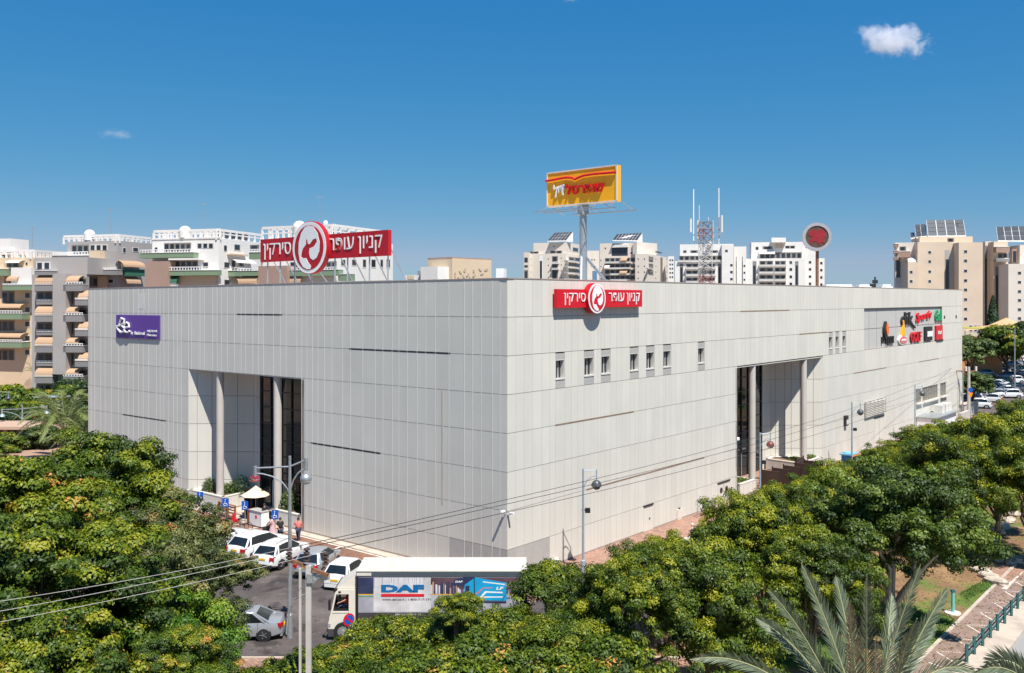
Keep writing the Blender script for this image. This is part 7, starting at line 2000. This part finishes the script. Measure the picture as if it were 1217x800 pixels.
# street trees
def tFR(t,d): p=C0+eR*t+oR*d; return (CX+F*p.x/p.y, p.y)
G3='street trees along the verge'
for t,d,h,r,lb in ((-6,13.9,5.9,2.4,'first street tree right of the truck, its twigs before the pavement'),(3.0,14.4,6.2,2.8,'second street tree, below the small service doors'),(8.5,14.4,6.6,3.2,'third street tree, below the double service door'),(15,14.2,6.7,3.6,'fourth street tree, below the left planter of the street entrance'),
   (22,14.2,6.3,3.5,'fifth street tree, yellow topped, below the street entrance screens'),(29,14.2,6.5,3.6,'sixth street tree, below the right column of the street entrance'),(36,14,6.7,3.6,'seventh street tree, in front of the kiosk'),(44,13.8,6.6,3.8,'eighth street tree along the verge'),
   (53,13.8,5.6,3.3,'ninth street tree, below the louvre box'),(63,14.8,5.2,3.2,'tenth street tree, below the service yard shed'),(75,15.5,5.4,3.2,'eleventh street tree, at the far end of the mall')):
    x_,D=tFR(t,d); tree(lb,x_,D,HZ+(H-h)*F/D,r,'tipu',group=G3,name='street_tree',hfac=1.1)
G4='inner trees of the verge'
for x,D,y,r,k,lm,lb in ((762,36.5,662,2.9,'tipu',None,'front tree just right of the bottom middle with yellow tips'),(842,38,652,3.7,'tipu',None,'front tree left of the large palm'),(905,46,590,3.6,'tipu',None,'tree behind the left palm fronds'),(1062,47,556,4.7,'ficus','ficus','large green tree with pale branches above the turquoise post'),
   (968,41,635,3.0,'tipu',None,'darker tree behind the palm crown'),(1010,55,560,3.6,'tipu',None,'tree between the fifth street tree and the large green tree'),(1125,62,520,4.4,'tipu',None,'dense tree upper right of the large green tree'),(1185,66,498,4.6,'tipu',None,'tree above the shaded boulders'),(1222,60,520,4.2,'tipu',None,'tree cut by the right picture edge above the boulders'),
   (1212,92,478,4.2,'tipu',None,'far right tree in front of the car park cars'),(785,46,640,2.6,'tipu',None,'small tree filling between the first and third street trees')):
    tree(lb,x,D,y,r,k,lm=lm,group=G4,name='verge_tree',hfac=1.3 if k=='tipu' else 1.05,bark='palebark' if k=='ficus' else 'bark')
# trees beyond the mall on the right
G5='trees in the far car park'
for x,D,y,r,lm,lb in ((1153,150,398,4.2,'olive','tree hugging the far right corner of the mall, upper'),(1154,140,440,3.2,'olive','tree hugging the far right corner of the mall, lower'),(1176,212,397,4.5,'ficus','round green tree below the pointed shade tent'),(1196,205,384,6.5,'broad','large yellow green tree right of the pointed tent'),(1219,200,392,6,'broad','dark edged tree at the right picture edge behind the lot'),(1186,215,400,4,'dark','low dark tree between the two round ones'),(1228,215,380,5,'olive','tall pale tree outside the right edge')):
    tree(lb,x,D,y,r,'far',lm=lm,group=G5,name='car_park_tree')
# cypress in front of the beige towers
p=at(1180,262,0); cy=thing('cypress_tree','dark slim cypress standing before the second beige tower','tree',p)
zt=zat(352,262); n=2600; h=rng.random(n); rr=1.9*np.sin(np.clip(h,0.02,0.98)*PI)**0.7*(1-0.35*h); a=rng.random(n)*2*PI
C=np.stack([rr*np.cos(a),rr*np.sin(a),2+h*(zt-2)],1); N=np.stack([np.cos(a),np.sin(a),0.4+0*a],1)+rng.normal(size=(n,3))*0.3
me=leafmesh('crown',C,N,0.8,0.4,rng.normal(0.35,0.15,n)); me.materials.append(LM['dark']); o=bpy.data.objects.new('crown',me); col.objects.link(o); o.parent=cy
MB().tube([(0,0,0),(0,0,zt*0.7)],[0.3,0.1],7).build('trunk',M['bark'],cy)
# plaza trees at the left
G6='plaza trees'
for x,D,y,r,lm,lb in ((40,135,476,3.2,'broad','broad low tree between the lamp and the bench shelter'),(88,128,486,3.0,'olive','pale tree behind the large feathery palm'),(5,128,482,3.6,'dark','dark tree at the left edge beside the plaza hedge'),(48,108,505,2.6,'olive','small tree just behind the double armed lamp'),(12,106,512,2.4,'broad','small yellow green tree at the left edge of the bare plaza'),(98,112,496,2.6,'ficus','round tree against the wall beside the large feathery palm'),(12,150,455,5.5,'broad','broad plaza tree at the left edge'),(33,156,463,4.6,'broad','broad plaza tree second from the left edge'),(13,195,432,4,'ficus','clipped round tree behind the broad plaza trees'),(28,200,431,4.2,'broad','clipped round tree left of the middle behind the plaza'),(48,200,431,3.6,'broad','small round tree before the grey balconies'),(75,195,430,3.2,'ficus','lone round bright green tree before the grey block'),
     (92,165,448,5.0,'dark','dark tree touching the left edge of the mall'),(72,160,458,3.4,'broad','yellow green tree in the middle of the plaza'),(56,150,472,3.0,'olive','small tree beside the bench shelter'),(100,140,470,3.5,'dark','dark shrub tree at the foot of the left mall edge'),(0,210,395,5.5,'dark','tall dark tree at the left edge before the cream block'),(-20,160,460,5,'broad','plaza tree outside the left edge')):
    tree(lb,x,D,y,r,'far',lm=lm,group=G6,name='plaza_tree')
for x,y,w_,lb in ((15,506,28,'clipped low hedge left of the double armed lamp'),(50,500,26,'clipped low hedge right of the double armed lamp')):
    g=gp(x,y); n=1500; wd=w_*g.y/F; C=np.stack([(rng.random(n)-.5)*wd,(rng.random(n)-.5)*1.6,rng.random(n)*1.3],1); N=unit(n)+np.array([0,-.3,.8])
    me=leafmesh('foliage',C,N,0.35,0.25,rng.normal(0.5,0.15,n)); me.materials.append(LM['broad']); hd=thing('hedge',lb,'hedge',(g.x,g.y,0.03)); o=bpy.data.objects.new('foliage',me); col.objects.link(o); o.parent=hd
    MB().box((0,0,0.5),(wd*0.95,1.3,0.9)).build('stems',M['soil'],hd)

# ---------------------------------------------------------------- palms
M['frond']=None
def frondmat(name,c,c2):
    m=mat(name,c,0.5,var=0.2,vscale=6,rnd=0.28,spec=0.4); return m
M['frond']=frondmat('date_palm_leaflets',(0.105,0.13,0.075),None); M['frond_g']=frondmat('green_palm_leaflets',(0.12,0.155,0.035),None); M['rachis']=mat('frond_rib',(0.30,0.30,0.15),0.5)
def frond(parent, base, tip, sag, nlf, ll, m, width=0.035, twist=0.0, name='frond', vee=0.35, rr=0.03, side_hint=None, sweep=0.75):
    base=Vector(base); tip=Vector(tip); L=(tip-base).length
    pts=[]
    n=18
    for i in range(n+1):
        u=i/n; p=base.lerp(tip,u); p.z+=sag*4*u*(1-u)*0.5+sag*(u-u*u)*0.5; pts.append(p)
    rb=MB().tube(pts,[rr*(1-0.8*i/n) for i in range(n+1)],6)
    fr=rb.build(name,M['rachis'],parent,smooth=True)
    V=[];Fc=[]
    dirv=(tip-base).normalized()
    sh=side_hint or dirv.cross(Vector((0,0,1)))
    if sh.length<0.1: sh=Vector((1,0,0))
    sh=(sh-dirv*sh.dot(dirv)).normalized()
    up=sh.cross(dirv).normalized()
    rr_=random.Random(hash((round(tip.x,2),round(tip.y,2)))&0xffff)
    for i in range(nlf):
        u=0.14+0.86*i/nlf
        k=u*n; a=int(min(k,n-1)); p=pts[a].lerp(pts[a+1],k-a); d=(pts[a+1]-pts[a]).normalized()
        l_=ll*(math.sin(PI*min(u*0.88+0.14,1))**0.55)*rr_.uniform(0.85,1.1)
        for s in (-1,1):
            dr=(sh*s*rr_.uniform(0.85,1.1)+d*(sweep+0.5*u)+up*(vee+rr_.uniform(-0.2,0.25))).normalized()
            w_=d.cross(dr).cross(dr).normalized()*width*0.5
            q=p+dr*l_; mdl=p+dr*l_*0.5
            dz=Vector((0,0,-0.10*l_*rr_.random()))
            o_=len(V); V+= [p-w_*0.5,p+w_*0.5,mdl+w_,mdl-w_,q+dz]; Fc+=[(o_,o_+1,o_+2,o_+3),(o_+3,o_+2,o_+4)]
    lf=MB(); lf.v=[tuple(v) for v in V]; lf.f=Fc; lf.m=[0]*len(Fc)
    lf.build('leaflets',m,fr)
    return fr
DP=15.5
hp=at(1032,DP,zat(905,DP))
pm=thing('date_palm','grey green date palm whose crown rises into the bottom of the picture','palm',(hp.x,hp.y,0.1),world=True)
tr_=MB(); pts=[(hp.x,hp.y,0.1+ (hp.z-0.3)*k/14.0) for k in range(15)]; tr_.tube(pts,[0.24+0.03*(k%2) for k in range(15)],12); tr_.build('trunk',M['bark'],pm,smooth=False)
FR_=[(952,669,15.6,0.35,-0.05),(912,700,15.0,0.55,0),(993,684,16.4,0.2,0),(1030,683,14.4,0.15,0),(1094,671,15.2,0.25,0),(1128,697,15.8,0.35,0),(1060,705,17.4,0.2,0),(1008,712,13.7,0.15,0),(972,716,17.2,0.3,0),(1112,742,17.0,0.4,0),
     (898,735,16.4,0.6,0),(1090,735,13.6,0.3,0),(820,784,15.0,1.0,0),(868,812,13.2,0.8,0),(1160,800,16.2,0.9,0),(1150,850,14,1.0,0),(905,850,17.5,1,0),(1040,760,12.9,0.3,0),(960,800,12.6,0.5,0)]
M['frond_dead']=frondmat('dry_palm_leaflets',(0.20,0.135,0.07),None)
for x,y,D,sg,_ in FR_:
    tp_=at(x,D,zat(y,D)); 
    view=Vector((0,-1,0.25))
    d_=(tp_-hp).normalized()
    frond(pm,hp+Vector((random.uniform(-.15,.15),random.uniform(-.15,.15),random.uniform(-.2,.2))),tp_,sg,54,0.46,M['frond_dead'] if (x,y) in ((1008,712),(905,850)) else M['frond'],width=0.023,vee=0.40,rr=0.028,side_hint=d_.cross(view),sweep=1.9)
h2=at(1265,DP+1,zat(880,DP+1))
pm2=thing('date_palm','second date palm showing one frond at the bottom right corner','palm',(h2.x,h2.y,0.1),world=True)
MB().tube([(h2.x,h2.y,0.1+(h2.z-0.3)*k/14.0) for k in range(15)],[0.24+0.03*(k%2) for k in range(15)],12).build('trunk',M['bark'],pm2)
for x,y,D,sg in ((1150,806,15.5,1.0),(1172,790,17.0,0.9),(1225,760,16,0.6),(1290,700,16.5,0.4),(1340,760,16,0.6),(1185,850,15,0.9)):
    tp_=at(x,D,zat(y,D)); frond(pm2,h2,tp_,sg,70,0.46,M['frond'],width=0.030,rr=0.028,side_hint=(tp_-h2).normalized().cross(Vector((0,-1,0.25))),sweep=1.8)
# feather palms at the left
def palm(label,x,D,yheart,nf,fl,m='frond_g',ll=0.55,nlf=26,group='palms at the left end of the mall'):
    p=at(x,D,0.05); z=zat(yheart,D); T=thing('palm_tree',label,'palm',p,group=group)
    MB().tube([(0,0,0),(0.1,0,z*0.5),(0,0,z-0.05)],[0.24,0.17,0.15],9).build('trunk',M['palebark'],T,smooth=True)
    for k in range(nf):
        a=2*PI*k/nf+0.3*(k%3); el=(0.9,0.25,-0.15)[k%3]
        tip=Vector((fl*math.cos(a)*(0.75 if k%3==0 else 1),fl*math.sin(a)*(0.75 if k%3==0 else 1),z+fl*el*0.8))
        frond(T,(0,0,z-0.05),tip,fl*0.5,nlf,ll,M[m],width=0.07,rr=0.03,vee=-0.35)
    return T
palm('large feathery palm left of the mall edge above the big trees',77,100,512,26,5.4,ll=1.0,nlf=44)
palm('second feathery palm close beside the mall edge',103,97,530,18,3.8,ll=0.85,nlf=36)
palm('short feathery palm behind the double armed lamp',60,118,503,14,3.0)
palm('small fan palm before the orange terrace at left',42,180,444,10,3.0,ll=0.8,nlf=14)
palm('small fan palm right of the round plaza trees',62,182,440,10,3.2,ll=0.8,nlf=14)
palm('small fan palm near the shelter roof',85,176,446,10,3.0,ll=0.8,nlf=14)
# planting in the entrance planters
def bush(label,p,r,h,lm='ficus',n=700,name='shrub',spiky=False):
    T=thing(name,label,'shrub',p)
    d=unit(n); d[:,2]=abs(d[:,2]); rad=rng.random(n)**0.4; C=d*rad[:,None]*np.array([r,r,h]); N=d*0.6+rng.normal(size=(n,3))*0.4+np.array([0,0,.3])
    me=leafmesh('foliage',C,N,0.34 if spiky else 0.16,0.05 if spiky else 0.09,rng.normal(0.45,0.2,n)); me.materials.append(LM[lm]); o=bpy.data.objects.new('foliage',me); col.objects.link(o); o.parent=T
    st2=MB()
    for k in range(5): a=2*PI*k/5; st2.tube([(0,0,0),(r*0.5*math.cos(a),r*0.5*math.sin(a),h*0.7)],[0.025,0.01],5)
    st2.build('stems',M['bark'],T); return T
def PL(x,d): t=FL.t(x,d); q=FL.w(t,1.12,d); return (q.x,q.y,1.12)
bush('spiky pale green plant at the left in the left entrance planter',PL(248,-0.9),0.6,1.3,'olive',500,spiky=True)
bush('grey green shrub just right of the left entrance column',PL(268,-1.4),0.6,0.9,'olive')
bush('round bush in the middle of the left entrance planter',PL(276,-1.8),0.6,1.0,'ficus')
bush('dark arching plant at the right end of the left entrance planter',PL(286,-2.2),0.9,1.6,'dark',600,spiky=True)
bush('leafy bush in the planter right of the entrance',PL(343,-0.9),0.8,1.6,'olive',900)
bush('dark tall plant behind the right entrance column',PL(350,-1.6),0.8,2.0,'dark',700)
for x,d,lb in ((879,-1.0,'low green shrub in the left planter of the street entrance'),(963,-0.9,'low green shrub in the right planter, right of its column'),(945,-1.6,'low green shrub in the right planter, left of its column')):
    t=FR.t(x,d); q=FR.w(t,1.12,d); bush(lb,(q.x,q.y,1.12),0.8,0.35,'ficus',500)
# fallen leaves and litter on the verge: nobody could count them
n=9000; t=rng.uniform(-25,60,n); d=rng.uniform(11.6,24.5,n); X=C0.x+eR.x*t+oR.x*d; Y=C0.y+eR.y*t+oR.y*d
me=leafmesh('fallen_leaves',np.stack([X,Y,np.full(n,0.125)],1),np.array([0,0,1.])+rng.normal(size=(n,3))*0.12,0.14,0.09,rng.random(n))
me.materials.append(leafmat('dry_leaves',[(0.0,(0.10,0.06,0.03)),(0.5,(0.26,0.17,0.07)),(1.0,(0.40,0.33,0.10))],tr=0.1)); o=bpy.data.objects.new('fallen_leaves',me); col.objects.link(o); tag(o,'dry fallen leaves scattered under the street trees','leaf litter',kind='stuff')

# ---------------------------------------------------------------- clouds
def cloud(label,x,y,wpx,hpx,dens,tilt,D=3000,seed=0.0,thr=0.0):
    p=at(x,D,zat(y,D)); w_=wpx*D/F/2; h_=hpx*D/F/2
    mb=MB().ball((0,0,0),1.0,24,16)
    o=mb.build('cloud',None if False else M['white']); o.data.materials.clear()
    o.location=p; o.scale=(w_*1.25,w_*0.6,h_*1.35); o.rotation_euler=(0,tilt,0)
    m=bpy.data.materials.new('cloud_vapour'); m.use_nodes=True; n=m.node_tree.nodes; l=m.node_tree.links; n.remove(n['Principled BSDF'])
    pv=n.new('ShaderNodeVolumePrincipled'); l.new(pv.outputs[0],n['Material Output'].inputs['Volume']); pv.inputs['Color'].default_value=(0.97,0.97,0.99,1); pv.inputs['Anisotropy'].default_value=0.2
    tc=n.new('ShaderNodeTexCoord'); ln_=n.new('ShaderNodeVectorMath'); ln_.operation='LENGTH'; l.new(tc.outputs['Object'],ln_.inputs[0])
    nz=n.new('ShaderNodeTexNoise'); nz.inputs['Scale'].default_value=1.5; nz.inputs['Detail'].default_value=9; nz.inputs['Roughness'].default_value=0.66; nz.inputs['Distortion'].default_value=0.35
    mp=n.new('ShaderNodeMapping'); mp.inputs['Location'].default_value=(seed,seed*1.7,0); mp.inputs['Scale'].default_value=(1.8,1.0,0.9); l.new(tc.outputs['Object'],mp.inputs[0]); l.new(mp.outputs[0],nz.inputs['Vector'])
    # density = (noise*1.9 - 0.35 - r) clipped
    m1=n.new('ShaderNodeMath'); m1.operation='MULTIPLY_ADD'; m1.inputs[1].default_value=2.6; m1.inputs[2].default_value=-0.55-thr; l.new(nz.outputs[0],m1.inputs[0])
    m2=n.new('ShaderNodeMath'); m2.operation='SUBTRACT'; l.new(m1.outputs[0],m2.inputs[0]); l.new(ln_.outputs['Value'],m2.inputs[1])
    m3=n.new('ShaderNodeMapRange'); m3.inputs[1].default_value=0.0; m3.inputs[2].default_value=0.45; m3.inputs[3].default_value=0; m3.inputs[4].default_value=dens; l.new(m2.outputs[0],m3.inputs[0]); l.new(m3.outputs[0],pv.inputs['Density'])
    o.data.materials.append(m)
    tag(o,label,'cloud'); return o
cloud('small bright white cloud high in the right part of the sky',1061,48,90,36,0.03,R(9),seed=3.1,thr=0.08)
cloud('faint thin wisp of cloud in the left part of the sky',139,159,44,12,0.006,R(2),seed=8.0)
cloud('tiny faint cloud wisp at the top edge of the sky',677,-2,22,9,0.012,0.0,seed=5.0)
